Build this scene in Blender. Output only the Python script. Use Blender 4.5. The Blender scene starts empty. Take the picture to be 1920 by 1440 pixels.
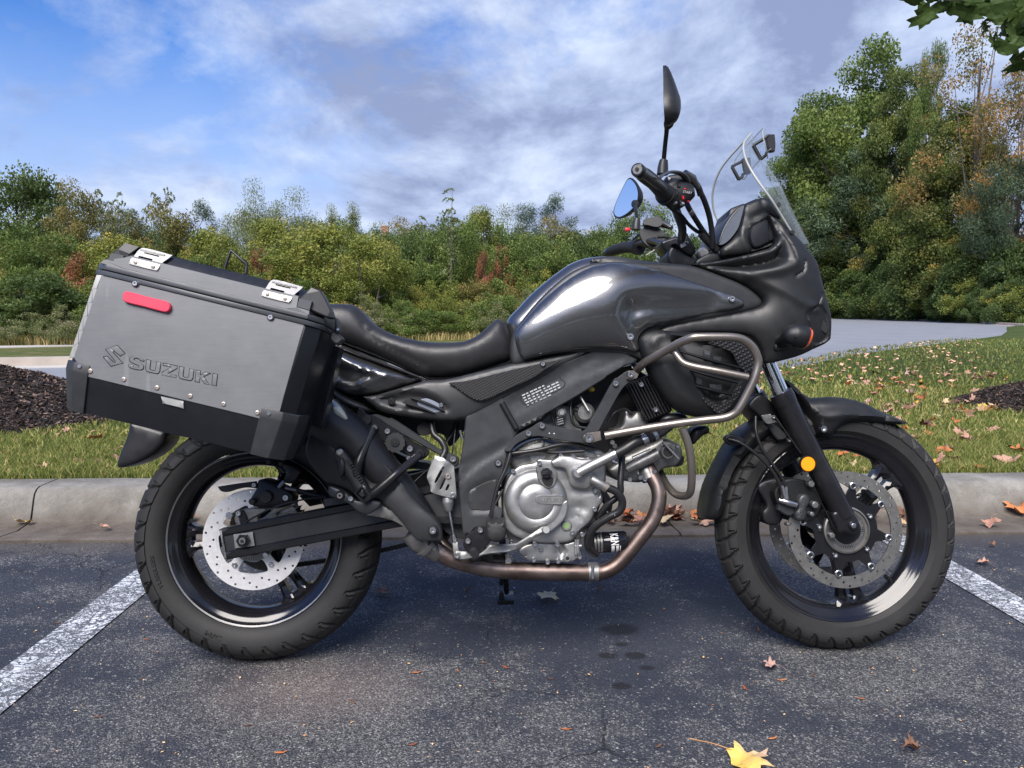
import bpy, bmesh, math, random
import numpy as np
from math import radians, sin, cos, pi, atan2, sqrt
from mathutils import Vector, Matrix, noise
from mathutils.geometry import delaunay_2d_cdt
random.seed(7); rng = np.random.default_rng(7)
scene = bpy.context.scene
COL = scene.collection

# ---------------------------------------------------------------- camera
FPX = 1442.0; CAM_H = 0.92; YAW = radians(2.0); PITCH = radians(5.54)
cam_d = bpy.data.cameras.new('camera'); cam = bpy.data.objects.new('camera', cam_d); COL.objects.link(cam)
cam.location = (0, 0, CAM_H); cam.rotation_euler = (pi/2 - PITCH, 0, -YAW)
cam_d.sensor_width = 36; cam_d.lens = 36*FPX/1920; cam_d.clip_start = .05; cam_d.clip_end = 3000
scene.camera = cam

# ---------------------------------------------------------------- sky, sun, exposure
SUN_EL, SUN_AZ = radians(48), radians(200)      # azimuth measured clockwise from +Y
world = bpy.data.worlds.new('World'); scene.world = world; world.use_nodes = True
nt = world.node_tree; nt.nodes.clear()
def WN(t, **k):
    n = nt.nodes.new(t)
    for a, b in k.items(): setattr(n, a, b)
    return n
def wl(a, b): nt.links.new(a, b)
def wmath(op, a, b=None, c=None):
    n = WN('ShaderNodeMath', operation=op)
    for i, v in enumerate((a, b, c)):
        if v is None: continue
        if isinstance(v, (int, float)): n.inputs[i].default_value = v
        else: wl(v, n.inputs[i])
    return n.outputs[0]
sky = WN('ShaderNodeTexSky', sky_type='NISHITA'); sky.sun_disc = False
sky.sun_elevation = SUN_EL; sky.sun_rotation = SUN_AZ; sky.air_density = 1.3; sky.dust_density = .3; sky.ozone_density = 3.0
tc = WN('ShaderNodeTexCoord'); sp = WN('ShaderNodeSeparateXYZ'); wl(tc.outputs['Generated'], sp.inputs[0])
zc = wmath('ADD', wmath('MAXIMUM', sp.outputs[2], 0.0), .34)
cx = wmath('DIVIDE', sp.outputs[0], zc); cy = wmath('DIVIDE', sp.outputs[1], zc)
cmb = WN('ShaderNodeCombineXYZ'); wl(cx, cmb.inputs[0]); wl(cy, cmb.inputs[1])
mp = WN('ShaderNodeMapping'); wl(cmb.outputs[0], mp.inputs[0]); mp.inputs['Scale'].default_value = (1.75, 1.55, 1); mp.inputs['Rotation'].default_value = (0, 0, radians(24)); mp.inputs['Location'].default_value = (3.1, 1.7, 0)
def wnoise(scale, detail, rough, dist=0, vec=None, off=0.0):
    n = WN('ShaderNodeTexNoise'); n.inputs['Scale'].default_value = scale; n.inputs['Detail'].default_value = detail
    n.inputs['Roughness'].default_value = rough; n.inputs['Distortion'].default_value = dist
    m = WN('ShaderNodeMapping'); wl(vec or mp.outputs[0], m.inputs[0]); m.inputs['Location'].default_value = (off, off*.6, off*.3); wl(m.outputs[0], n.inputs['Vector'])
    return n.outputs['Fac']
def wramp(fac, stops):
    r = WN('ShaderNodeValToRGB'); wl(fac, r.inputs[0]); cr = r.color_ramp
    while len(cr.elements) < len(stops): cr.elements.new(.5)
    for e, (p, c) in zip(cr.elements, stops): e.position = p; e.color = (c, c, c, 1) if isinstance(c, (int, float)) else (*c, 1)
    return r.outputs[0]
n1 = wnoise(.7, 10, .62, .1)
n2 = wnoise(2.6, 7, .6, .3, off=4.0)
# clearer air towards the upper left of the view
clear = wmath('ADD', wmath('MULTIPLY', sp.outputs[0], -.55), wmath('MULTIPLY', sp.outputs[2], .75))
cov_in = wmath('SUBTRACT', wmath('ADD', wmath('MULTIPLY', n1, .72), wmath('MULTIPLY', n2, .28)), wmath('MULTIPLY', clear, .44))
cover = wramp(cov_in, [(.29, 0.05), (.355, .48), (.43, .97)])
shade = wramp(wmath('ADD', wmath('MULTIPLY', wnoise(1.3, 9, .62, .3, off=9.3), .8), wmath('MULTIPLY', wnoise(3.4, 5, .55, .2, off=2.2), .2)),
              [(.34, (4.7, 5.3, 6.2)), (.42, (3.8, 4.4, 5.7)), (.50, (2.7, 3.25, 4.7)), (.58, (1.75, 2.15, 3.4))])
# thinner, brighter, bluer cloud near the horizon
mixc = WN('ShaderNodeMix', data_type='RGBA'); wl(cover, mixc.inputs['Factor'])
hs = WN('ShaderNodeHueSaturation'); wl(sky.outputs[0], hs.inputs['Color']); hs.inputs['Saturation'].default_value = 1.6; hs.inputs['Value'].default_value = .72
lowmix = WN('ShaderNodeMix', data_type='RGBA'); wl(wramp(sp.outputs[2], [(.0, .95), (.15, .72), (.33, .08)]), lowmix.inputs['Factor']); tint = WN('ShaderNodeMix', data_type='RGBA'); tint.blend_type = 'MULTIPLY'; tint.inputs['Factor'].default_value = 1.; wl(hs.outputs[0], tint.inputs['A']); tint.inputs['B'].default_value = (1.05, .80, 1.22, 1); wl(tint.outputs['Result'], lowmix.inputs['A']); lowmix.inputs['B'].default_value = (2.7, 3.7, 5.7, 1)
wl(lowmix.outputs['Result'], mixc.inputs['A']); wl(shade, mixc.inputs['B'])
bg = WN('ShaderNodeBackground'); bg.inputs['Strength'].default_value = .1; wl(mixc.outputs['Result'], bg.inputs['Color'])
wo = WN('ShaderNodeOutputWorld'); wl(bg.outputs[0], wo.inputs[0])
sd = bpy.data.lights.new('sun', 'SUN'); sd.energy = 3.8; sd.angle = radians(40); sd.color = (1, .94, .86)
sun = bpy.data.objects.new('sun', sd); COL.objects.link(sun)
sdir = Vector((sin(SUN_AZ)*cos(SUN_EL), cos(SUN_AZ)*cos(SUN_EL), sin(SUN_EL)))
sun.rotation_euler = sdir.to_track_quat('Z', 'Y').to_euler()
scene.view_settings.view_transform = 'Standard'; scene.view_settings.look = 'None'
scene.view_settings.exposure = 0.85; scene.view_settings.gamma = 1; scene.view_settings.use_curve_mapping = False

# ---------------------------------------------------------------- view geometry used to measure real positions
CF = np.array([sin(YAW)*cos(PITCH), cos(YAW)*cos(PITCH), -sin(PITCH)]); CR = np.array([cos(YAW), -sin(YAW), 0.0]); CU = np.cross(CR, CF)
CC = np.array([0, 0, CAM_H])
def ray(u, v): return CF + CR*(u-960)/FPX + CU*(720-v)/FPX
def ground_at(u, v, z=0.0):
    r = ray(u, v); return CC + r*((z-CAM_H)/r[2])
def depth_at(u, v, d):
    r = ray(u, v); return CC + r*(d/r[1])
# ---------------------------------------------------------------- materials
MATS = {}
class NB:
    def __init__(s, name):
        s.m = bpy.data.materials.new(name); s.m.use_nodes = True; s.t = s.m.node_tree
        s.b = s.t.nodes['Principled BSDF']; s.out = s.t.nodes['Material Output']; s.tc = None
    def n(s, t, **k):
        n = s.t.nodes.new(t)
        for a, b in k.items(): setattr(n, a, b)
        return n
    def l(s, a, b): s.t.links.new(a, b)
    def co(s, kind='Object'):
        if not s.tc: s.tc = s.n('ShaderNodeTexCoord')
        return s.tc.outputs[kind]
    def mapp(s, scale=(1, 1, 1), loc=(0, 0, 0), rot=(0, 0, 0), kind='Object', vec=None):
        m = s.n('ShaderNodeMapping'); s.l(vec or s.co(kind), m.inputs[0]); m.inputs['Scale'].default_value = scale
        m.inputs['Location'].default_value = loc; m.inputs['Rotation'].default_value = rot; return m.outputs[0]
    def noise(s, scale, detail=3, rough=.5, dist=0, vec=None, out='Fac'):
        n = s.n('ShaderNodeTexNoise'); n.inputs['Scale'].default_value = scale; n.inputs['Detail'].default_value = detail
        n.inputs['Roughness'].default_value = rough; n.inputs['Distortion'].default_value = dist
        s.l(vec or s.co(), n.inputs['Vector']); return n.outputs[out]
    def vor(s, scale, feature='F1', vec=None, out='Distance', rnd=1):
        n = s.n('ShaderNodeTexVoronoi', feature=feature); n.inputs['Scale'].default_value = scale; n.inputs['Randomness'].default_value = rnd
        s.l(vec or s.co(), n.inputs['Vector']); return n.outputs[out]
    def math(s, op, a, b=None, c=None, clamp=False):
        n = s.n('ShaderNodeMath', operation=op); n.use_clamp = clamp
        for i, v in enumerate((a, b, c)):
            if v is None: continue
            if isinstance(v, (int, float)): n.inputs[i].default_value = v
            else: s.l(v, n.inputs[i])
        return n.outputs[0]
    def ramp(s, fac, stops, interp='LINEAR'):
        r = s.n('ShaderNodeValToRGB'); s.l(fac, r.inputs[0]); cr = r.color_ramp; cr.interpolation = interp
        while len(cr.elements) < len(stops): cr.elements.new(.5)
        for e, (p, c) in zip(cr.elements, stops): e.position = p; e.color = (c, c, c, 1) if isinstance(c, (int, float)) else (*c[:3], 1)
        return r.outputs[0]
    def mix(s, f, a, b, mode='MIX'):
        n = s.n('ShaderNodeMix', data_type='RGBA'); n.blend_type = mode
        for k, v in (('Factor', f), ('A', a), ('B', b)):
            if isinstance(v, (int, float)): n.inputs[k].default_value = v
            elif isinstance(v, tuple): n.inputs[k].default_value = (*v[:3], 1)
            else: s.l(v, n.inputs[k])
        return n.outputs['Result']
    def set(s, **k):
        for a, v in k.items():
            a = a.replace('_', ' ')
            i = s.b.inputs[a]
            if isinstance(v, (int, float)): i.default_value = v
            elif isinstance(v, tuple): i.default_value = (*v[:3], 1) if len(i.default_value) == 4 else v
            else: s.l(v, i)
        return s
    def bump(s, h, strength, dist=.001):
        n = s.n('ShaderNodeBump'); n.inputs['Strength'].default_value = strength; n.inputs['Distance'].default_value = dist
        s.l(h, n.inputs['Height']); s.l(n.outputs[0], s.b.inputs['Normal']); return n.outputs[0]
def mat(name, color, rough=.5, metal=0., coat=0., grain=0, gscale=900, var=.15, vscale=14, spec=.5, dust=0.0):
    b = NB(name); c = tuple(color)
    nz = b.noise(vscale, 4, .6)
    lo = tuple(x*(1-var) for x in c); hi = tuple(min(1, x*(1+var)) for x in c)
    col = b.ramp(nz, [(.3, lo), (.7, hi)])
    if dust:
        d = b.ramp(b.noise(7, 6, .65), [(.48, 0.), (.75, dust)])
        col = b.mix(d, col, (.16, .15, .135))
    b.set(Base_Color=col, Metallic=metal, Coat_Weight=coat, Coat_Roughness=.04, Specular_IOR_Level=spec)
    b.set(Roughness=b.ramp(b.noise(vscale*2.3, 5, .65), [(.3, max(0, rough*.85)), (.72, min(1, rough*1.15))]))
    if grain: b.bump(b.noise(gscale, 2, .5), grain, .0006)
    MATS[name] = b.m; return b.m
def emat(name, color, s):
    b = NB(name); b.set(Base_Color=color, Emission_Color=color, Emission_Strength=s); MATS[name] = b.m; return b.m

M = {}
M['plastic'] = mat('black satin plastic', (.0075, .008, .0090), .46, grain=.10, gscale=1200, dust=.04)
M['plastic2'] = mat('charcoal body plastic', (.026, .027, .029), .44, grain=.12, gscale=1400, dust=.05, metal=.1)
M['blackdeep'] = mat('deep black plastic', (.008, .008, .010), .42)
M['case_black'] = mat('black coated aluminium', (.006, .0065, .009), .36, dust=.03)
M['case_corner'] = mat('moulded corner plastic', (.024, .025, .028), .46, grain=.25, gscale=900, dust=.12)
M['case_grey'] = mat('grey anodised aluminium', (.150, .156, .168), .44, metal=.25, var=.10, vscale=3.5, dust=.10)
def _cg():
    b = NB('grey anodised aluminium'); st = b.noise(3.5, 5, .65); br = b.noise(1, 3, .7, vec=b.mapp(scale=(14, 14, 420), rot=(0, radians(-14), 0))); sm = b.ramp(b.noise(5, 6, .7, 1.2), [(.52, 0.), (.68, .35)])
    f = b.math('ADD', b.math('MULTIPLY', st, .7), b.math('MULTIPLY', br, .3)); c = b.ramp(f, [(.35, (.140, .143, .150)), (.65, (.182, .185, .192))]); c = b.mix(sm, c, (.20, .20, .20))
    sc = b.ramp(b.noise(1, 2, .5, vec=b.mapp(scale=(60, 60, 6), rot=(0, .6, 0))), [(.70, 0.), (.73, .35)]); c = b.mix(sc, c, (.25, .25, .26))
    b.set(Base_Color=c, Metallic=.25, Roughness=b.ramp(f, [(.35, .36), (.65, .50)])); return b.m
M['case_grey'] = _cg()
M['case_band'] = mat('dark grey case trim', (.062, .066, .073), .42, metal=.2, var=.08)
M['frame'] = mat('grey painted frame', (.050, .052, .056), .40, metal=.45, grain=.05, dust=.05)
M['black_metal'] = mat('satin black metal', (.012, .012, .014), .30, metal=.2, dust=.08)
M['rim'] = mat('gloss black rim paint', (.009, .009, .011), .13, coat=.0, dust=.01)
M['silver'] = mat('cast silver aluminium', (.36, .36, .355), .42, metal=.85, var=.16, vscale=22, grain=.4, gscale=420, dust=.22)
M['silver2'] = mat('dull cast aluminium', (.22, .22, .215), .44, metal=.8, var=.3, vscale=34, grain=.45, gscale=380, dust=.5)
M['alu'] = mat('brushed aluminium', (.34, .34, .33), .46, metal=.9, var=.08, dust=.05)
M['bolt'] = mat('zinc bolt steel', (.52, .52, .53), .28, metal=1., var=.15)
M['rivet'] = mat('weathered rivet metal', (.33, .29, .26), .45, metal=.8)
M['chrome'] = mat('hard chrome', (.75, .77, .80), .06, metal=1., var=.02)
M['bar'] = mat('brushed titanium grey tube', (.27, .24, .21), .38, metal=.85, var=.05, vscale=6)
M['barblack'] = mat('dark grey handlebar alloy', (.16, .155, .15), .32, metal=.9)
M['rubber'] = mat('black rubber', (.012, .012, .013), .60, dust=.04)
M['hose'] = mat('rubber hose', (.012, .012, .013), .38)
M['vinyl'] = mat('black seat vinyl', (.016, .016, .018), .45, grain=.35, gscale=1600, var=.08, dust=.04)
M['steel_disc'] = mat('worn brake steel', (.78, .77, .75), .42, metal=.45, var=.08, vscale=60)
M['steel_disc2'] = mat('dull brake steel', (.29, .28, .26), .40, metal=.85, var=.18, vscale=50)
M['goldtin'] = mat('champagne muffler steel', (.42, .40, .33), .32, metal=.85)
M['red_lens'] = mat('faded red reflector', (.66, .045, .09), .42, coat=.0, var=.05)
M['amber'] = mat('amber reflector', (.95, .33, .01), .22, coat=.6, var=.06)
M['amber2'] = mat('orange signal lens', (.75, .10, .02), .2, coat=.6)
M['redswitch'] = mat('red switch plastic', (.65, .02, .03), .35)
M['white'] = mat('white print', (.72, .72, .72), .5)
M['print'] = mat('pale grey print', (.42, .43, .44), .5)
M['ink'] = mat('dark engraved line', (.012, .012, .02), .5)
M['dark'] = mat('oily dark metal', (.010, .010, .010), .5)
M['green'] = mat('green sight glass', (.20, .30, .13), .2)
def _sp():
    b = NB('gunmetal metallic paint')
    fl = b.noise(2200, 1, .5)
    b.set(Base_Color=b.ramp(fl, [(.35, (.078, .080, .083)), (.7, (.140, .143, .148))]), Metallic=.8, Roughness=.30, Coat_Weight=.85, Coat_Roughness=.03, Coat_IOR=1.6)
    return b.m
M['paint'] = _sp()
def _ex():
    b = NB('heat tinted exhaust steel')
    f = b.noise(6, 4, .6, .6)
    c = b.ramp(f, [(.30, (.09, .066, .06)), (.45, (.17, .128, .112)), (.56, (.26, .21, .19)), (.66, (.17, .145, .16)), (.78, (.25, .175, .13))])
    b.set(Base_Color=c, Metallic=.95, Roughness=b.ramp(b.noise(40, 4, .6), [(.3, .32), (.7, .50)])); return b.m
M['exhaust'] = _ex()
def _tyre():
    b = NB('tyre rubber')
    c = b.ramp(b.noise(9, 6, .7), [(.35, (.010, .0098, .0095)), (.6, (.016, .0155, .015)), (.82, (.032, .029, .026))])
    b.set(Base_Color=c, Roughness=.66); b.bump(b.noise(500, 3, .6), .25, .0008); return b.m
M['tyre'] = _tyre()
def _knit(name, base, sc):
    b = NB(name); v = b.mapp(scale=(sc*.8, sc*.8, sc*.8), rot=(0, radians(28), 0))
    w = b.vor(1, vec=v, rnd=.0)
    b.set(Base_Color=b.ramp(w, [(.22, tuple(x*1.5 for x in base)), (.42, tuple(x*.35 for x in base))]), Roughness=.5); b.bump(b.ramp(w, [(.15, 1.), (.5, 0.)]), 1., .004); return b.m  # shade between the dimples is painted into the base colour
M['knit'] = _knit('dimpled grip plastic', (.030, .031, .034), 210)
M['mesh'] = _knit('diamond grille plastic', (.016, .016, .018), 130)
def _glass(name, tint, f0=.045, rough=.0, haze=.06):
    b = NB(name); tr = b.n('ShaderNodeBsdfTransparent'); tr.inputs[0].default_value = (*tint, 1)
    gl = b.n('ShaderNodeBsdfGlossy'); gl.inputs['Roughness'].default_value = .02; gl.inputs[0].default_value = (1, 1, 1, 1)
    df = b.n('ShaderNodeBsdfDiffuse'); df.inputs[0].default_value = (.7, .72, .75, 1)
    lw = b.n('ShaderNodeLayerWeight'); lw.inputs[0].default_value = .5; pw = b.math('ADD', b.math('MULTIPLY', b.math('POWER', lw.outputs['Facing'], 5.0), .32), .03)
    m1 = b.n('ShaderNodeMixShader'); b.l(pw, m1.inputs[0]); b.l(tr.outputs[0], m1.inputs[1]); b.l(gl.outputs[0], m1.inputs[2])
    m2 = b.n('ShaderNodeMixShader'); m2.inputs[0].default_value = haze; b.l(m1.outputs[0], m2.inputs[1]); b.l(df.outputs[0], m2.inputs[2])
    b.l(m2.outputs[0], b.out.inputs[0]); return b.m
M['screen'] = _glass('clear windscreen plastic', (.965, .98, .985), haze=.03)
M['screen_edge'] = mat('frosted screen edge', (.36, .37, .35), .35, var=.05)
def _mirror():
    b = NB('mirror glass'); b.set(Base_Color=(.80, .86, .95), Metallic=1., Roughness=.01); return b.m
M['mirror'] = _mirror()
M['dash_glass'] = mat('dark instrument glass', (.02, .022, .03), .05, coat=1.)

# ---------------------------------------------------------------- object helpers
def link(name, me, parent=None, m=None):
    o = bpy.data.objects.new(name, me); COL.objects.link(o)
    if m is not None and me is not None and not me.materials: me.materials.append(m)
    if parent is not None: o.parent = parent
    return o
def empty(name, label=None, cat=None, loc=(0, 0, 0), group=None):
    o = bpy.data.objects.new(name, None); COL.objects.link(o); o.location = loc; o.empty_display_size = .1
    if label: o['label'] = label
    if cat: o['category'] = cat
    if group: o['group'] = group
    return o
def tag(o, label, cat, group=None):
    o['label'] = label; o['category'] = cat
    if group: o['group'] = group
    return o
def struct(o): o['kind'] = 'structure'; return o
def stuff(o): o['kind'] = 'stuff'; return o
def pydata(name, vs, fs, smooth=None):
    me = bpy.data.meshes.new(name); me.from_pydata([tuple(v) for v in vs], [], [tuple(f) for f in fs]); me.validate(); me.update()
    if smooth is not None:
        me.polygons.foreach_set('use_smooth', [True]*len(me.polygons))
        if smooth < 179: me.set_sharp_from_angle(angle=radians(smooth))
    return me
def npmesh(name, V, F, smooth=False, attr=None):
    """fast mesh from arrays; F is (n,3) or (n,4)"""
    me = bpy.data.meshes.new(name); V = np.asarray(V, np.float32); F = np.asarray(F, np.int32); k = F.shape[1]
    me.vertices.add(len(V)); me.vertices.foreach_set('co', V.ravel())
    me.loops.add(F.size); me.loops.foreach_set('vertex_index', F.ravel())
    me.polygons.add(len(F)); me.polygons.foreach_set('loop_start', np.arange(0, F.size, k, dtype=np.int32)); me.polygons.foreach_set('loop_total', np.full(len(F), k, np.int32))
    me.polygons.foreach_set('use_smooth', np.full(len(F), bool(smooth)))
    me.update(calc_edges=True)
    if attr is not None:
        a = me.attributes.new('rv', 'FLOAT', 'FACE'); a.data.foreach_set('value', np.asarray(attr, np.float32))
    return me
def fixn(me):
    bm = bmesh.new(); bm.from_mesh(me); bmesh.ops.recalc_face_normals(bm, faces=bm.faces); bm.to_mesh(me); bm.free(); return me

# ---------------------------------------------------------------- the motorcycle's own frame: x forward, y away from the viewer, z up in the leaning plane; w = -y
LEAN = radians(8.0)
BIKE_LOC = Vector((.176, 1.990, 0)); BIKE_YAW = radians(.34)
BM = Matrix.Translation(BIKE_LOC) @ Matrix.Rotation(BIKE_YAW, 4, 'Z') @ Matrix.Rotation(-LEAN, 4, 'X')
BI = np.array(BM.inverted()); BO = (BI @ np.array([*CC, 1]))[:3]
ZONES = {'0': (0, 0, 1.), '1': (100, 420, .3125), '2': (560, 540, .270833), '3': (940, 440, .28125), '4': (1100, 110, .25), '5': (1180, 330, .25),
         '6': (840, 680, .3125), 'A': (220, 740, .354098), 'B': (540, 700, .263819), 'C': (1300, 640, .402788), 'M': (1100, 280, .152761)}
def L(z, x, y, w):
    """where the line of sight through a measured point of the photograph meets the lengthwise plane w of the motorcycle -> (x, z)"""
    ox, oy, s = ZONES[z]; r = BI[:3, :3] @ ray(ox+x*s, oy+y*s); t = (-w-BO[1])/r[1]; p = BO+r*t
    return (p[0], p[2])
def L3(z, x, y, w): a = L(z, x, y, w); return Vector((a[0], -w, a[1]))

def crom(pts, closed=True, n=6, poly=False):
    P = [(p[0], p[1]) for p in pts]; S = [poly or len(p) > 2 for p in pts]; N = len(P); out = []
    rngi = range(N if closed else N-1)
    for i in rngi:
        p1, p2 = P[i], P[(i+1) % N]
        p0 = p1 if (S[i] or (not closed and i == 0)) else P[(i-1) % N]
        p3 = p2 if (S[(i+1) % N] or (not closed and i == N-2)) else P[(i+2) % N]
        straight = S[i] and S[(i+1) % N]
        for k in range(1 if straight else n):
            t = k/n
            out.append(tuple(.5*((2*b)+(-a+c)*t+(2*a-5*b+4*c-d)*t*t+(-a+3*b-3*c+d)*t**3) for a, b, c, d in zip(p0, p1, p2, p3)))
    if not closed: out.append(P[-1])
    return out
def pip(pts, poly):
    poly = np.asarray(poly); x, y = pts[:, 0], pts[:, 1]; ins = np.zeros(len(pts), bool); j = len(poly)-1
    for i in range(len(poly)):
        xi, yi = poly[i]; xj, yj = poly[j]
        if yi != yj:
            c = ((yi > y) != (yj > y)) & (x < (xj-xi)*(y-yi)/(yj-yi)+xi); ins ^= c
        j = i
    return ins
def pdist(pts, poly, closed=True):
    A = np.asarray(poly); B = np.roll(A, -1, 0)
    if not closed: A, B = A[:-1], B[:-1]
    d = np.full(len(pts), 1e9)
    for a, b in zip(A, B):
        ab = b-a; q = ab@ab
        if q < 1e-14: continue
        t = np.clip((pts-a)@ab/q, 0, 1); e = pts-(a+t[:, None]*ab); d = np.minimum(d, (e*e).sum(1))
    return np.sqrt(d)
def resample(poly, step):
    out = []
    for i in range(len(poly)):
        a = np.array(poly[i]); b = np.array(poly[(i+1) % len(poly)]); l = np.linalg.norm(b-a)
        if l < 1e-6: continue
        k = max(1, int(math.ceil(l/step)))
        for j in range(k): out.append(tuple(a+(b-a)*j/k))
    # drop nearly coincident points
    res = []
    for p in out:
        if not res or np.hypot(p[0]-res[-1][0], p[1]-res[-1][1]) > min(step*.25, .0012): res.append(p)
    if np.hypot(res[0][0]-res[-1][0], res[0][1]-res[-1][1]) < min(step*.25, .0012): res.pop()
    return res
def sheet(poly, step, holes=(), offs=()):
    rings = [resample(poly, step)]+[resample(h, step) for h in holes]
    P = np.array(rings[0]); mn = P.min(0); mx = P.max(0)
    gx, gy = np.meshgrid(np.arange(mn[0], mx[0], step), np.arange(mn[1], mx[1], step*.866)); gx = gx+((np.arange(gx.shape[0]) % 2)*step*.5)[:, None]
    G = np.stack([gx.ravel(), gy.ravel()], 1); ok = pip(G, rings[0]) & (pdist(G, rings[0]) > step*.45)
    for h in rings[1:]: ok &= ~pip(G, h) & (pdist(G, h) > step*.45)
    if offs:
        om = max(offs); ok &= pdist(G, rings[0]) > om+step*.4
        extra = []
        for o_ in offs:
            for r in rings:
                R_ = np.array(r); T_ = np.roll(R_, -1, 0)-np.roll(R_, 1, 0); T_ /= np.maximum(1e-9, np.linalg.norm(T_, axis=1))[:, None]; N_ = np.stack([-T_[:, 1], T_[:, 0]], 1)
                for sg in (1, -1):
                    Q = R_+N_*sg*o_; k_ = pip(Q, rings[0])
                    for h in rings[1:]: k_ &= ~pip(Q, h)
                    d_ = pdist(Q, rings[0])
                    for h in rings[1:]: d_ = np.minimum(d_, pdist(Q, h))
                    extra.append(Q[k_ & (d_ > o_*.93)])
        G = np.concatenate([G[ok]]+extra)
    else: G = G[ok]
    pts = []; edges = []
    for r in rings:
        s = len(pts); pts += list(r); edges += [(s+i, s+(i+1) % len(r)) for i in range(len(r))]
    nb = len(pts); allp = pts+[tuple(g) for g in G]
    vs, es, fs, *_ = delaunay_2d_cdt([Vector(p) for p in allp], edges, [], 0, 1e-7)
    V = np.array([(v.x, v.y) for v in vs]); F = np.array([f for f in fs if len(f) == 3])
    c = V[F].mean(1); ok = pip(c, rings[0])
    for h in rings[1:]: ok &= ~pip(c, h)
    F = F[ok]
    a, b, cc = V[F[:, 0]], V[F[:, 1]], V[F[:, 2]]
    ar = (b[:, 0]-a[:, 0])*(cc[:, 1]-a[:, 1])-(b[:, 1]-a[:, 1])*(cc[:, 0]-a[:, 0])
    F[ar < 0] = F[ar < 0][:, ::-1]
    return V, F, rings
def poisson(V, rings, step):
    P = np.array(rings[0]); mn = P.min(0)-2*step; mx = P.max(0)+2*step; h = max(step, (mx-mn).max()/70)
    nx = int((mx[0]-mn[0])/h)+2; ny = int((mx[1]-mn[1])/h)+2
    gx, gy = np.meshgrid(mn[0]+np.arange(nx)*h, mn[1]+np.arange(ny)*h); G = np.stack([gx.ravel(), gy.ravel()], 1)
    m = pip(G, rings[0])
    for r in rings[1:]: m &= ~pip(G, r)
    m = m.reshape(ny, nx); f = np.zeros((ny, nx))
    for _ in range(700):
        s = np.zeros_like(f); s[1:-1, 1:-1] = (f[2:, 1:-1]+f[:-2, 1:-1]+f[1:-1, 2:]+f[1:-1, :-2]+1)/4; f = np.where(m, s, 0)
    f /= max(f.max(), 1e-9)
    x = (V[:, 0]-mn[0])/h; y = (V[:, 1]-mn[1])/h; i = np.clip(x.astype(int), 0, nx-2); j = np.clip(y.astype(int), 0, ny-2); a = x-i; b = y-j
    return f[j, i]*(1-a)*(1-b)+f[j, i+1]*a*(1-b)+f[j+1, i]*(1-a)*b+f[j+1, i+1]*a*b
def sstep(x): x = np.clip(x, 0, 1); return x*x*(3-2*x)

def panel(name, zone, pts, w, parent, m, th=.004, bulge=0., edge=.0015, p=.8, step=.008, both=False, holes=(), dents=(), lines=(), poly=False,
          slope=None, xz=None, sharp=40, side=1, sm=6, back=None, warp=None):
    """a solid shell: outline measured on plane w, outer face swelling by bulge, edge rounded, going back by th (or to the mirrored face if both)"""
    out = xz if xz is not None else [L(zone, q[0], q[1], w)+((1,) if len(q) > 2 else ()) for q in pts]
    out = crom(out, True, sm, poly)
    hs = []
    for h in holes:
        hp = [L(zone, q[0], q[1], w)+((1,) if len(q) > 2 else ()) for q in h]; hs.append(crom(hp, True, 4, False))
    V, F, rings = sheet(out, min(step, .012) if (bulge or dents or lines) else step, hs, (edge*.13, edge*.45, edge*1.02) if edge >= .0035 else (edge,))
    R = [r for r in rings]
    d = pdist(V, rings[0])
    for r in rings[1:]: d = np.minimum(d, pdist(V, r))
    t = np.clip(d/max(edge, 1e-6), 0, 1); W = edge*np.sqrt(np.clip(1-(1-t)**2, 0, 1))-edge
    if bulge: W = W+bulge*np.power(np.clip(poisson(V, rings, step), 0, 1), p)
    for dz, dpts, depth, soft in dents:
        dp = crom([L(dz, q[0], q[1], w+bulge*.6)+((1,) if len(q) > 2 else ()) for q in dpts], True, 5)
        ins = pip(V, dp); dd = pdist(V, dp); W = W-depth*np.where(ins, sstep(dd/soft), 0)
    for dz, lpts, amp, wid in lines:
        lp = crom([L(dz, q[0], q[1], w+bulge*.6) for q in lpts], False, 5); dd = pdist(V, lp, False); W = W+amp*np.exp(-(dd/wid)**2)
    if slope: W = W+slope[0]*(V[:, 0]-V[:, 0].mean())+slope[1]*(V[:, 1]-V[:, 1].mean())
    if warp: W = W+warp(V[:, 0], V[:, 1])
    n = len(V); near = np.stack([V[:, 0], -(w+W)*side, V[:, 1]], 1)
    if both: far = np.stack([V[:, 0], (w+W)*side, V[:, 1]], 1)
    else:
        wb = back if back is not None else w-th
        Wb = np.full(n, wb) if slope is None else wb+slope[0]*(V[:, 0]-V[:, 0].mean())+slope[1]*(V[:, 1]-V[:, 1].mean())
        if warp: Wb = Wb+warp(V[:, 0], V[:, 1])
        far = np.stack([V[:, 0], -Wb*side, V[:, 1]], 1)
    allV = np.concatenate([near, far]); fs = [tuple(f) for f in F]+[tuple(f[::-1]+n) for f in F]
    # walls along real boundary edges
    cnt = {}
    for f in F:
        for a, b in ((f[0], f[1]), (f[1], f[2]), (f[2], f[0])): cnt[(a, b)] = 1
    for (a, b) in list(cnt):
        if (b, a) not in cnt: fs.append((b, a, a+n, b+n))
    me = pydata(name, allV, fs, sharp if (bulge or dents or lines or both or edge > .005) else 12); fixn(me)
    return link(name, me, parent, m)
def plate(name, zone, pts, w, parent, m, th=.004, **k): k.setdefault('poly', True); k.setdefault('step', .02); return panel(name, zone, pts, w, parent, m, th, **k)

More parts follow.
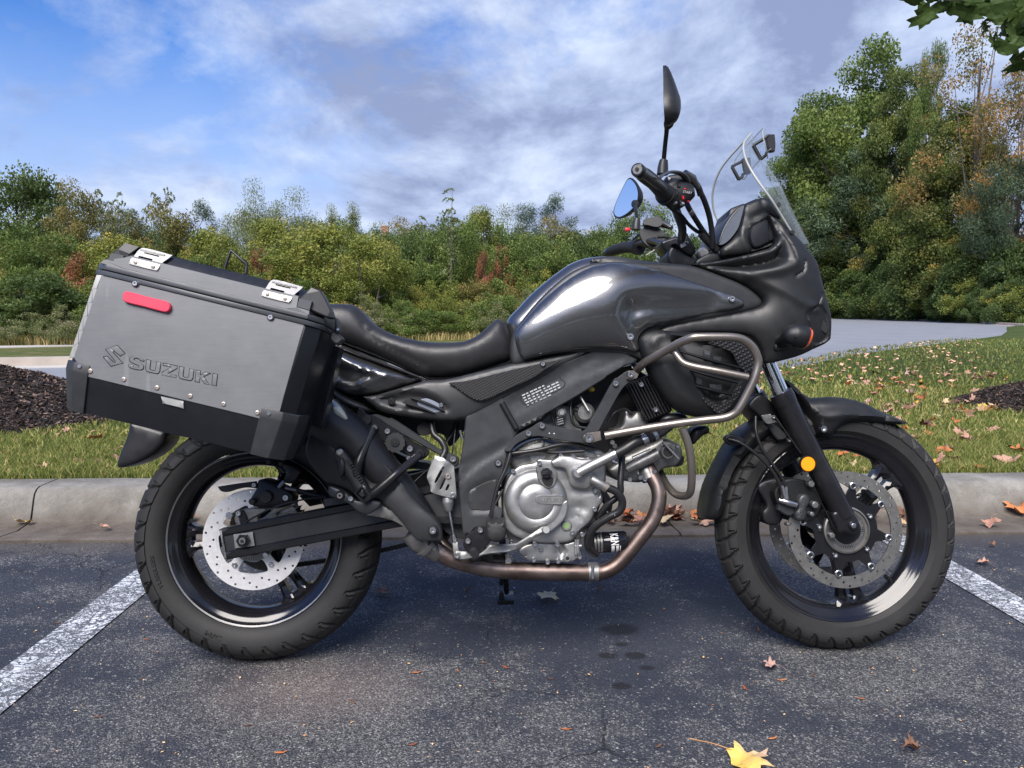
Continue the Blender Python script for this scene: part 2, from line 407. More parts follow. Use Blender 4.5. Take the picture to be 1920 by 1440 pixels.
def frames(P):
    P = [Vector(p) for p in P]; T = []
    for i in range(len(P)):
        a = P[max(i-1, 0)]; b = P[min(i+1, len(P)-1)]; T.append((b-a).normalized())
    up = Vector((0, 0, 1)) if abs(T[0].z) < .9 else Vector((1, 0, 0)); N = [(up-T[0]*up.dot(T[0])).normalized()]
    for i in range(1, len(P)):
        v = N[-1]-T[i]*N[-1].dot(T[i]); N.append(v.normalized())
    return T, N
def crom3(P, n=6):
    P = [Vector(p) for p in P]; out = []
    for i in range(len(P)-1):
        p1, p2 = P[i], P[i+1]; p0 = P[i-1] if i else p1; p3 = P[i+2] if i+2 < len(P) else p2
        for k in range(n):
            t = k/n; out.append(.5*((2*p1)+(-p0+p2)*t+(2*p0-5*p1+4*p2-p3)*t*t+(-p0+3*p1-3*p2+p3)*t**3))
    out.append(P[-1]); return out
def tube_me(name, P, r, seg=12, smooth=True, n=6, flat=1.0):
    R = r if isinstance(r, (list, tuple)) else [r]*len(P)
    if smooth and len(P) > 2:
        Q = crom3(P, n); RR = []
        for i in range(len(P)-1):
            for k in range(n): RR.append(R[i]+(R[i+1]-R[i])*k/n)
        RR.append(R[-1])
    else: Q = [Vector(p) for p in P]; RR = R
    T, N = frames(Q); vs = []; fs = []
    for i, (q, t, nn) in enumerate(zip(Q, T, N)):
        b = t.cross(nn)
        for k in range(seg):
            a = 2*pi*k/seg; vs.append(q+nn*cos(a)*RR[i]*flat+b*sin(a)*RR[i])
    for i in range(len(Q)-1):
        for k in range(seg): a = i*seg+k; b = i*seg+(k+1) % seg; fs.append((a, b, b+seg, a+seg))
    c0 = len(vs); vs.append(Q[0]); vs.append(Q[-1])
    for k in range(seg): fs.append((c0, (k+1) % seg, k)); fs.append((c0+1, (len(Q)-1)*seg+k, (len(Q)-1)*seg+(k+1) % seg))
    return pydata(name, vs, fs, 50)
def tube(name, zone, pts, r, parent, m, seg=12, smooth=True, side=1, n=6, flat=1.0):
    """pts: (x, y, w) measured"""
    P = [L3(zone, q[0], q[1], q[2]) if len(q) == 3 else L3(q[0], q[1], q[2], q[3]) for q in pts]
    if side < 0: P = [Vector((p.x, -p.y, p.z)) for p in P]
    return link(name, tube_me(name, P, r, seg, smooth, n, flat), parent, m)
def lathe_me(name, c, prof, seg=48, axis='w', sharp=35, side=1, cap=True):
    """prof: (radius, offset) along axis; c local centre (x, z) for axis w, or a 3D frame (origin, direction)"""
    vs = []; fs = []; n = len(prof)
    if axis == 'w':
        for r, w in prof:
            for k in range(seg): a = 2*pi*k/seg; vs.append((c[0]+r*cos(a), -w*side, c[1]+r*sin(a)))
    else:
        o, d = Vector(c), Vector(axis).normalized(); u = d.orthogonal().normalized(); v = d.cross(u)
        for r, w in prof:
            for k in range(seg): a = 2*pi*k/seg; vs.append(o+d*w+u*cos(a)*r+v*sin(a)*r)
    for i in range(n-1):
        for k in range(seg): a = i*seg+k; b = i*seg+(k+1) % seg; fs.append((a, b, b+seg, a+seg))
    if cap:
        if prof[0][0] > 1e-5: fs.append(tuple(range(seg))[::-1])
        if prof[-1][0] > 1e-5: fs.append(tuple(range((n-1)*seg, n*seg)))
    me = pydata(name, vs, fs, sharp); return fixn(me)
def disc(name, zone, x, y, w0, w1, r, parent, m, seg=32, bev=.001, side=1, dome=0.):
    c = L(zone, x, y, w1); prof = [(r, w0), (r, w1-bev), (r-bev, w1)]
    if dome: prof += [(r*.75, w1+dome*.5), (r*.4, w1+dome*.85), (0.0001, w1+dome)]
    return link(name, lathe_me(name, c, prof, seg, side=side), parent, m)
BOLT = {}
def bolt_mesh(r):
    k = round(r, 4)
    if k not in BOLT:
        vs = []; fs = []; prof = [(r, -.004), (r, r*.55), (r*.85, r*.8)]; seg = 16
        for rr, w in prof:
            for i in range(seg): a = 2*pi*i/seg; vs.append((rr*cos(a), -w, rr*sin(a)))
        hexr = r*.45
        for w in (r*.8, r*.2):
            for i in range(6): a = 2*pi*i/6; vs.append((hexr*cos(a), -w, hexr*sin(a)))
        for j in range(2):
            for i in range(seg): a = j*seg+i; b = j*seg+(i+1) % seg; fs.append((a, b, b+seg, a+seg))
        h0 = 3*seg
        for i in range(6): fs.append((h0+i, h0+(i+1) % 6, h0+6+(i+1) % 6, h0+6+i))
        fs.append(tuple(h0+6+i for i in range(6)))
        # ring between rim and hexagon
        for i in range(seg):
            a = 2*seg+i; b = 2*seg+(i+1) % seg; j = int(i*6/seg); j2 = int((i+1)*6/seg) % 6
            fs.append((a, b, h0+j2, h0+j) if j != j2 else (a, b, h0+j))
        me = pydata('bolt', vs, fs, 35); fixn(me); me.materials.append(M['bolt']); BOLT[k] = me
    return BOLT[k]
def bolt(zone, x, y, w, parent, r=.007, name='bolt', side=1, m=None):
    c = L(zone, x, y, w); me = bolt_mesh(r)
    if m is not None:
        me = me.copy(); me.materials.clear(); me.materials.append(m)
    o = link(name, me, parent); o.location = (c[0], -w*side, c[1])
    if side < 0: o.rotation_euler = (0, 0, pi)
    return o
def text_mesh(s, size, extrude=.0006, offset=0., shear=0., outline=0., space=1.0):
    cu = bpy.data.curves.new('t', 'FONT'); cu.body = s; cu.size = size; cu.offset = offset; cu.shear = shear; cu.space_character = space
    cu.align_x = 'LEFT'
    if outline: cu.fill_mode = 'NONE'; cu.bevel_depth = outline; cu.bevel_resolution = 1; cu.resolution_u = 6
    else: cu.extrude = extrude; cu.resolution_u = 5
    o = bpy.data.objects.new('t', cu); COL.objects.link(o)
    dg = bpy.context.evaluated_depsgraph_get(); me = bpy.data.meshes.new_from_object(o.evaluated_get(dg)); bpy.data.objects.remove(o)
    me.materials.clear(); return me
def text_on(name, s, zone, a, b, w, parent, m, hratio=None, side=1, **k):
    """text whose baseline runs from measured point a to b on plane w (faces the viewer); letter height from hratio = height/length"""
    A = L3(zone, a[0], a[1], w); B = L3(zone, b[0], b[1], w); X = (B-A); ln = X.length; X.normalize()
    me = text_mesh(s, 1.0, extrude=k.pop('extrude', .0006), **k)
    co = np.empty(len(me.vertices)*3); me.vertices.foreach_get('co', co); co = co.reshape(-1, 3)
    mn = co.min(0); mx = co.max(0); H = (hratio or .2)*ln
    co[:, 0] = (co[:, 0]-mn[0])/(mx[0]-mn[0])*ln; co[:, 1] = (co[:, 1]-mn[1])/(mx[1]-mn[1])*H
    N = Vector((0, -1, 0)); Y = N.cross(X); Y.normalize()
    if Y.z < 0 and abs(X.x) > .5: Y = -Y
    P = np.array(A)+co[:, :1]*np.array(X)+co[:, 1:2]*np.array(Y)+co[:, 2:3]*np.array(N)
    me.vertices.foreach_set('co', P.ravel()); me.update()
    return link(name, me, parent, m)
def box_me(name, c, sx, sy, sz, rot=None, bev=.002):
    bm = bmesh.new(); bmesh.ops.create_cube(bm, size=1.0); bmesh.ops.scale(bm, vec=(sx, sy, sz), verts=bm.verts)
    if bev: bmesh.ops.bevel(bm, geom=list(bm.edges), offset=bev, segments=2, affect='EDGES', profile=.6)
    me = bpy.data.meshes.new(name); 
    if rot is not None: bmesh.ops.transform(bm, matrix=rot.to_4x4(), verts=bm.verts)
    bmesh.ops.translate(bm, vec=c, verts=bm.verts); bm.to_mesh(me); bm.free()
    me.polygons.foreach_set('use_smooth', [True]*len(me.polygons)); me.set_sharp_from_angle(angle=radians(40)); return me
# ---------------------------------------------------------------- ground, parking lot, kerb, lawns, road
KA = -.0055                      # the kerb line runs very slightly off the x axis
KY = 3.285                       # foot of the kerb face at x = 0
def ky(x, d=0.0): return KY+d+KA*x
def sheet_obj(name, pts, z, m, th=0.0):
    vs = [(p[0], p[1], z) for p in pts]; fs = [tuple(range(len(pts)))]
    o = link(name, pydata(name, vs, fs), None, m); return o
def grassmat(name, a, b, c, sc=1.0):
    g = NB(name); big = g.noise(.55*sc, 4, .6); fine = g.noise(38*sc, 5, .75); mid = g.noise(5*sc, 4, .65)
    c1 = g.ramp(fine, [(.3, tuple(x*.55 for x in a)), (.55, a), (.75, b)])
    c2 = g.mix(g.ramp(mid, [(.45, 0.), (.68, .65)]), c1, c)
    g.set(Base_Color=g.mix(g.ramp(big, [(.40, 0.), (.65, .45)]), c2, tuple(x*.8 for x in b)), Roughness=.9, Specular_IOR_Level=.2)
    g.bump(fine, 1., .03); return g.m
M['grass_far'] = grassmat('field grass', (.075, .10, .028), (.15, .165, .05), (.22, .17, .075), .5)
M['lawn'] = grassmat('lawn turf', (.045, .078, .016), (.095, .15, .034), (.13, .11, .045))
def asphalt():
    g = NB('sealed asphalt'); v = g.co()
    st = g.vor(300, out='Color'); sx = g.n('ShaderNodeSeparateColor'); g.l(st, sx.inputs[0])
    st2 = g.vor(150, out='Color'); sx2 = g.n('ShaderNodeSeparateColor'); g.l(st2, sx2.inputs[0])
    wear = g.math('ADD', g.math('MULTIPLY', g.noise(1.1, 3, .6, .3), .55), g.math('MULTIPLY', g.noise(7, 6, .7), .45))
    # worn towards the wheel tracks where cars turn in, sealed and dark by the kerb
    sep = g.n('ShaderNodeSeparateXYZ'); g.l(v, sep.inputs[0])
    near = g.ramp(g.math('MULTIPLY', sep.outputs[1], .2), [(.10, .10), (.34, .075), (.42, -.03), (.6, -.06)])
    wear = g.math('ADD', wear, near)
    tr = g.math('ABSOLUTE', g.math('SUBTRACT', sep.outputs[0], -.48)); tr2 = g.math('ABSOLUTE', g.math('SUBTRACT', sep.outputs[0], 1.0))
    tk = g.ramp(g.math('MINIMUM', tr, tr2), [(.0, .085), (.32, .03), (.6, 0.)])
    wear = g.math('ADD', wear, g.math('MULTIPLY', tk, g.ramp(sep.outputs[1], [(.0, 1.), (1., 1.)])))
    wm = g.ramp(wear, [(.50, 0.), (.66, 1.)])
    base = g.ramp(g.noise(2.1, 5, .6), [(.3, (.025, .030, .044)), (.7, (.042, .047, .060))])
    base = g.mix(g.math('MULTIPLY', wm, .55), base, (.085, .083, .082))
    # pale stones showing where the seal is worn
    chance = g.math('ADD', g.math('MULTIPLY', wm, .46), .020)
    s1 = g.math('LESS_THAN', sx.outputs[0], chance); s2 = g.math('LESS_THAN', sx2.outputs[1], g.math('MULTIPLY', chance, .35))
    stone = g.ramp(sx.outputs[1], [(.0, (.10, .10, .105)), (.5, (.135, .135, .135)), (.85, (.19, .185, .175)), (1., (.36, .35, .33))])
    col = g.mix(g.math('MAXIMUM', s1, s2), base, stone)
    # dark stones
    col = g.mix(g.math('MULTIPLY', g.math('GREATER_THAN', sx.outputs[2], .80), .7), col, (.018, .020, .026))
    # rusty leaf stain behind the rear tyre
    # hairline cracks
    wv = g.n('ShaderNodeVectorMath', operation='ADD'); g.l(v, wv.inputs[0]); nz = g.noise(9, 3, .6, out='Color')
    sc = g.n('ShaderNodeVectorMath', operation='SCALE'); g.l(nz, sc.inputs[0]); sc.inputs['Scale'].default_value = .12; g.l(sc.outputs[0], wv.inputs[1])
    ck = g.vor(3.4, feature='DISTANCE_TO_EDGE', vec=wv.outputs[0]); ck2 = g.vor(11, feature='DISTANCE_TO_EDGE', vec=wv.outputs[0])
    area = g.ramp(g.noise(.9, 3, .6), [(.50, 0.), (.62, .8)]); area2 = g.ramp(g.noise(1.3, 3, .6, vec=g.mapp(loc=(4, 2, 1))), [(.60, 0.), (.68, .8)])
    c1 = g.math('MULTIPLY', g.ramp(ck, [(.004, 1.), (.012, 0.)]), area); c2 = g.math('MULTIPLY', g.ramp(ck2, [(.008, 1.), (.03, 0.)]), area2)
    crack = g.math('MAXIMUM', c1, c2)
    col = g.mix(g.math('MULTIPLY', crack, .85), col, (.008, .009, .012))
    # oil drips and a damp patch under the engine, brown leaf-stain
    def spot(x, y, rx, ry, soft=.35):
        a = g.math('DIVIDE', g.math('SUBTRACT', sep.outputs[0], x), rx); b = g.math('DIVIDE', g.math('SUBTRACT', sep.outputs[1], y), ry)
        d = g.math('SQRT', g.math('ADD', g.math('MULTIPLY', a, a), g.math('MULTIPLY', b, b)))
        d = g.math('ADD', d, g.math('MULTIPLY', g.math('SUBTRACT', g.noise(20, 3, .6), .5), .55))
        return g.ramp(d, [(1-soft, 1.), (1.0, 0.)])
    sp_ = None
    for (u, vv, rx, ry) in ((1163, 1180, .066, .048), (1165, 1208, .024, .014), (1140, 1229, .032, .022), (1192, 1229, .036, .026), (1213, 1252, .024, .016), (1165, 1286, .030, .022)):
        p = ground_at(u, vv); q = spot(p[0], p[1], rx, ry); sp_ = q if sp_ is None else g.math('MAXIMUM', sp_, q)
    col = g.mix(g.math('MULTIPLY', sp_, .88), col, (.008, .008, .010))
    p = ground_at(590, 1290); rs = spot(p[0], p[1], .34, .22, .9)
    col = g.mix(g.math('MULTIPLY', rs, .28), col, (.30, .22, .19))
    dirt = g.ramp(g.math('SUBTRACT', sep.outputs[1], g.math('MULTIPLY', g.noise(6, 4, .6), .14)), [(.0, 0.), (1., 0.)])
    edge = g.ramp(g.math('ADD', g.math('SUBTRACT', sep.outputs[1], 2.8), g.math('MULTIPLY', g.noise(8, 5, .7), .16)), [(.10, 0.), (.32, .75)])
    col = g.mix(edge, col, (.095, .082, .068))
    g.set(Base_Color=col, Roughness=g.ramp(g.noise(160, 3, .6), [(.3, .62), (.7, .92)]), Specular_IOR_Level=.35)
    h = g.math('ADD', g.math('MULTIPLY', g.ramp(g.vor(230), [(0., 1.), (.6, 0.)]), 1.), g.math('MULTIPLY', crack, -2.5)); h = g.math('ADD', h, g.noise(60, 4, .7))
    g.bump(h, .9, .0035); return g.m
M['asphalt'] = asphalt()
def linepaint():
    g = NB('worn white road paint'); v = g.co()
    st = g.vor(260, out='Color'); sx = g.n('ShaderNodeSeparateColor'); g.l(st, sx.inputs[0])
    wv = g.n('ShaderNodeVectorMath', operation='ADD'); g.l(v, wv.inputs[0]); nz = g.noise(14, 4, .7, out='Color')
    sc = g.n('ShaderNodeVectorMath', operation='SCALE'); g.l(nz, sc.inputs[0]); sc.inputs['Scale'].default_value = .09; g.l(sc.outputs[0], wv.inputs[1])
    mp_ = g.mapp(scale=(1, 1.9, 1), vec=wv.outputs[0])
    ck = g.vor(22, feature='DISTANCE_TO_EDGE', vec=mp_); ck2 = g.vor(60, feature='DISTANCE_TO_EDGE', vec=mp_)
    cr = g.math('MAXIMUM', g.ramp(ck, [(.045, 1.), (.11, 0.)]), g.math('MULTIPLY', g.ramp(ck2, [(.03, 1.), (.12, 0.)]), g.ramp(g.noise(6, 3, .6), [(.42, 0.), (.52, 1.)])))
    wear = g.ramp(g.math('ADD', g.math('MULTIPLY', sx.outputs[0], .35), g.math('MULTIPLY', g.noise(24, 5, .75), .75)), [(.62, 0.), (.72, 1.)])
    k = g.math('MULTIPLY', g.math('MAXIMUM', cr, wear), .92)
    pc = g.ramp(g.noise(9, 5, .7), [(.3, (.47, .50, .54)), (.7, (.70, .72, .75))])
    g.set(Base_Color=g.mix(k, pc, (.040, .043, .050)), Roughness=.7); g.bump(g.math('SUBTRACT', g.noise(90, 4, .7), k), .8, .003); return g.m
M['line'] = linepaint()
def concrete(name, a, b, grime=(.05, .042, .035), amt=.6):
    g = NB(name); c = g.ramp(g.noise(5, 8, .72), [(.3, a), (.7, b)])
    blot = g.ramp(g.noise(2.6, 7, .72, .4), [(.47, 0.), (.70, amt)]); c = g.mix(blot, c, grime)
    sp_ = g.ramp(g.noise(130, 3, .7), [(.30, 1.), (.42, 0.)]); c = g.mix(g.math('MULTIPLY', sp_, .5), c, (.06, .055, .05))
    sep = g.n('ShaderNodeSeparateXYZ'); g.l(g.co(), sep.inputs[0])
    low = g.ramp(g.math('ADD', sep.outputs[2], g.math('MULTIPLY', g.math('SUBTRACT', g.noise(7, 5, .7), .5), .10)), [(.0, .85), (.03, .62), (.07, .28), (.12, .04)])
    c = g.mix(low, c, (.070, .052, .040))
    gv = g.mapp(scale=(1, 1, .22)); streak = g.ramp(g.noise(9, 6, .75, vec=gv), [(.46, 0.), (.66, .62)]); c = g.mix(streak, c, (.16, .14, .115))
    g.set(Base_Color=c, Roughness=.88, Specular_IOR_Level=.25); g.bump(g.math('ADD', g.noise(70, 6, .75), g.math('MULTIPLY', g.noise(12, 4, .6), .7)), .9, .006); return g.m
M['kerb'] = concrete('weathered kerb concrete', (.19, .183, .165), (.33, .318, .288))
M['pan'] = concrete('gutter concrete', (.17, .15, .125), (.27, .245, .205), (.06, .048, .04), .85)
M['kerb_far'] = mat('pale far kerb', (.40, .35, .30), .8, var=.25, vscale=1.5)
M['walk'] = mat('sidewalk concrete', (.42, .40, .37), .85, var=.1, vscale=1)
def roadmat():
    g = NB('aged grey road asphalt'); st = g.noise(60, 4, .8)
    g.set(Base_Color=g.ramp(g.math('ADD', g.math('MULTIPLY', st, .6), g.math('MULTIPLY', g.noise(.8, 5, .6), .4)), [(.35, (.155, .163, .182)), (.65, (.25, .262, .285))]), Roughness=.75); return g.m
M['road'] = roadmat()
# one ground sheet to the horizon
g0 = link('ground', pydata('ground', [(-900, -60, -.03), (900, -60, -.03), (900, 1500, -.03), (-900, 1500, -.03)], [(0, 1, 2, 3)]), None, M['grass_far']); struct(g0)
lot = sheet_obj('parking_lot', [(-9, -8), (9, -8), (9, ky(9, -.24)), (-9, ky(-9, -.24))], 0.0, M['asphalt']); struct(lot)
for x0 in (-1.172, 1.640):
    struct(sheet_obj('parking_line', [(x0-.066, -1.2), (x0+.066, -1.2), (x0+.066, 3.02), (x0-.066, 3.02)], .004, M['line']))
# kerb and gutter, cast in lengths with a joint between
prof = [(-.262, -.06), (-.262, .010), (-.245, .014), (-.10, .004), (-.012, .012), (.004, .022), (.030, .105), (.040, .128), (.058, .143), (.085, .150), (.225, .152), (.232, .148), (.232, -.06)]
def kerb_len(x0, x1, m):
    nx = int((x1-x0)/.04)+2; xs = np.linspace(x0, x1, nx); vs = []; fs = []; k = len(prof)
    for x in xs:
        for (dy, z) in prof:
            nn = noise.noise(Vector((x*3.1, dy*5, z*6)))*.004+noise.noise(Vector((x*14, dy*20, z*22)))*.0022
            vs.append((x, ky(x, dy)-nn, z+(nn*.8 if z > 0 else 0)))
    for i in range(nx-1):
        for j in range(k-1): a = i*k+j; fs.append((a, a+k, a+k+1, a+1))
    fs.append(tuple(range(k))); fs.append(tuple(range((nx-1)*k, nx*k))[::-1])
    me = pydata('kerb', vs, fs, 60); fixn(me); return struct(link('kerb', me, None, m))
jx = [-9, -5.0, -1.95, .79, 3.85, 6.9, 10]
for a, b in zip(jx[:-1], jx[1:]): kerb_len(a+.004, b-.004, M['kerb'])
struct(link('kerb_joint_filler', fixn(box_me('kerb_joint_filler', (0, KY+.10, .05), 19, .20, .15, bev=0)), None, M['dark'])) if False else None
# lawn island between lot and road
near_edge = [(-14, 7.2), (-9, 7.7), (-5.8, 8.1), (-2, 8.7), (1.3, 9.5), (4.4, 11.2), (7.3, 14.9), (11.2, 18.9), (17.4, 25.4), (21.5, 31.0), (26.5, 38.3), (34, 38.5)]
def lawn_h(x, y):
    return .142+.012*noise.noise(Vector((x*.8, y*.8, 0)))+.004*noise.noise(Vector((x*4, y*4, 3)))
def lawn():
    from itertools import product
    poly = [(-14, ky(-14, .236)), (34, ky(34, .236))]+near_edge[::-1]
    V, F, _ = sheet([tuple(p) for p in poly], .34)
    vs = []
    e = pdist(V, near_edge, False)
    for (x, y), d in zip(V, e):
        z = lawn_h(x, y)*min(1, .25+d*1.3); vs.append((x, y, z))
    return struct(link('lawn', pydata('lawn', vs, [tuple(f) for f in F], 180), None, M['lawn']))
lawn()
far_edge = [(-60, 9.0), (-14, 12.0), (-7.8, 12.6), (-3, 13.8), (0, 15.6), (3.5, 18.5), (8, 24), (15, 38), (24, 58), (35.6, 78), (35, 63), (33, 52), (29.3, 41), (31, 38.5), (40, 37.8), (80, 38)]
road = sheet_obj('road', [(-60, 4.8), (-14, 7.0)]+[(x, y-.3) for x, y in near_edge]+[(80, 36)]+far_edge[::-1], -.002, M['road']); struct(road)
def strip(name, line, wd, z, m, off=0):
    vs = []; fs = []
    L_ = [Vector((x, y, 0)) for x, y in line]
    for i, p in enumerate(L_):
        t = (L_[min(i+1, len(L_)-1)]-L_[max(i-1, 0)]).normalized(); n_ = Vector((-t.y, t.x, 0))
        a = p+n_*off; b = a+n_*wd
        vs += [(a.x, a.y, -.05), (a.x, a.y, z), (b.x, b.y, z), (b.x, b.y, -.05)]
    for i in range(len(L_)-1):
        for j in range(3): q = i*4+j; fs.append((q, q+4, q+5, q+1))
    return struct(link(name, fixn(pydata(name, vs, fs)), None, m))
strip('far_kerb', far_edge, .30, .14, M['kerb_far'])
strip('road_gutter', far_edge, -.45, .012, M['walk'], off=-.004)
# the verge behind the far kerb
struct(sheet_obj('verge', [(x, y+.2) for x, y in far_edge[:9]]+[(34.5, 82)]+[(34.5, 300), (-200, 300), (-200, 9)], .06, M['grass_far']))
struct(sheet_obj('verge', [(35.8, 80), (35.3, 63), (33.3, 52.2), (29.9, 41.3), (31.3, 39), (40, 38.3), (120, 38.5), (120, 300), (35.8, 300)], .055, M['grass_far']))
strip('sidewalk', [(-40, 14.0), (-20, 15.6), (-10.8, 17.5), (-6, 20.5), (-2, 26.8), (4, 36)], 1.0, .075, M['walk'])
# ---------------------------------------------------------------- the motorcycle
bike = empty('motorcycle', 'black and gunmetal adventure motorcycle parked on its stand beside the kerb', 'motorcycle')
bike.matrix_world = BM
WR = (-.778, .321); WF = (.783, .329)

def tyre_mesh(c, Ro, Rb, wt, wr, N, seed):
    segs = N*16; prof = []
    Rc = Rb+(Ro-Rb)*.40; H_ = Ro-Rc
    P = []
    side = [(Rb, wr), (Rb+.006, wr+.006), (Rb+(Rc-Rb)*.45, wr+(wt-wr)*.80), (Rc, wt-.0015), (Rc+H_*.10, wt-.001), (Rc+H_*.16, wt-.001)]
    arc = [(Rc+H_*q, wt*max(0, 1-max(0, (q-.17)/.83)**2.1)**.62) for q in (.17, .175, .22, .28, .35, .42, .49, .56, .63, .70, .76, .82, .87, .91, .945, .972, .990, .998, 1.0)]
    P = side+arc+[(r, -w) for r, w in (side+arc)[::-1][1:]]
    P = np.array(P); k = len(P); th = np.arange(segs)*2*pi/segs; V = np.zeros((k, segs, 3))
    T = np.gradient(P, axis=0); T /= np.linalg.norm(T, axis=1)[:, None]; Nn = np.stack([-T[:, 1]*-1, T[:, 0]*-1], 1)*-1
    Nn = np.stack([-T[:, 1], T[:, 0]], 1); Nn[(Nn*(P-[Rc*.8, 0])).sum(1) < 0] *= -1
    u = th*N/(2*pi)
    for j, (r, w) in enumerate(P):
        q = (r-Rc)/H_; sg = 1 if w >= 0 else -1; d = np.zeros(segs); lift = 0.
        if q > .171:
            uu = u+(.5 if sg < 0 else 0); aw = abs(w)/wt
            f = (uu+.75*(1-q)*1.0+.25) % 1.0; g = (uu+.5+.30*(1-q)+.25) % 1.0
            d = np.clip((.088-np.minimum(f, 1-f))/.022, 0, 1)
            if .30 < q < .62: d = np.maximum(d, .8*np.clip((.055-np.minimum(g, 1-g))/.022, 0, 1))
            if .60 < q < .68: d = np.maximum(d, .30+0*d)
            if .955 < q < .975 and seed: d = np.maximum(d, .9*(np.abs(f-.5) < .34))
            lift = .0022*np.clip((q-.171)/.004, 0, 1)
        off = lift-(.0070 if q < .80 else .0040)*d
        V[j, :, 0] = c[0]+(r+Nn[j, 0]*off)*np.cos(th); V[j, :, 1] = -(w+Nn[j, 1]*off); V[j, :, 2] = c[1]+(r+Nn[j, 0]*off)*np.sin(th)
    idx = np.arange(k*segs).reshape(k, segs); a = idx[:-1]; b = idx[1:]
    F = np.stack([a, np.roll(a, -1, 1), np.roll(b, -1, 1), b], -1).reshape(-1, 4)
    me = npmesh('tyre', V.reshape(-1, 3), F, True); fixn(me); me.set_sharp_from_angle(angle=radians(38)); return me
def ring_xz(c, r, n=72, a0=0): return [(c[0]+r*cos(a0+2*pi*i/n), c[1]+r*sin(a0+2*pi*i/n)) for i in range(n)]
def flat(name, outer, holes, w, th, parent, m, step=.02, side=1, slopefn=None):
    """plate from ready xz rings"""
    V, F, rings = sheet_r(outer, holes, step); n = len(V)
    near = np.stack([V[:, 0], np.full(n, -w*side), V[:, 1]], 1); far = near.copy(); far[:, 1] = -(w-th)*side
    fs = [tuple(f) for f in F]+[tuple(f[::-1]+n) for f in F]; ed = set()
    for f in F:
        for a, b in ((f[0], f[1]), (f[1], f[2]), (f[2], f[0])): ed.add((a, b))
    for a, b in ed:
        if (b, a) not in ed: fs.append((b, a, a+n, b+n))
    me = pydata(name, np.concatenate([near, far]), fs, 30); fixn(me); return link(name, me, parent, m)
def sheet_r(outer, holes, step):
    rings = [list(outer)]+[list(h) for h in holes]; pts = []; edges = []
    for r in rings:
        s = len(pts); pts += r; edges += [(s+i, s+(i+1) % len(r)) for i in range(len(r))]
    vs, es, fs, *_ = delaunay_2d_cdt([Vector(p) for p in pts], edges, [], 0, 1e-7)
    V = np.array([(v.x, v.y) for v in vs]); F = np.array([f for f in fs if len(f) == 3]); c = V[F].mean(1); ok = pip(c, rings[0])
    for h in rings[1:]: ok &= ~pip(c, h)
    return V, F[ok], rings

def spoke(c, ang, rh, rr, parent, hw=(.036, .026, .030, .075), w=.020):
    ca, sa = cos(ang), sin(ang)
    def P(r, t): return (c[0]+r*ca-t*sa, c[1]+r*sa+t*ca)
    d = rr-rh
    prof_ = [(rh, hw[0]), (rh+d*.22, hw[1]), (rh+d*.55, hw[1]), (rh+d*.78, hw[2]), (rh+d*.92, hw[2]*1.35), (rr-.002, hw[3]), (rr+.010, hw[3]+.004)]
    out = [P(r, t) for r, t in prof_]+[P(r, -t) for r, t in prof_[::-1]]
    out = crom([(p[0], p[1]) for p in out], True, 4)
    hole = crom([P(rh+d*.60, .008), P(rh+d*.86, .010), P(rh+d*.90, 0), P(rh+d*.86, -.010), P(rh+d*.60, -.008), P(rh+d*.57, 0)], True, 3)
    V, F, rings = sheet(out, .010, [hole]); dd = np.minimum(pdist(V, rings[0]), pdist(V, rings[1])); W = w-.008*(1-sstep(dd/.010))
    n = len(V); near = np.stack([V[:, 0], -W, V[:, 1]], 1); far = near*[1, -1, 1]
    fs = [tuple(f) for f in F]+[tuple(f[::-1]+n) for f in F]; ed = set()
    for f in F:
        for a, b in ((f[0], f[1]), (f[1], f[2]), (f[2], f[0])): ed.add((a, b))
    for a, b in ed:
        if (b, a) not in ed: fs.append((b, a, a+n, b+n))
    me = pydata('spoke', np.concatenate([near, far]), fs, 35); fixn(me); return link('spoke', me, parent, M['rim'])

def wheel(name, c, Ro, rf, wt, wrim, N, angs, stripe):
    hub = link(name, lathe_me(name, c, [(.020, -.075), (.040, -.072), (.040, -.03), (.055, -.022), (.055, .022), (.040, .03), (.040, .072), (.020, .075)], 48), bike, M['rim'])
    link('tyre', tyre_mesh(c, Ro, rf-.006, wt, wrim+.001, N, 1), hub, M['tyre'])
    pr = [(rf-.030, -wrim*.55), (rf-.022, -wrim*.85), (rf-.006, -wrim*.93), (rf, -wrim), (rf+.001, -wrim-.004), (rf-.004, -wrim-.006), (rf-.009, -wrim-.003), (rf-.014, -wrim+.003), (rf-.020, -wrim+.005), (rf-.033, -wrim+.012), (rf-.041, -wrim*.45),
          (rf-.045, 0), (rf-.041, wrim*.45), (rf-.033, wrim-.012), (rf-.020, wrim-.005), (rf-.014, wrim-.003), (rf-.009, wrim+.003), (rf-.004, wrim+.006), (rf+.001, wrim+.004), (rf, wrim), (rf-.006, wrim*.93), (rf-.022, wrim*.85), (rf-.030, wrim*.55), (rf-.030, -wrim*.55)]
    link('rim', lathe_me('rim', c, pr, 128, cap=False, sharp=50), hub, M['rim'])
    if stripe:
        for s in (1, -1):
            st = lathe_me('rim_stripe', c, [(rf-.0085, wrim+.0036), (rf-.0052, wrim+.0062), (rf-.0052, wrim+.0050), (rf-.0085, wrim+.0024), (rf-.0085, wrim+.0036)], 128, side=s, cap=False); link('rim_stripe', st, hub, M['alu'])
    for a in angs: spoke(c, radians(a), .048, rf-.043, hub)
    return hub
rearw = wheel('rear_wheel', WR, .321, .2310, .0735, .052, 34, (181, 303, 62), True)
frontw = wheel('front_wheel', WF, .329, .2545, .0545, .034, 40, (43, 161, 281), False)
